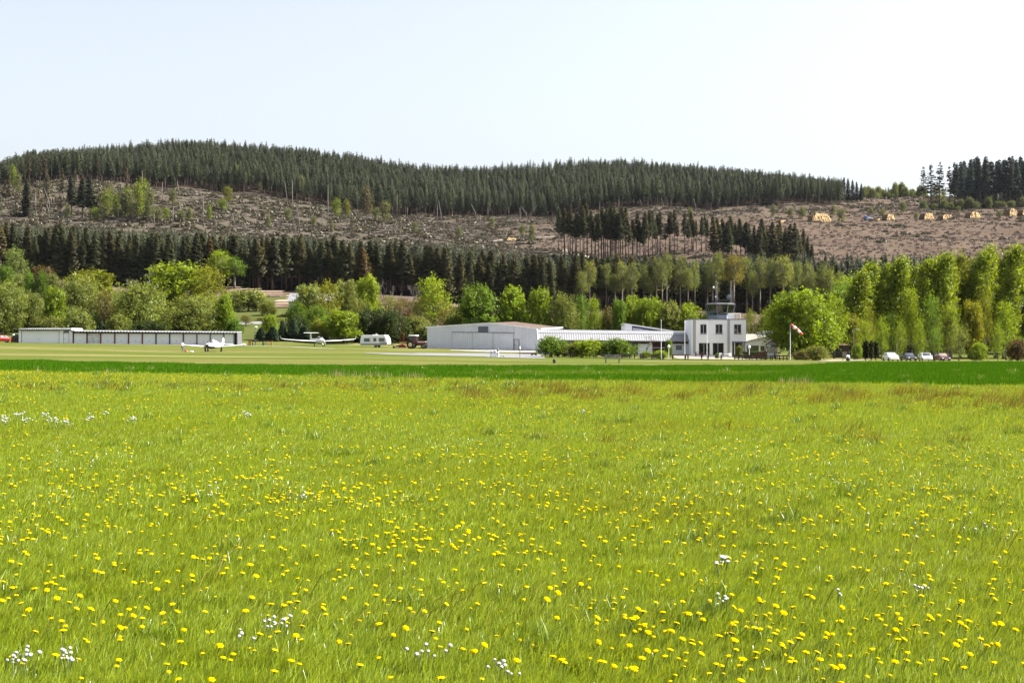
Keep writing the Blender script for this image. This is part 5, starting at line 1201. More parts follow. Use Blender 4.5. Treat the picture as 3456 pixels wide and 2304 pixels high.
window(t, xa(1912), xa(1966), D+.26, zg+1.35, zg+2.35, FRAMEW, GGLASS, (.33, .66)); window(t, xa(1966)+.1, xa(2040), D+.26, zg+1.35, zg+2.35, FRAMEW, GGLASS, (.25, .5, .75)); 
window(t, xa(2277.5), xa(2305.5), D+.10, zg+.90, zg+2.05, FRAMEW, GGLASS, (), .16, label='single grey window with broad white frame')
sl_ = MB()
for k in range(13): sl_.bb(xa(2127)+k*.105, xa(2127)+k*.105+.05, D+.10, D+.17, zg-.1, zg+2.3)
sl_.build('slatted_screen', DBROWN, t)
pn = MB().bb(xa(2202)-.1, xa(2247)+.1, D+.5, D+.6, zg-.1, zg+2.5); pn.build('gate', RBROWN, t)
gf = MB(); gf.bb(xa(2202), xa(2247), D+.3, D+.38, zg+1.42, zg+1.50); gf.bb(xa(2230), xa(2232), D+.3, D+.38, zg, zg+1.42); gf.build('gate_frame', FRAMEW, t)
cl = MB(); corr_wall(cl, (xa(2264), D+.17, 0), (x1-.06, D+.17, 0), lambda f: zg-.4, lambda f: zt-.0, .24, .025); cl.build('cladding', M_corr('cladding_white', (.66, .66, .67), .5), t)
gb = MB().prism([(x0-.26, D-.7, ez(x0)-.10), (x0-.26, D+1.6, mz(x0)-.12), (x0-.26, D+6, rz_(x0)-.06), (x0-.26, D+6, rz_(x0)+.16), (x0-.26, D+1.55, mz(x0)+.16), (x0-.26, D-.7, ez(x0)+.12)], (.07, 0, 0)); gb.build('bargeboard', TRIM, t)
MB().prism([(x0+.12, D+.46, zt+.11), (x0+.12, D+1.6, mz(x0)-.1), (x0+.12, D+6, rz_(x0)-.08), (x0+.12, D+11.6, zt+.11)], (.05, 0, 0)).build('gable', DBROWN, t)
MB().prism([(x0-.22, D+.0, ez(x0)-.16), (x0+.06, D+.0, ez(x0)-.16), (x0+.06, D+.0, zg+1.6), (x0-.02, D+.0, zg-.5), (x0-.06, D+.0, zg-.5)], (0, .1, 0)).build('corner_board', TRIM, t)
# clerestory hall behind
D2 = 256.0; X = lambda px: xat(px, D2); t = root('clerestory_hall', 'white shed hall with sloping clerestory window band behind the long hall', 'hall', (X(2190), D2, gz(X(2190), D2)-.2)); zq = lambda py: zp(py, D2)
roofz = lambda px: zq(np.interp(px, [2108, 2277], [1092, 1118])); zb2 = gz(X(2190), D2) - .3
MB().prism([(X(2108), D2, zb2), (X(2277), D2, zb2), (X(2277), D2, roofz(2277)-.2), (X(2270), D2, zq(1117)), (X(2133), D2, zq(1117)), (X(2133), D2, roofz(2133)-.15), (X(2108), D2, roofz(2108)-.15)], (0, .25, 0)).build('wall', WHITE, t)
MB().bb(X(2108), X(2277), D2+7.8, D2+8, zb2, roofz(2277)-.3).bb(X(2108), X(2108)+.2, D2+.26, D2+7.8, zb2, roofz(2108)-.3).build('wall', WHITE, t)
MB().prism([(X(2107), D2-.4, roofz(2107)-.14), (X(2280), D2-.4, roofz(2280)-.14), (X(2280), D2-.4, roofz(2280)+.06), (X(2107), D2-.4, roofz(2107)+.08)], (0, 8.8, 0)).build('roof', TRIM, t)
wn_ = MB(); wz = lambda px: roofz(px)-.2
wn_.prism([(X(2133), D2+.02, wz(2133)-.28), (X(2262), D2+.02, wz(2262)-.28), (X(2262), D2+.02, wz(2262)), (X(2133), D2+.02, wz(2133))], (0, .1, 0))
wn_.bb(X(2133), X(2135.5), D2+.02, D2+.12, zq(1117), wz(2135)-.29); wn_.bb(X(2172.5), X(2174), D2+.02, D2+.12, zq(1117), wz(2174)-.29); wn_.bb(X(2190), X(2191), D2+.02, D2+.12, zq(1117), wz(2191)-.29)
wb = wn_.build('window_band', BLUE, t); MB().prism([(X(2134), D2+.07, zq(1117)-.02), (X(2268), D2+.07, zq(1117)-.02), (X(2262), D2+.07, wz(2262)-.2), (X(2134), D2+.07, wz(2134)-.2)], (0, .02, 0)).build('pane', M_glass('pane_pale', (.42, .45, .52), .2), wb)

# ------------------------------------------------------------------ tower building
D = 240.0; X = lambda px: xat(px, D); Z = lambda py: zp(py, D); zx = lambda v: 2250 + v/3.92; zy = lambda v: 900 + v/3.92
ax, bx = X(zx(328)), X(zx(1050)); z0, z1 = Z(1199.5), Z(zy(700)); dp = 9.2
t = root('tower_building', 'white two storey airfield building with glazed control tower on its flat roof', 'building', ((ax+bx)/2, D, z0))
up_ = [(X(zx(a)), X(zx(b)), Z(zy(885)), Z(zy(760))) for a, b in ((443, 532), (645, 741), (890, 989))]; lo_ = [(X(zx(a)), X(zx(b)), z0+.02, Z(zy(1006))) for a, b in ((424, 572), (608, 758))]
pr = (X(zx(865)), bx - .0, z0 - .3, Z(zy(1003)))
w = MB(); wall_open(w, ax, bx, D, D+.35, z0-.3, z1, up_ + lo_ + [pr]); w.bb(ax, ax+.3, D+.35, D+dp, z0-.3, z1); w.bb(ax+.3, bx, D+dp-.3, D+dp, z0-.3, z1); w.bb(bx-.3, bx, D+.35, D+dp-.3, Z(zy(1003)), z1); w.bb(bx-.3, bx, D+2.6, D+dp-.3, z0-.3, Z(zy(1003))); w.build('wall', WHITEB, t)
MB().bb(ax+.31, bx-.31, D+.36, D+dp-.31, Z(zy(960)), Z(zy(960))+.2).build('floor_slab', GREY, t)
fl_ = MB().bb(ax-.06, bx+.06, D-.06, D+dp+.06, z1, z1+.13); fl_.build('roof', GREY, t)
for a, b in ((347, 385), (803, 835)): MB().bb(X(zx(a)), X(zx(b)), D-.06, D-.003, z0+.4 if a < 500 else Z(zy(1165)), z1-.02).build('pilaster', BEIGE, t)
for a, b, c, d in up_: window(t, a, b, D+.10, c, d, FRAME, DGLASS, (.5,), .09); 
for a, b, c, d in up_: MB().bb(a-.05, b+.05, D-.07, D+.09, c-.09, c-.003).build('sill', GREY, t)
for a, b, c, d in lo_: window(t, a, b, D+.10, c, d, FRAME, DGLASS, (.47,), .08, 'glass_door')
pw = MB().bb(pr[0], bx-.31, D+2.3, D+2.55, z0-.2, pr[3]); pw.build('porch_wall', GREYB, t)
dg = MB().bb(X(zx(905)), X(zx(985)), D+2.2, D+2.29, z0, z0+2.3).build('door', GREYB, t); MB().bb(X(zx(912)), X(zx(978)), D+2.17, D+2.195, z0+.1, z0+2.2).build('pane', DGLASS, dg)
for v in (868, 900, 1030): MB().bb(X(zx(v))-.07, X(zx(v))+.07, D+.08, D+.24, z0-.2, pr[3]-.01).build('porch_post', GREYB if v != 900 else FRAMEW, t)
MB().bb(pr[0]-.05, bx+.05, D-.12, D-.004, pr[3], pr[3]+.2).build('porch_beam', GREY, t)
MB().lathe((X(zx(596)), D-.14, Z(zy(704))), [(.03, -.1), (.12, -.09), (.13, .05), (.03, .1)], 10, 'Y').build('floodlight', FRAMEW, t)
# control tower cabin: eight-sided, glass leaning outwards
cx_, cy_ = X(zx(758)), D + 4.2; zb_, zs_, zt_, zr_ = z1 + .13, Z(zy(640)), Z(zy(506)), Z(zy(488)); rot8 = R(22.5)
k_ = (D+4.2)/D; zs_, zt_, zr_ = [EYE + (v-EYE)*(D+3)/D for v in (zs_, zt_, zr_)]
def oct_(r, z, n=8): return [(cx_ + r*math.cos(rot8 + 2*math.pi*i/n), cy_ + r*math.sin(rot8 + 2*math.pi*i/n), z) for i in range(n)]
rb1, rt1 = 2.07, 2.55
cab = MB().loft([oct_(rb1+.06, zb_), oct_(rb1+.06, zs_)]).build('tower_cabin', GREYB, t)
gl = MB().loft([oct_(rb1, zs_+.002), oct_(rt1, zt_-.002)], caps=False).build('glazing', TEALG, cab)
mu = MB()
for i in range(8): mu.tube(oct_(rb1+.02, zs_)[i], oct_(rt1+.02, zt_)[i], .055, n=6)
a8, b8 = oct_(rb1+.02, zs_), oct_(rb1+.02, zs_)
mu.build('mullion', SLATE, cab)
MB().loft([oct_(rt1+.12, zt_), oct_(rt1+.16, zt_+.1), oct_(rt1-.3, zr_+.12), oct_(.5, zr_+.2)]).build('tower_roof', M('roof_felt', (.032, .034, .038), .8, var=.1), t)
MB().bb(cx_-1.1, cx_+1.0, cy_-.9, cy_-.3, zs_-.1, zs_+.28).bb(cx_-.2, cx_+.6, cy_+.1, cy_+.7, zs_-.1, zs_+.75).build('control_desk', DBROWN, cab)
ra_ = MB()       # roof frame between the masts
zf = zr_ + .2
for xx in (-1.35, -.55, .2, .9): ra_.tube((cx_+xx, cy_-.8, zf-.1), (cx_+xx, cy_-.8, zf+.42), .03)
ra_.tube((cx_-1.4, cy_-.8, zf+.42), (cx_+1.5, cy_-.8, zf+.42), .035); ra_.tube((cx_-1.4, cy_-.8, zf+.2), (cx_+1.5, cy_-.8, zf+.2), .025); ra_.tube((cx_-1.4, cy_+.8, zf+.42), (cx_+1.5, cy_+.8, zf+.42), .035)
for xx in (-1.4, 1.5): ra_.tube((cx_+xx, cy_-.8, zf+.42), (cx_+xx, cy_+.8, zf+.42), .035)
ra_.build('roof_railing', BLACK, t)
def zmast(v): return EYE + (Z(zy(v)) - EYE)*(D+3.4)/D
an = MB()
for v, top, r in ((653, 200, .022), (671, 195, .035)): an.tube((X(zx(v))*1.012, cy_-.8, zf-.1), (X(zx(v))*1.012, cy_-.8, zmast(top)), r, r*.7, 6)
for k in range(5): an.tube((X(zx(653))*1.012, cy_-.8, zf+.6+k*1.0), (X(zx(671))*1.012, cy_-.8, zf+.6+k*1.0), .025, n=5)
an.tube((X(zx(653))*1.012, cy_-.8, zmast(290)), (X(zx(622))*1.012, cy_-.8, zmast(290)), .03); an.build('antenna_mast', FRAME, t)
MB().lathe((X(zx(626))*1.012, cy_-.8, zmast(280)), [(.02, -.05), (.14, 0), (.15, .18), (.05, .3)], 8).lathe((X(zx(653))*1.012, cy_-.8, zmast(400)), [(.02, -.1), (.1, -.05), (.1, .12), (.02, .16)], 8).build('wind_sensor', FRAMEW, t)
an = MB()
for v, top, r in ((846, 285, .025), (857, 192, .035), (869, 330, .02)): an.tube((X(zx(v))*1.012, cy_-.8, zf-.1), (X(zx(v))*1.012, cy_-.8, zmast(top)), r, r*.7, 6)
for k in range(4): an.tube((X(zx(846))*1.012, cy_-.8, zf+.8+k*.9), (X(zx(857))*1.012, cy_-.8, zf+.8+k*.9), .025, n=5)
an.build('antenna_mast', FRAME, t); MB().lathe((X(zx(850))*1.012, cy_-.8, zmast(287)), [(.02, -.1), (.1, -.06), (.1, .06), (.02, .1)], 8).build('obstruction_light', RED, t); MB().lathe((X(zx(830))*1.012, cy_-.9, zmast(400)), [(.06, -.1), (.42, -.04), (.42, .04), (.06, .1)], 14, 'Y').build('dish', SLATE, t)
bx0, bx1 = X(zx(835)), X(zx(1008)); br = MB()
for xx in (bx0+.05, bx0+.75, bx0+1.5, bx1-.05): br.tube((xx, D+2.2, zb_), (xx, D+2.2, zb_+.95), .035)
for hh in (.3, .62, .95): br.tube((bx0, D+2.2, zb_+hh), (bx1, D+2.2, zb_+hh), .03); br.tube((bx1, D+2.2, zb_+hh), (bx1, D+6, zb_+hh), .03)
br.build('roof_railing', FRAMEW, t); MB().bb(bx0, X(zx(922)), D+2.15, D+2.19, zb_+.05, zb_+.93).build('parapet_lit_panel', TRIM, t)  # white panel paints in the sunlight on the cabin parapet's right-front face
br = MB(); lx0, lx1 = X(zx(495)), X(zx(590))
for k in range(4): br.tube((lx0 + (lx1-lx0)*k/3, D+3.2, zb_), (lx0 + (lx1-lx0)*k/3, D+3.2, zb_+1.0), .025)
for hh in (.5, 1.0): br.tube((lx0, D+3.2, zb_+hh), (lx1, D+3.2, zb_+hh), .022)
br.build('roof_railing', STEEL, t)
# annexe
D = 240.6; X = lambda px: xat(px, D); Z = lambda py: zp(py, D); a0_, a1_ = X(zx(1030)), X(zx(1336)); zl_, zh_ = Z(zy(997)), Z(zy(925))
t = root('annexe', 'low white annexe with cream sloping roof at the right of the tower building', 'building', ((a0_+a1_)/2, D, z0))
rk = lambda x: zl_ + (zh_-zl_)*((x-a0_)/(a1_-a0_)); ws = [(X(zx(1055)), X(zx(1225)), Z(zy(1124)), Z(zy(1036))), (X(zx(1236)), X(zx(1303)), Z(zy(1122)), Z(zy(1040)))]
w = MB(); hz = Z(zy(1034)); wall_open(w, a0_, a1_, D, D+.3, z0-.4, hz, ws); w.prism([(a0_, D, hz), (a1_, D, hz), (a1_, D, zh_-.08), (a0_, D, zl_-.08)], (0, .3, 0)); w.bb(a1_-.3, a1_, D+.3, D+8, z0-.4, zl_); w.bb(a0_, a1_-.3, D+7.7, D+8, z0-.4, zl_); w.build('wall', WHITE, t)
for a, b, c, d in ws: window(t, a, b, D+.05, c, d, FRAMEW, M_glass('window_annexe', (.09, .10, .07), .06), (), .08)
zk = .42
MB().prism([(a0_-.3, D-.3, zl_-.05), (a1_+.1, D-.3, zh_-.0), (a1_-.9, D+8.3, zh_+zk), (a0_+.45, D+8.3, zh_+zk-.04)], (0, 0, .10)).build('roof', CREAM, t)
MB().prism([(a0_-.34, D-.36, zl_-.13), (a1_+.14, D-.36, zh_-.08), (a1_+.14, D-.36, zh_+.14), (a0_-.34, D-.36, zl_+.09)], (0, .05, 0)).build('roof_edge', BEIGE, t)
MB().bb(X(zx(1057)), X(zx(1084)), D+5, D+5.7, zl_+.3, Z(zy(862))+.15).build('chimney', TRIM, t); MB().bb(X(zx(1280)), X(zx(1316)), D+5, D+5.8, zh_-.2, Z(zy(868))+.1).build('roof_box', GREYB, t)
# grey stair block behind the annexe
D = 246; X = lambda px: xat(px, D); Z = lambda py: zp(py, D)
t = root('grey_block', 'plain grey rendered block rising behind the annexe beside the large tree', 'building', (X(2608), D, Z(1200)))
MB().bb(X(zx(1330)), X(zx(1470)), D, D+5, Z(1205), Z(zy(862))).build('wall', GREYB, t); MB().bb(X(zx(1322)), X(zx(1478)), D-.2, D+5.2, Z(zy(862))+.003, Z(zy(862))+.18).build('roof', FRAME, t)
# house behind the trees, wall in the far left field
D = hit(1020, 1072); X = lambda px: xat(px, D); Z = lambda py: zp(py, D); zh = min(gz(X(975), D), gz(X(1165), D)) - .5
t = root('house', 'grey house half hidden by drooping trees behind the motor glider', 'house', (X(1070), D, zh)); HW = M('house_grey', (.42, .42, .44), .85, var=.1, vs=1)
ow = [(X(983), X(990), Z(1052), Z(1040)), (X(996), X(1004), Z(1052), Z(1040)), (X(1102), X(1116), Z(1040), Z(1028)), (X(1137), X(1152), Z(1040), Z(1028))]
w = MB(); wall_open(w, X(974), X(1168), D, D+.3, zh, Z(1018), ow); w.bb(X(974), X(974)+.3, D+.3, D+8, zh, Z(1018)); w.bb(X(1168)-.3, X(1168), D+.3, D+8, zh, Z(1018)); w.build('wall', HW, t)
for o in ow: window(t, o[0], o[1], D+.08, o[2], o[3], FRAMEW, DGLASS, (.5,), .07)
MB().prism([(X(970), D-.5, Z(1018)-.1), (X(1172), D-.5, Z(1018)-.1), (X(1172), D+4.2, Z(990)), (X(970), D+4.2, Z(990))], (0, 0, .15)).build('roof', M('roof_slate', (.16, .16, .17), .7, var=.15), t)
D = hit(90, 965); X = lambda px: xat(px, D)
t = root('garden_wall', 'long pale wall behind garden bushes in the far left field', 'wall', (X(70), D, gz(X(70), D)-.4)); mw = MB()
for k in range(10):
    a, b = -160 + k*34, -160 + (k+1)*34; z_ = min(gz(X(a), D), gz(X(b), D)); mw.bb(X(a), X(b)-.01, D, D+.3, z_-.6, z_+1.5)
mw.build('wall', M('wall_pale', (.62, .58, .55), .9, var=.12, vs=.4), t)

# ------------------------------------------------------------------ people
def skin_obj(name, pts, edges, rad, mat, parent, lv=1):
    me = bpy.data.meshes.new(name); me.from_pydata(pts, edges, []); me.materials.append(mat); o = link(name, me, parent)
    m = o.modifiers.new('Skin', 'SKIN'); m.use_smooth_shade = True
    for i, v in enumerate(me.skin_vertices[0].data): r = rad[i]; v.radius = r if isinstance(r, tuple) else (r, r); v.use_root = (i == 0)
    o.modifiers.new('Sub', 'SUBSURF').levels = lv; o.modifiers['Sub'].render_levels = lv; return o
def person(label, loc, rz, shirt, trousers, hair, la=None, ra=None, step=.09, head_down=.0):
    t = thing('person', label, 'person', loc, rz); P_ = []; E_ = []; Rd = []
    def v(p, r, par=None):
        P_.append(tuple(p)); Rd.append(r)
        if par is not None: E_.append((par, len(P_)-1))
        return len(P_)-1
    pel = v((0, 0, .95), (.15, .11)); ch = v((0, .0, 1.25), (.17, .11), pel); nk = v((0, -.01, 1.47), (.062, .062), ch); jaw = v((0, -.03-head_down, 1.56), (.072, .08), nk); hd = v((0, -.02-head_down, 1.67), (.078, .095), jaw)
    nose = v((0, -.125-head_down, 1.62), .014, jaw)
    for s_ in (-1, 1): v((s_*.085, -.01-head_down, 1.62), .016, jaw)
    jj = {}
    for s_, A in ((-1, la), (1, ra)):
        el, wr = A or ((s_*.27, .02, 1.13), (s_*.29, -.08, .88))
        sh = v((s_*.19, 0, 1.41), .065, ch); e = v(el, .046, sh); w_ = v(wr, .032, e); d = (Vector(wr) - Vector(el)).normalized(); side = d.cross(Vector((0, 1, .2))).normalized(); pm = Vector(wr) + d*.08; pa = v(pm, (.04, .022), w_)
        for q, (o_, l) in enumerate(((-.034, .065), (-.012, .078), (.011, .072), (.032, .055))):
            k1 = v(pm + side*o_ + d*.045, .0095, pa); v(pm + side*o_ + d*(.045 + l*.5) + Vector((0, -.012, 0)), .0085, k1)
        v(pm - side*.055*s_ + d*.01, .011, pa); jj[s_] = (sh, e, w_)
        hp = v((s_*.09, 0, .88), .095, pel); kn = v((s_*.11, -.02 + s_*step*.5, .49), .062, hp); an_ = v((s_*.115, s_*step + .02, .09), .042, kn); v((s_*.125, s_*step - .12, .045), (.042, .035), an_); jj[s_] += (hp, kn, an_)
    body = skin_obj('body', P_, E_, Rd, SKIN, t)
    tor = [P_[pel], P_[ch], (P_[nk][0], P_[nk][1], 1.43)]; sp, se, sr = list(tor), [(0, 1), (1, 2)], [(.18, .13), (.20, .135), .085]
    for s_ in (-1, 1):
        b = len(sp); a = Vector(P_[jj[s_][0]]); e = Vector(P_[jj[s_][1]]); sp += [tuple(a), tuple(e), tuple(e.lerp(Vector(P_[jj[s_][2]]), .75))]; se += [(1, b), (b, b+1), (b+1, b+2)]; sr += [.085, .064, .052]
    skin_obj('shirt', sp, se, sr, shirt, t)
    tp, te, tr = [P_[pel]], [], [(.175, .13)]
    for s_ in (-1, 1):
        b = len(tp); h, k, a = [P_[i] for i in jj[s_][3:6]]; tp += [h, k, (a[0], a[1], .10)]; te += [(0, b), (b, b+1), (b+1, b+2)]; tr += [.115, .085, .07]
    skin_obj('trousers', tp, te, tr, trousers, t)
    hy = -.02-head_down
    MB().lathe((0, hy+.015, 1.675), [(.088, -.08), (.106, -.02), (.103, .05), (.07, .10), (.01, .125)], 12).build('hair', hair, t, True, True)
    sh_ = MB()
    for s_ in (-1, 1): x_, y_, _ = P_[jj[s_][5]]; sh_.rbox((x_, y_-.06, .045), (.10, .28, .09), .025)
    sh_.build('shoes', BLACK, t, True, True); 
    ey = MB()
    for s_ in (-1, 1): ey.box((s_*.032, hy-.098, 1.645), (.026, .012, .012))
    ey.build('eyes', BLACK, t, local=True); return t
SHW = M('shirt_white', (.62, .60, .64), .8, var=.08, vs=8); JEAN = M('jeans', (.075, .095, .16), .85, var=.15, vs=8); DARKC = M('dark_cloth', (.016, .015, .018), .85, var=.1, vs=8); HAIRB = M('hair_brown', (.16, .085, .05), .7, var=.1, vs=20); HAIRD = M('hair_dark', (.03, .022, .018), .7, var=.1, vs=20)
person('person in white shirt and jeans standing on the grass left of the small plane', G(616, 240), R(55), SHW, JEAN, HAIRB, la=((-.25, -.08, 1.15), (-.12, -.30, 1.12)), ra=((.25, -.06, 1.14), (.14, -.30, 1.10)), head_down=.03)
person('person in dark clothes standing at the nose of the small white plane', G(702, 238), R(-75), DARKC, DARKC, HAIRD, la=((-.28, -.10, 1.18), (-.20, -.36, 1.22)), ra=((.25, .05, 1.12), (.22, -.18, 1.0)))
t = root('canister', 'small red brown canister on the grass beside the standing person', 'canister', G(626, 238)); MB().lathe(G(626, 238), [(.10, 0), (.15, .04), (.15, .34), (.06, .42), (.05, .5)], 12).build('body', M('canister_red', (.32, .07, .03), .5, var=.1), t, True); MB().tube(G(626, 238, .42) + Vector((-.09, 0, 0)), G(626, 238, .42) + Vector((.09, 0, .1)), .015).build('handle', BLACK, t)
t = root('tool_bag', 'tan bag lying right of the red brown canister', 'bag', G(631, 238)); MB().rbox(G(631, 238, .1), (.42, .25, .2), .07).build('body', M('tan_cloth', (.42, .24, .11), .9, var=.15, vs=6), t, True); MB().path([G(631, 238, .18) + Vector((-.12, 0, 0)), G(631, 238, .30), G(631, 238, .18) + Vector((.12, 0, 0))], .015).build('handle', BLACK, t)
t = root('white_box', 'flat white box lying on the grass between the two people', 'box', G(647, 238)); MB().rbox(G(647, 238, .09), (.55, .4, .18), .04).build('body', TRIM, t); MB().bb(G(647, 238).x-.24, G(647, 238).x+.24, 237.84, 238.16, G(647, 238).z+.183, G(647, 238).z+.21).build('lid', TRIM, t)

# ------------------------------------------------------------------ aircraft (local axes: nose towards -y)
def wing(mb, pts, th=.12, mi=0):
    """lifting surface through stations (x, y_lead, y_trail, z)"""
    rings = []
    for x, yl, yt, z in pts:
        c = yt - yl; T = c*th
        rings.append([(x, yl, z), (x, yl+.06*c, z+.42*T), (x, yl+.3*c, z+.58*T), (x, yl+.65*c, z+.32*T), (x, yt, z), (x, yl+.65*c, z-.18*T), (x, yl+.3*c, z-.38*T), (x, yl+.06*c, z-.3*T)])
    return mb.loft(rings, mi=mi)
def vfin(mb, pts, th=.10, mi=0):
    rings = [[(0, yl, z), ((yt-yl)*th*.5, yl+.3*(yt-yl), z), (0, yt, z), (-(yt-yl)*th*.5, yl+.3*(yt-yl), z)] for z, yl, yt in pts]
    return mb.loft(rings, mi=mi)
def fus(mb, st, n=14, mi=0):
    rings = [[(w*math.cos(a)*(abs(math.cos(a))**-.18 if abs(math.cos(a)) > .05 else 1), y, z + h*math.sin(a)) for a in [2*math.pi*k/n for k in range(n)]] for y, w, h, z in st]
    return mb.loft(rings, mi=mi)
def wheel(parent, c, r, w, ax='X', rim=CREAMP, name='wheel'):
    o = MB().lathe(c, [(r*.55, -w/2), (r*.92, -w/2), (r, -w*.3), (r, w*.3), (r*.92, w/2), (r*.55, w/2)], 18, ax).build(name, RUBBER, parent, True, True)
    MB().lathe(c, [(r*.1, -w*.56), (r*.5, -w*.52), (r*.56, -w*.3), (r*.56, w*.3), (r*.5, w*.52), (r*.1, w*.56)], 16, ax).build('rim', rim, o, True, True); return o
# low-wing four seater
p = G(719, 240); t = thing('light_aircraft', 'small white low wing plane with dark belly parked in front of the carports', 'aircraft', p, R(-13))
b = MB(); fus(b, [(-2.35, .22, .22, 1.12), (-2.15, .42, .36, 1.10), (-1.3, .54, .46, 1.08), (-.5, .56, .52, 1.10), (.6, .56, .54, 1.12), (1.6, .44, .42, 1.16), (3.2, .22, .24, 1.22), (4.5, .08, .12, 1.26)]); b.build('fuselage', AIRW, t, True, True)
c = MB(); fus(c, [(-1.05, .18, .05, 1.5), (-.55, .44, .28, 1.56), (.1, .48, .36, 1.6), (.9, .42, .28, 1.58), (1.6, .28, .12, 1.5)]); c.build('cabin_roof', AIRW, t, True, True)
ws_ = MB(); fus(ws_, [(-1.08, .17, .05, 1.53), (-.60, .43, .265, 1.58), (-.50, .452, .30, 1.585)]); ws_.build('windscreen', CANOPY, t, True, True)
for s_ in (-1, 1):
    sw = MB()
    for y_, l in ((-.28, .5), (.32, .45)): sw.prism([(s_*.462, y_, 1.55), (s_*.455, y_+l, 1.55), (s_*.41, y_+l-.05, 1.79), (s_*.40, y_+.1, 1.79)], (s_*.035, 0, 0))
    sw.build('side_window', CANOPY, t, local=True)
bm_ = MB(); fus(bm_, [(-2.37, .30, .22, .96), (-1.9, .445, .33, .93), (-.6, .57, .36, .86), (1.2, .47, .28, .90), (2.4, .2, .12, 1.02)]); bm_.build('belly', M('belly_black', (.02, .02, .024), .4, var=.1), t, True, True)
for s_ in (-1, 1):
    wg = MB(); wing(wg, [(s_*.35, -.55, 1.15, .78), (s_*2.9, -.42, .95, .98), (s_*5.15, -.30, .62, 1.16), (s_*5.45, -.1, .45, 1.20)], .13); wg.build('wing', AIRW, t, True, True)
    MB().lathe((s_*5.48, .12, 1.2), [(.01, -.15), (.05, -.05), (.05, .1), (.01, .2)], 8, 'Y').build('wingtip_light', BLACK, t, local=True)
    tp_ = MB(); wing(tp_, [(s_*.04, 3.75, 4.6, 1.28), (s_*1.75, 3.95, 4.5, 1.30)], .10); tp_.build('tailplane', AIRW, t, True, True)
    lg = MB(); lg.path([(s_*1.3, .1, .85), (s_*1.42, .1, .5), (s_*1.42, .1, .22)], [.06, .05, .04], 8); lg.bb(s_*1.5-.03, s_*1.5+.03, -.12, .3, .22, .8); lg.build('landing_gear', BLACK, t, local=True); wheel(t, (s_*1.42, .1, .21), .21, .14, rim=STEEL)
fn = MB(); vfin(fn, [(1.2, 3.0, 4.35), (1.35, 3.5, 4.38), (2.28, 3.85, 4.42)]); fn.build('fin', AIRW, t, local=True); vf = MB(); vfin(vf, [(2.282, 3.85, 4.42), (2.46, 3.93, 4.44)]); vf.build('fin_cap', GREY, t, local=True)
MB().path([(0, -1.95, .85), (0, -1.98, .5), (0, -2.0, .2)], [.06, .05, .04], 8).build('landing_gear', BLACK, t, local=True); wheel(t, (0, -2.0, .18), .18, .12, rim=STEEL)
pr_ = MB(); pr_.lathe((0, -2.38, 1.12), [(.20, 0), (.16, -.18), (.03, -.34)], 12, 'Y'); pr_.build('spinner', BLACK, t, True, True)
pb = MB(); R_ = Matrix.Rotation(R(62), 4, 'Y')
for s_ in (-1, 1): pb.loft([[tuple(Vector((0, 0, 0)) + (R_ @ Vector((a_, b_, s_*z_))) + Vector((0, -2.5, 1.12))) for a_, b_ in ((-w_, .02), (w_, -.02), (w_, .0), (-w_, .04))] for z_, w_ in ((.1, .06), (.5, .09), (.95, .05))])
pb.build('propeller', BLACK, t, local=True); MB().path([(0, .2, 1.93), (0, .28, 2.2)], [.03, .015]).path([(0, 1.5, 1.6), (0, 1.6, 1.95)], [.03, .012]).build('antenna', AIRW, t, local=True)
MB().lathe((-.22, -2.36, 1.0), [(.02, .02), (.1, 0), (.1, -.06), (.02, -.08)], 10, 'Y').build('air_intake', BLACK, t, local=True)
# T-tailed motor glider
p = G(1078, 286); t = thing('motor_glider', 'white long winged motor glider with T tail parked before the dark bushes', 'aircraft', p, R(30))
b = MB(); fus(b, [(-2.2, .12, .12, 1.15), (-1.95, .32, .32, 1.12), (-1.2, .48, .46, 1.12), (-.3, .56, .56, 1.18), (.7, .50, .52, 1.22), (1.6, .28, .32, 1.26), (3.2, .15, .18, 1.34), (4.9, .09, .13, 1.42)]); b.build('fuselage', GEL, t, True, True)
c = MB(); fus(c, [(-1.1, .22, .06, 1.52), (-.5, .44, .30, 1.58), (.2, .46, .34, 1.60), (.9, .30, .20, 1.58)]); c.build('canopy', CANOPY, t, True, True); MB().tube((-.47, .18, 1.58), (0, .2, 1.955), .035).tube((0, .2, 1.955), (.47, .18, 1.58), .035).build('canopy_frame', GEL, t, local=True)
for s_ in (-1, 1):
    wg = MB(); wing(wg, [(s_*.4, -.25, .95, 1.0), (s_*4.2, -.2, .78, 1.18), (s_*7.4, -.05, .52, 1.42), (s_*8.0, .08, .45, 1.55)], .15); wg.build('wing', GEL, t, True, True)
    wl_ = MB(); wing(wl_, [(s_*8.0, .08, .45, 1.55), (s_*8.12, .2, .46, 1.75), (s_*8.15, .28, .46, 2.1)], .12); wl_.build('winglet', GEL, t, True, True)
    tp_ = MB(); wing(tp_, [(s_*.0, 4.25, 4.95, 2.72), (s_*1.6, 4.35, 4.85, 2.74)], .12); tp_.build('tailplane', GEL, t, True, True)
    MB().path([(s_*.35, -.1, .75), (s_*.9, 0, .42), (s_*1.0, 0, .2)], [.07, .06, .05], 8).build('landing_gear', GEL, t, local=True); wheel(t, (s_*1.05, 0, .2), .20, .14, rim=GEL)
fn = MB(); vfin(fn, [(1.35, 3.75, 5.1), (1.8, 4.1, 5.05), (2.70, 4.3, 4.98)], .12); fn.build('fin', GEL, t, local=True)
MB().path([(0, -1.55, .72), (0, -1.62, .2)], [.07, .05], 8).build('landing_gear', GEL, t, local=True); wheel(t, (0, -1.62, .17), .17, .12, rim=GEL)
MB().lathe((0, -2.2, 1.15), [(.15, 0), (.11, -.16), (.02, -.28)], 12, 'Y').build('spinner', GEL, t, True, True)
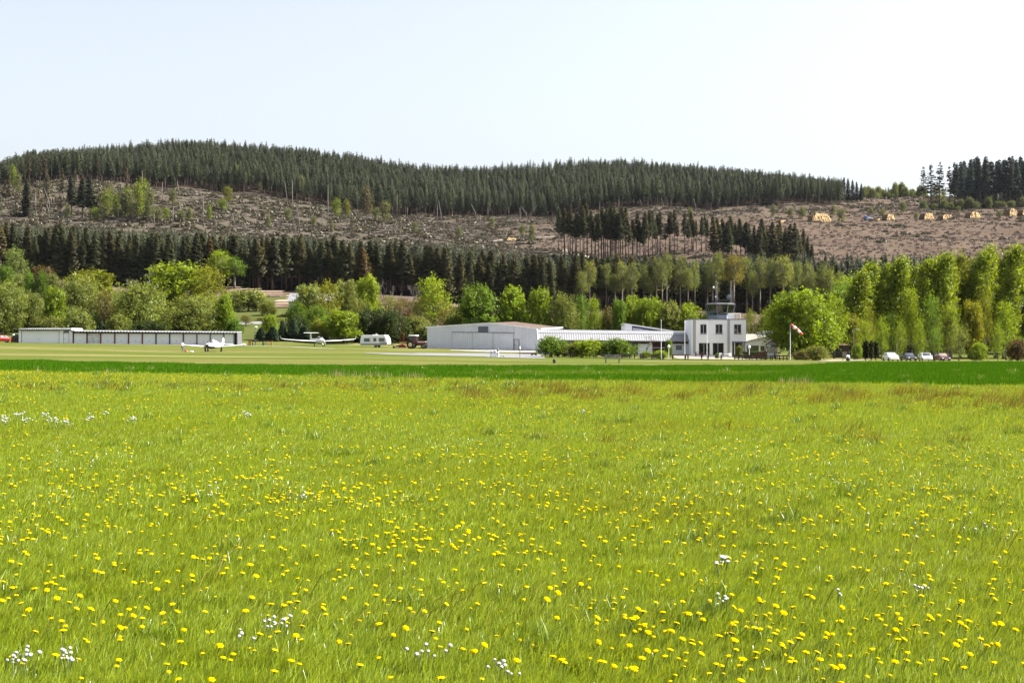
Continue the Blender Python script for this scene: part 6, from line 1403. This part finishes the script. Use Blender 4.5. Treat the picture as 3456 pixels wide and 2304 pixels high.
pb = MB(); R_ = Matrix.Rotation(R(-28), 4, 'Y')
for s_ in (-1, 1): pb.loft([[tuple((R_ @ Vector((a_, b_, s_*z_))) + Vector((0, -2.32, 1.15))) for a_, b_ in ((-w_, .02), (w_, -.02), (w_, .0), (-w_, .04))] for z_, w_ in ((.08, .06), (.45, .085), (.84, .05))])
pb.build('propeller', GEL, t, local=True)

# ------------------------------------------------------------------ caravan, tractor, mower
p = G(1268, 283); t = thing('caravan', 'white touring caravan with grey lower stripe and grey windows', 'caravan', p, R(-16))
prof = [(-2.75, .42), (2.55, .42), (2.86, .75), (2.80, 1.5), (2.35, 2.38), (2.2, 2.45), (-2.5, 2.45), (-2.72, 2.3), (-2.92, 1.2), (-2.9, .6)]
MB().loft([[(x, -1.05, z) for x, z in prof], [(x, 1.05, z) for x, z in prof]]).build('body', CARW, t, local=True, bevel=.06)
MB().bb(-2.88, 2.80, -1.075, -1.045, .62, .78).bb(-2.84, 2.7, -1.07, -1.045, .46, .54).bb(1.3, 2.78, -1.08, -1.045, .86, 1.02).build('stripe', SLATE, t, local=True)
for a, b_, z_ in ((-2.1, -.85, 1.15), (-.1, .55, 1.2), (1.05, 2.3, 1.2)): w = MB().rbox(((a+b_)/2, -1.05, z_+.33), (b_-a, .08, .72), .03).build('window', GREY, t, local=True); MB().bb(a+.09, b_-.09, -1.115, -1.09, z_+.06, z_+.60).build('pane', GGLASS, w, local=True)
w = MB().box((-2.84, 0, 1.55), (.10, 1.7, .75)).build('window', GREY, t, local=True); MB().bb(-2.915, -2.89, -.75, .75, 1.22, 1.86).build('pane', GGLASS, w, local=True)
d_ = MB().bb(-.82, -.18, -1.07, -1.045, .6, 2.15).build('door', TRIM, t, local=True); MB().bb(-.76, -.70, -1.10, -1.072, 1.2, 1.35).build('handle', BLACK, d_, local=True)
MB().bb(-.5, .3, -.4, .4, 2.455, 2.56).tube((.1, 0, 2.5), (.1, 0, 2.95), .02).build('roof_vent', TRIM, t, local=True)
for s_ in (-1, 1): wheel(t, (.35, s_*.92, .32), .32, .2, 'Y', STEEL); MB().box((-2.915, s_*.8, .85), (.03, .18, .2)).build('tail_light', TAILR, t, local=True)
MB().tube((2.7, -.5, .48), (3.9, 0, .48), .05).tube((2.7, .5, .48), (3.9, 0, .48), .05).tube((3.7, 0, .48), (3.7, 0, .05), .04).lathe((3.7, 0, .1), [(.01, -.05), (.1, -.05), (.1, .05), (.01, .05)], 10, 'Y').build('drawbar', BLACK, t, local=True)
p = G(1402, 278); t = thing('tractor', 'old red tractor with white roofed cab facing right beside the hangar', 'tractor', p, R(-14))
MB().rbox((1.25, 0, 1.15), (1.75, .66, .62), .08).box((2.13, 0, 1.1), (.06, .6, .5)).build('hood', MAROON, t, True, True)
MB().rbox((1.1, 0, .78), (2.0, .5, .34), .05).rbox((-.5, 0, .85), (1.5, .55, .6), .06).build('chassis', M('tractor_frame', (.045, .02, .02), .6, var=.2), t, local=True)
MB().bb(.5, 2.05, -.345, -.338, 1.22, 1.36).bb(.5, 2.05, .338, .345, 1.22, 1.36).build('stripe', TRIM, t, local=True); MB().bb(2.14, 2.18, -.26, .26, .9, 1.32).build('grille', BLACK, t, local=True)
cf = MB()
for x_, y_ in ((-1.05, -.72), (-1.05, .72), (.32, -.72), (.32, .72), (-.35, -.75), (-.35, .75)): cf.bb(x_-.04, x_+.04, y_-.04, y_+.04, 1.1, 2.48)
cf.bb(-1.05, .32, -.76, -.70, 1.05, 1.45).bb(-1.05, .32, .70, .76, 1.05, 1.45); cab = cf.build('cab', MAROON, t, local=True)
MB().rbox((-.37, 0, 2.56), (1.62, 1.66, .18), .06).build('cab_roof', TRIM, t, True, True)
cw = MB().bb(-1.0, -.40, -.735, -.725, 1.46, 2.46).bb(-.30, .27, -.735, -.725, 1.46, 2.46).bb(-1.0, -.40, .725, .735, 1.46, 2.46).bb(-.30, .27, .725, .735, 1.46, 2.46).bb(.31, .325, -.67, .67, 1.40, 2.46).bb(-1.07, -1.06, -.67, .67, 1.46, 2.46); cw.build('cab_windows', M_clear('cab_glass', (.45, .5, .5), .3), cab, local=True)
MB().rbox((-.6, 0, 1.3), (.5, .5, .16), .05).rbox((-.84, 0, 1.6), (.12, .5, .6), .05).build('seat', BLACK, t, local=True)
for s_ in (-1, 1):
    wheel(t, (-.75, s_*.78, .78), .78, .40, 'Y', CREAMP); wheel(t, (1.75, s_*.66, .45), .45, .22, 'Y', STEEL)
    fd = MB()
    for k in range(6): a0, a1 = R(20 + k*22), R(42 + k*22); fd.prism([(-.75 + .86*math.cos(a0), s_*.58, .78 + .86*math.sin(a0)), (-.75 + .86*math.cos(a1), s_*.58, .78 + .86*math.sin(a1)), (-.75 + .90*math.cos(a1), s_*.58, .78 + .90*math.sin(a1)), (-.75 + .90*math.cos(a0), s_*.58, .78 + .90*math.sin(a0))], (0, s_*.4, 0))
    fd.build('mudguard', MAROON, t, local=True); MB().lathe((2.16, s_*.24, 1.36), [(.01, 0), (.08, 0), (.07, .05), (.01, .06)], 10, 'X').build('headlight', LAMP, t, local=True)
MB().tube((1.1, -.2, 1.45), (1.1, -.2, 2.15), .04).build('exhaust_pipe', BLACK, t, local=True); MB().bb(2.2, 2.5, -.45, .45, .5, .75).bb(2.0, 2.3, -.1, .1, .55, .7).build('front_weight', BLACK, t, local=True)
p = G(1352, 279); t = thing('mower_implement', 'red mounted mower standing behind the tractor rear wheel', 'implement', p, R(-8))
MB().prism([(-1.2, -.7, .15), (1.1, -.7, .15), (1.0, -.7, .55), (.3, -.7, .75), (-1.0, -.7, .45)], (0, 1.4, 0)).build('deck', RED, t, local=True); MB().tube((.2, 0, .6), (1.4, 0, 1.0), .06).tube((.2, -.4, .6), (.5, 0, 1.25), .05).tube((.2, .4, .6), (.5, 0, 1.25), .05).tube((.5, 0, 1.25), (1.4, 0, 1.0), .05).build('hitch', RED, t, local=True)
MB().lathe((-1.35, 0, .22), [(.05, -.1), (.22, -.1), (.22, .1), (.05, .1)], 14, 'Y').build('support_wheel', RUBBER, t, local=True); MB().bb(-1.0, -.2, -.71, -.70, .2, .3).build('warning_stripe', TRIM, t, local=True)
# trestle things left of the glider
p = G(852, 287); t = thing('equipment_stand', 'small flat topped stand with orange legs at the right end of the carports', 'stand', p, R(6)); MB().prism([(-1.0, -.5, 1.05), (.1, -.5, 1.2), (1.1, -.5, .95), (1.1, -.5, 1.0), (.1, -.5, 1.28), (-1.0, -.5, 1.12)], (0, 1.0, 0)).build('top', GREY, t, local=True)
for x_, m_ in ((-.7, ORANGE), (-.45, ORANGE), (.0, ORANGE), (.55, STEEL)):
    for y_ in (-.4, .4): MB().bb(x_-.06, x_+.06, y_-.05, y_+.05, 0, 1.08).build('leg', m_, t, local=True)
p = G(902, 287); t = thing('trestle_table', 'brown wooden trestle with slanting brace left of the glider', 'trestle', p, R(4)); MB().bb(-1.0, 1.0, -.5, .5, .92, 1.0).build('top', WOOD, t, local=True)
for x_ in (-.85, .85): MB().bb(x_-.08, x_+.08, -.45, .45, 0, .92).build('leg', WOOD if x_ < 0 else ORANGE, t, local=True)
MB().tube((-.8, -.48, .1), (.2, -.48, 1.05), .06).build('brace', WOODL, t, local=True); MB().bb(-.8, .8, -.2, .2, .35, .42).build('shelf', DBROWN, t, local=True)
t = root('white_tarp', 'low white tarpaulin heap beside the right end of the carports', 'tarpaulin', G(822, 288)); MB().rbox(G(822, 288, .16), (.9, .6, .32), .12).build('heap', TRIM, t, True)

# ------------------------------------------------------------------ cars (front towards -y)
def car(label, loc, rz, paint, group=None, glass=CANOPY, seen_rear=False):
    t = thing('parked_car', label, 'car', loc, rz, group)
    st = [(-2.05, .62, .30, .56), (-2.0, .78, .26, .66), (-1.6, .84, .24, .80), (-.75, .86, .24, .92), (.9, .86, .24, .95), (1.7, .83, .26, .92), (2.0, .78, .32, .86), (2.08, .70, .40, .74)]
    hull = lambda y, w, zb, zt: [(-w*.92, y, zb), (-w, y, zb+.18), (-w, y, zt-.14), (-w*.9, y, zt), (w*.9, y, zt), (w, y, zt-.14), (w, y, zb+.18), (w*.92, y, zb)]
    MB().loft([hull(*s_) for s_ in st]).build('body', paint, t, True, True)
    cab = [(-.95, .70, .90, .95), (-.35, .68, .90, 1.34), (-.15, .62, .90, 1.42), (.8, .62, .90, 1.42), (1.25, .66, .90, 1.30), (1.75, .72, .90, .95)]
    gh = lambda y, w, zb, zt: [(-.78, y, zb), (-w, y, zt-.04), (-w*.85, y, zt), (w*.85, y, zt), (w, y, zt-.04), (.78, y, zb)]
    MB().loft([gh(*s_) for s_ in cab]).build('windows', glass, t, True, True)
    rf = MB(); rf.loft([[(-.60, y, z), (.60, y, z), (.56, y, z+.035), (-.56, y, z+.035)] for y, z in ((-.18, 1.405), (.3, 1.425), (.85, 1.405))]); 
    for s_ in (-1, 1): rf.path([(s_*.71, -.95, .94), (s_*.655, -.2, 1.40)], .035, 6).path([(s_*.64, .85, 1.40), (s_*.74, 1.7, .95)], .045, 6).path([(s_*.66, .25, 1.40), (s_*.79, .3, .93)], .03, 6)
    rf.build('roof', paint, t, True, True)
    for x_ in (-.78, .78):
        for y_ in (-1.3, 1.3): wheel(t, (x_, y_, .31), .31, .19, 'X', STEEL)
    for s_ in (-1, 1):
        MB().rbox((s_*.58, -2.03, .60), (.30, .10, .13), .03).build('headlight', LAMP, t, local=True); MB().rbox((s_*.62, 2.05, .70), (.24, .08, .14), .02).build('tail_light', TAILR, t, local=True); MB().rbox((s_*.90, -.75, .98), (.16, .10, .12), .03).build('mirror', paint, t, local=True)
    MB().rbox((0, -2.06, .40), (1.45, .12, .16), .03).build('bumper', paint if paint is CARW else BLACK, t, local=True); MB().bb(-.35, .35, -2.08, -2.055, .56, .66).build('grille', BLACK, t, local=True); MB().bb(-.26, .26, -2.135, -2.122, .36, .46).build('number_plate', TRIM, t, local=True); return t
GP = 'cars parked at the edge of the crop field'
car('white parked car with pale windscreen, leftmost of four beyond the crop', G(3006, 240), R(4), CARW, GP, M_glass('glass_pale', (.30, .32, .30), .08)); car('dark grey parked car between the two white cars', G(3066, 241), R(3), CARD, GP)
car('white parked car with dark windscreen between two dark cars', G(3124, 239), R(-6), CARW, GP); car('dark maroon parked car, rightmost of four beyond the crop', G(3178, 240), R(5), CARM, GP, M_glass('glass_tan', (.16, .13, .10), .08))
car('red car parked at the left edge beside the white garage', G(0, 290), R(-78), CARR, None, M_glass('glass_sky', (.35, .36, .38), .08))
p = G(52, 289); t = thing('covered_cart', 'dark covered cart with white sack on top beside the white garage', 'cart', p, 0); MB().prism([(-.75, -.6, .2), (.75, -.6, .2), (.75, -.6, 1.45), (.2, -.6, 1.55), (-.6, -.6, 1.25)], (0, 1.4, 0)).build('cover', M('tarp_dark', (.05, .035, .033), .8, var=.2), t, local=True, bevel=.08); MB().rbox((-.35, 0, 1.60), (.5, .5, .3), .12).build('sack', TRIM, t, True, True)
for s_ in (-1, 1): wheel(t, (s_*.6, -.45, .25), .25, .14, 'X', STEEL)
def truck(label, loc, rz, cabm, bodym, L=6.0):
    t = thing('forestry_truck', label, 'truck', loc, rz); MB().rbox((-L*.30, 0, 1.75), (1.9, 2.1, 1.9), .2).build('cab', cabm, t, local=True); MB().bb(-L*.30-.6, -L*.30+.6, -1.07, -1.055, 1.7, 2.5).bb(-L*.30-.96, -L*.30-.955, -.9, .9, 1.7, 2.5).build('cab_windows', CANOPY, t, local=True)
    MB().bb(-L*.12, L*.5, -1.05, 1.05, .9, 1.1).bb(-L*.12, L*.5, -1.05, -.98, 1.1, 1.9).bb(-L*.12, L*.5, .98, 1.05, 1.1, 1.9).bb(-L*.12, -L*.10, -.97, .97, 1.1, 2.2).build('load_bed', bodym, t, local=True)
    for x_ in (-L*.32, L*.18, L*.36):
        for s_ in (-1, 1): wheel(t, (x_, s_*.9, .55), .55, .35, 'Y', STEEL)
D = hit(2930, 744, 700); truck('small blue truck standing on the brown clearing left of the log heaps', G(2930, D), R(10), CARB, M('truck_pale', (.55, .62, .70), .5, var=.1)); D = hit(2416, 726, 700); truck('dark forestry vehicle at the lower edge of the ridge forest', G(2416, D), R(160), CARD, BLACK, 4.6)

# ------------------------------------------------------------------ fuel point, poles, lamps
D = 205.0
def cab_(px0, px1, top, bot, name, label, mat, cat, head=None, DD=D):
    p = G((px0+px1)/2, DD, -.02); x0_, x1_ = xat(px0, DD), xat(px1, DD); h = zp(top, DD) - p.z; t = root(name, label, cat, p)
    MB().rbox((p.x, DD, p.z + h*.48 + .06), (x1_-x0_, .55, h*.92), .04).build('housing', mat, t); MB().bb(p.x-(x1_-x0_)*.48, p.x+(x1_-x0_)*.48, DD-.25, DD+.25, p.z-.05, p.z+.08).build('plinth', GREY, t); MB().bb(p.x-.12, p.x+.12, DD-.295, DD-.276, p.z+h*.55, p.z+h*.75).build('panel', GREYB, t); return t
cab_(1653.5, 1664, 1182, 1205.5, 'fuel_cabinet', 'white fuel cabinet on the apron, left one of three', TRIM, 'cabinet'); cab_(1665.5, 1675, 1180.5, 1206, 'fuel_cabinet', 'white fuel cabinet on the apron, middle one of three', TRIM, 'cabinet'); cab_(1676.5, 1683.5, 1187, 1206, 'fuel_pump', 'low white fuel pump with grey head on the apron, right one of three', TRIM, 'fuel pump')
p = G(1679.5, D-.02); o = [c for c in COL.objects if c.name == 'fuel_pump'][0]; MB().rbox((p.x, D, zp(1180, D)), (.30, .3, .36), .06).tube((p.x-.16, D, zp(1179, D)), (p.x-.26, D, zp(1172, D)), .04).tube((p.x-.26, D, zp(1172, D)), (p.x-.26, D, zp(1187, D)), .025).tube((p.x, D, zp(1187, D)), (p.x, D, zp(1176, D)), .08).build('pump_head', STEEL, o)
p = G(1754.5, D); t = root('box_post', 'thin red brown post carrying a white box before the hangar', 'post', p); MB().tube(p - Vector((0, 0, .1)), (p.x, D, zp(1178, D)), .04).build('post', RBROWN, t); MB().rbox((p.x, D, zp(1173.5, D)), (.22, .2, .40), .05).build('box', LAMP, t)
p = G(1802, 226); t = root('low_trolley', 'low dark trolley standing on the apron beside the long hall', 'trolley', p); MB().bb(p.x-.45, p.x+.45, 225.7, 226.3, p.z+.22, p.z+.34).build('deck', BLACK, t)
for x_ in (-.32, .32): MB().lathe((p.x+x_, 226, p.z+.13), [(.03, -.3), (.12, -.3), (.12, -.2), (.04, -.2), (.04, .2), (.12, .2), (.12, .3), (.03, .3)], 12, 'Y').build('wheel', RUBBER, t)
def pole(px, D, top, label, r=.05, name='flagpole', cat='flagpole'):
    p = G(px, D, -.2); t = root(name, label, cat, p); MB().tube(p, (p.x, D, zp(top, D)), r, r*.55, 10).build('pole', TRIM, t, True); MB().lathe((p.x, D, zp(top, D)), [(.02, 0), (.06, .03), (.06, .09), (.01, .13)], 10).build('finial', TRIM, t, True); MB().bb(p.x-.12, p.x+.12, D-.12, D+.12, p.z+.1, p.z+.3).build('base', GREY, t); return t, p
pole(2231.5, 207, 1082, 'slim white flagpole before the long hall, left one of three'); pole(2311, 209, 1086, 'slim white flagpole at the left corner of the tower building'); pole(2386, 207, 1090, 'slim white flagpole before the middle of the tower building')
D = 212; p = G(2667, D, -.2); t = root('windsock', 'red and white striped windsock on a tall white pole beside the large tree', 'windsock', p); pt_ = Vector((p.x, D, zp(1098, D)))
MB().tube(p, pt_, .055, .04, 10).build('pole', TRIM, t, True); MB().tube(pt_ + Vector((-.02, 0, 0)), pt_ + Vector((.16, -.0, .03)), .03).lathe(pt_ + Vector((.18, 0, 0)), [(.24, -.03), (.27, 0), (.24, .03)], 14, 'X').build('hoop', STEEL, t)
e0, e1 = pt_ + Vector((.16, -.05, .0)), Vector((xat(2706, D), D-.5, zp(1129.5, D))); ax = (e1-e0).normalized(); a = ax.orthogonal().normalized(); c = ax.cross(a)
for k in range(5):
    f0_, f1_ = k/5, (k+1)/5; ring = lambda f: [e0.lerp(e1, f) + Vector((0, 0, .08*math.sin(f*3.1))) + (a*math.cos(q) + c*math.sin(q))*(.27 - .10*f) for q in [2*math.pi*j/14 for j in range(14)]]
    MB().loft([ring(f0_), ring((f0_+f1_)/2), ring(f1_)], caps=False).build('sleeve_band', M('sock_red', (.55, .05, .02), .7, var=.06) if k % 2 == 0 else TRIM, t, True)
def lamp(px, D, top, label):
    p = G(px, D); t = root('park_lamp', label, 'lamp', p); zt_ = zp(top, D); MB().tube(p, (p.x, D, zt_-.5), .045, .035, 8).build('post', TRIM, t); MB().lathe((p.x, D, zt_-.5), [(.06, 0), (.17, .1), (.22, .3), (.15, .42), (.08, .48)], 12).build('lantern', LAMP, t, True); MB().lathe((p.x, D, zt_-.10), [(.20, 0), (.12, .08), (.02, .14)], 12).build('cap', TRIM, t)
lamp(2257, 213, 1164, 'white garden lamp left of the hall window'); lamp(2529, 214, 1166, 'white garden lamp before the annexe window')
p = G(2881, 250); t = root('street_lamp', 'slim grey street lamp between parking path and thujas', 'street lamp', p); MB().tube(p, (p.x, 250, zp(1112, 250)), .06, .045, 8).build('post', STEEL, t); MB().tube((p.x, 250, zp(1112, 250)), (p.x+.5, 249.8, zp(1111, 250)), .04).rbox((p.x+.7, 249.8, zp(1111, 250)), (.6, .25, .12), .05).build('lamp_head', STEEL, t)
p = G(862, 318); t = root('street_lamp', 'street lamp with white head on the lane right of the carports', 'street lamp', p); MB().tube(p, (p.x, 318, zp(1106, 318)), .06, .05, 8).build('post', STEEL, t); MB().rbox((p.x+.1, 318, zp(1103, 318)), (.62, .4, .26), .1).build('lamp_head', LAMP, t, True)
# bench, bin, letter boxes
def bench(px, D, w, label, matl, back=True, name='park_bench', group=None):
    p = G(px, D); t = root(name, label, 'bench', p, group); s_ = MB()
    for k in range(3): s_.bb(p.x-w/2, p.x+w/2, D-.24+k*.16, D-.11+k*.16, p.z+.42, p.z+.47)
    s_.build('seat', matl, t)
    if back:
        b_ = MB()
        for k in range(2): b_.bb(p.x-w/2, p.x+w/2, D-.30, D-.26, p.z+.60+k*.17, p.z+.73+k*.17)
        b_.build('backrest', matl, t)
    for x_ in (-w*.38, w*.38): MB().bb(p.x+x_-.05, p.x+x_+.05, D-.25, D+.25, p.z-.05, p.z+.415).bb(p.x+x_-.04, p.x+x_+.04, D-.255, D-.2, p.z+.48, p.z+.9 if back else p.z+.485).build('leg', matl, t)
bench(2067, 152, 1.85, 'pale grey wooden bench standing on the grass at the crop edge', M('bench_grey', (.20, .185, .18), .85, var=.12, vs=3))
p = G(1871, 148); t = root('litter_bin', 'small round black bin on the grass before the long hall', 'bin', p); MB().lathe(p, [(.15, -.05), (.16, .0), (.17, .36), (.15, .40), (.14, .34)], 16).build('barrel', BLACK, t, True); MB().lathe(p + Vector((0, 0, .34)), [(.175, 0), (.18, .02), (.175, .05)], 16).build('rim', STEEL, t)
p = G(2862, 205); t = root('waste_bin', 'white and black bin on the grass by the parking path', 'bin', p); MB().lathe(p, [(.26, -.3), (.28, .5), (.27, .55)], 14).build('barrel', BLACK, t, True); MB().lathe(p + Vector((0, 0, .55)), [(.27, 0), (.29, .25), (.15, .38), (.01, .4)], 14).build('lid', TRIM, t, True)
p = G(2851, 232); t = root('notice_board', 'small brown notice board with white panel at the parking path', 'notice board', p); MB().tube(p + Vector((-.3, 0, 0)), p + Vector((-.3, 0, 1.5)), .05).tube(p + Vector((.3, 0, 0)), p + Vector((.3, 0, 1.5)), .05).build('post', WOOD, t); MB().bb(p.x-.4, p.x+.4, 231.93, 231.97, p.z+.7, p.z+1.5).build('panel', WOODL, t)
p = G(2825, 275); t = root('garden_shed', 'dark brown shed under the trees behind the parking path', 'shed', p); MB().bb(p.x-2.2, p.x+2.2, 275, 278, p.z-.5, p.z+2.3).build('wall', DBROWN, t); MB().prism([(p.x-2.5, 274.6, p.z+2.3), (p.x+2.5, 274.6, p.z+2.3), (p.x+2.5, 278.4, p.z+2.9), (p.x-2.5, 278.4, p.z+2.9)], (0, 0, .12)).build('roof', RBROWN, t); MB().bb(p.x-.4, p.x+.5, 274.94, 274.99, p.z-.3, p.z+1.8).build('door', BLACK, t)

# ------------------------------------------------------------------ terrace furniture and playground
def table(px, D, w, label, group, m_=DBROWN):
    p = G(px, D); t = root('picnic_table', label, 'picnic table', p, group); MB().bb(p.x-w/2, p.x+w/2, D-.38, D+.38, p.z+.70, p.z+.76).build('table_top', m_, t)
    for s_ in (-1, 1): MB().bb(p.x-w/2, p.x+w/2, D+s_*.72-.14, D+s_*.72+.14, p.z+.42, p.z+.47).build('seat', m_, t)
    for x_ in (-w*.38, w*.38): MB().bb(p.x+x_-.05, p.x+x_+.05, D-.75, D+.75, p.z+.34, p.z+.415).tube((p.x+x_, D-.55, p.z), (p.x+x_, D-.2, p.z+.69), .05).tube((p.x+x_, D+.55, p.z), (p.x+x_, D+.2, p.z+.69), .05).build('leg', m_, t)
TG = 'dark picnic tables along the hall and terrace'
for px, D, w, lb in [(2112, 209, 1.5, 'dark picnic table right of the widest green bush'), (2152, 209.5, 1.2, 'small dark picnic table before the young leafless tree'), (2185, 208, 1.6, 'dark picnic table below the low bright bush'), (2222, 206, 2.0, 'dark picnic table at the foot of the hall flagpole'),
                     (2292, 207, 2.4, 'long dark picnic table left on the terrace edge'), (2345, 206.5, 2.6, 'long dark picnic table between the two terrace flagpoles'), (2412, 206, 2.5, 'long dark picnic table on the right of the terrace edge')]: table(px, D, w, lb, TG)
for px, lb in [(2358, 'brown terrace table close to the glass doors, left one'), (2382, 'brown terrace table close to the glass doors, right one')]: table(px, 232, 1.2, lb, 'brown tables by the glass doors', RBROWN)
p = G(2449, 218); t = root('white_table', 'small white round table on the right of the terrace', 'table', p); MB().lathe(p, [(.25, 0), (.04, .05), (.04, .68), (.5, .70), (.5, .74)], 16).build('table_top', TRIM, t)
for k, x_ in enumerate((-.75, .75)): q = p + Vector((x_, .1, 0)); c_ = root('white_chair', f'white terrace chair {"left" if k == 0 else "right"} of the small round table', 'chair', q); MB().bb(q.x-.22, q.x+.22, q.y-.22, q.y+.22, q.z+.42, q.z+.46).build('seat', TRIM, c_); MB().bb(q.x-.22, q.x+.22, q.y+.20, q.y+.24, q.z+.47, q.z+.9).build('backrest', TRIM, c_); [MB().bb(q.x+a_-.02, q.x+a_+.02, q.y+b_-.02, q.y+b_+.02, q.z, q.z+.415).build('leg', TRIM, c_) for a_ in (-.19, .19) for b_ in (-.19, .19)]
D = 217; x0, x1 = xat(2508, D), xat(2588, D); p = G(2548, D); t = root('hedge', 'clipped hedge with green top and dry brown face before the annexe', 'hedge', p); zt_ = zp(1187, D)
rng = np.random.default_rng(77); n = 9000; C = np.stack([rng.uniform(x0, x1, n), D + rng.uniform(-.5, .5, n), rng.uniform(p.z, zt_, n)], 1); sd_ = rng.random(n) < .6; C[sd_, 1] = D - .5 + rng.uniform(-.06, .1, sd_.sum()); tp_ = (~sd_); C[tp_, 2] = zt_ - .22*rng.random(tp_.sum())**2
V, q = leaf_quads(C - np.array(p), rng.normal(size=(n, 3)) + [0, -.5, .3], .12*rng.uniform(.6, 1.4, n), rng); 
HM = M_leaf('hedge_dry', .2, .03, hue=((.085, .062, .024), (.17, .135, .05))); HG = M_leaf('hedge_green', .3, .03, hue=((.03, .06, .012), (.07, .12, .02)))
gm = C[:, 2] > zt_ - .30; tt = rng.random(n)
for nm, msk, mt in (('dry_face', ~gm, HM), ('green_top', gm, HG)): VV = V.reshape(-1, 4, 3)[msk].reshape(-1, 3); link(nm, np_mesh(nm, VV, np.arange(len(VV)).reshape(-1, 4), tint=tt[msk], mats=[mt]), t)
MB().bb(x0+.2, x1-.2, D-.3, D+.4, p.z-.1, zt_-.3).build('branches', BARK, t)
D = 213; p = G(2602, D); t = root('playground_tower', 'wooden playground tower with dark pointed roof and red slide', 'play tower', p); zt_ = zp(1160, D)
for x_ in (-.6, .6):
    for y_ in (-.6, .6): MB().tube(p + Vector((x_*1.5, y_*1.5, 0)), Vector((p.x+x_*.9, D+y_*.9, zt_+.05)), .06).build('post', WOOD, t)
MB().bb(p.x-.85, p.x+.85, D-.85, D+.85, p.z+1.1, p.z+1.18).build('platform', WOOD, t); MB().prism([(p.x-1.05, D-.9, zt_-.1), (p.x, D-.9, zt_+.62), (p.x+1.05, D-.9, zt_-.1), (p.x+.9, D-.9, zt_-.12), (p.x, D-.9, zt_+.48), (p.x-.9, D-.9, zt_-.12)], (0, 1.8, 0)).build('roof', DBROWN, t)
MB().prism([(p.x-.8, D-.72, zt_-.1), (p.x+.8, D-.72, zt_-.1), (p.x, D-.72, zt_+.42)], (0, .05, 0)).build('gable', WOODL, t); MB().bb(p.x-.75, p.x+.75, D-.78, D-.74, p.z+1.2, p.z+1.7).build('railing', WOODL, t)
sl_ = MB(); q0, q1 = Vector((p.x-.8, D-.2, p.z+1.25)), Vector((p.x-3.2, D-.6, p.z+.12))
sl_.loft([[c_ + Vector((0, y_, z_)) for y_, z_ in ((-.25, .16), (-.25, 0), (.25, 0), (.25, .16), (.21, .16), (.21, .04), (-.21, .04), (-.21, .16))] for c_ in (q0, q0.lerp(q1, .5) + Vector((0, 0, -.04)), q1, q1 + Vector((-.5, 0, 0)))]); sl_.build('slide', DRED, t); ld = MB()
for s_ in (-.25, .25): ld.tube((p.x+.85, D+s_, p.z+1.2), (p.x+1.5, D+s_, p.z), .04)
for k in range(4): ld.tube((p.x+.95+k*.14, D-.25, p.z+1.0-k*.25), (p.x+.95+k*.14, D+.25, p.z+1.0-k*.25), .03)
ld.build('ladder', WOOD, t)
for k, (a_, b_, D, lb) in enumerate([(2480, 2530, 208, 'low dark rail fence at the right end of the terrace'), (2538, 2600, 207, 'low dark rail fence before the hedge'), (2606, 2656, 206, 'low dark rail fence under the large tree left of the windsock')]):
    t = root('rail_fence', lb, 'fence', G((a_+b_)/2, D)); f_ = MB(); X0, X1 = xat(a_, D), xat(b_, D); n = 5
    for j in range(n): x_ = X0 + (X1-X0)*j/(n-1); f_.bb(x_-.06, x_+.06, D-.06, D+.06, gz(x_, D)-.2, gz(x_, D)+.75)
    f_.build('posts', DBROWN, t); zz = gz(X0, D); MB().bb(X0-.2, X1+.2, D-.11, D-.065, zz+.52, zz+.68).bb(X0-.2, X1+.2, D-.11, D-.065, zz+.22, zz+.36).build('rail', DBROWN, t)

# ------------------------------------------------------------------ the thin spring haze over the valley
hm, ht, ho = nt_new('haze_air')
pv = ht.nodes.new('ShaderNodeVolumePrincipled'); pv.inputs['Color'].default_value = (.80, .88, 1.0, 1); pv.inputs['Density'].default_value = .000010; pv.inputs['Anisotropy'].default_value = .3
ht.links.new(pv.outputs[0], ho.inputs['Volume'])
hz_ = MB().bb(-6500, 6500, -60, 6600, -230, 330).build('haze', hm)
tag(hz_, 'thin bluish spring haze filling the whole valley air', 'haze', kind='stuff')
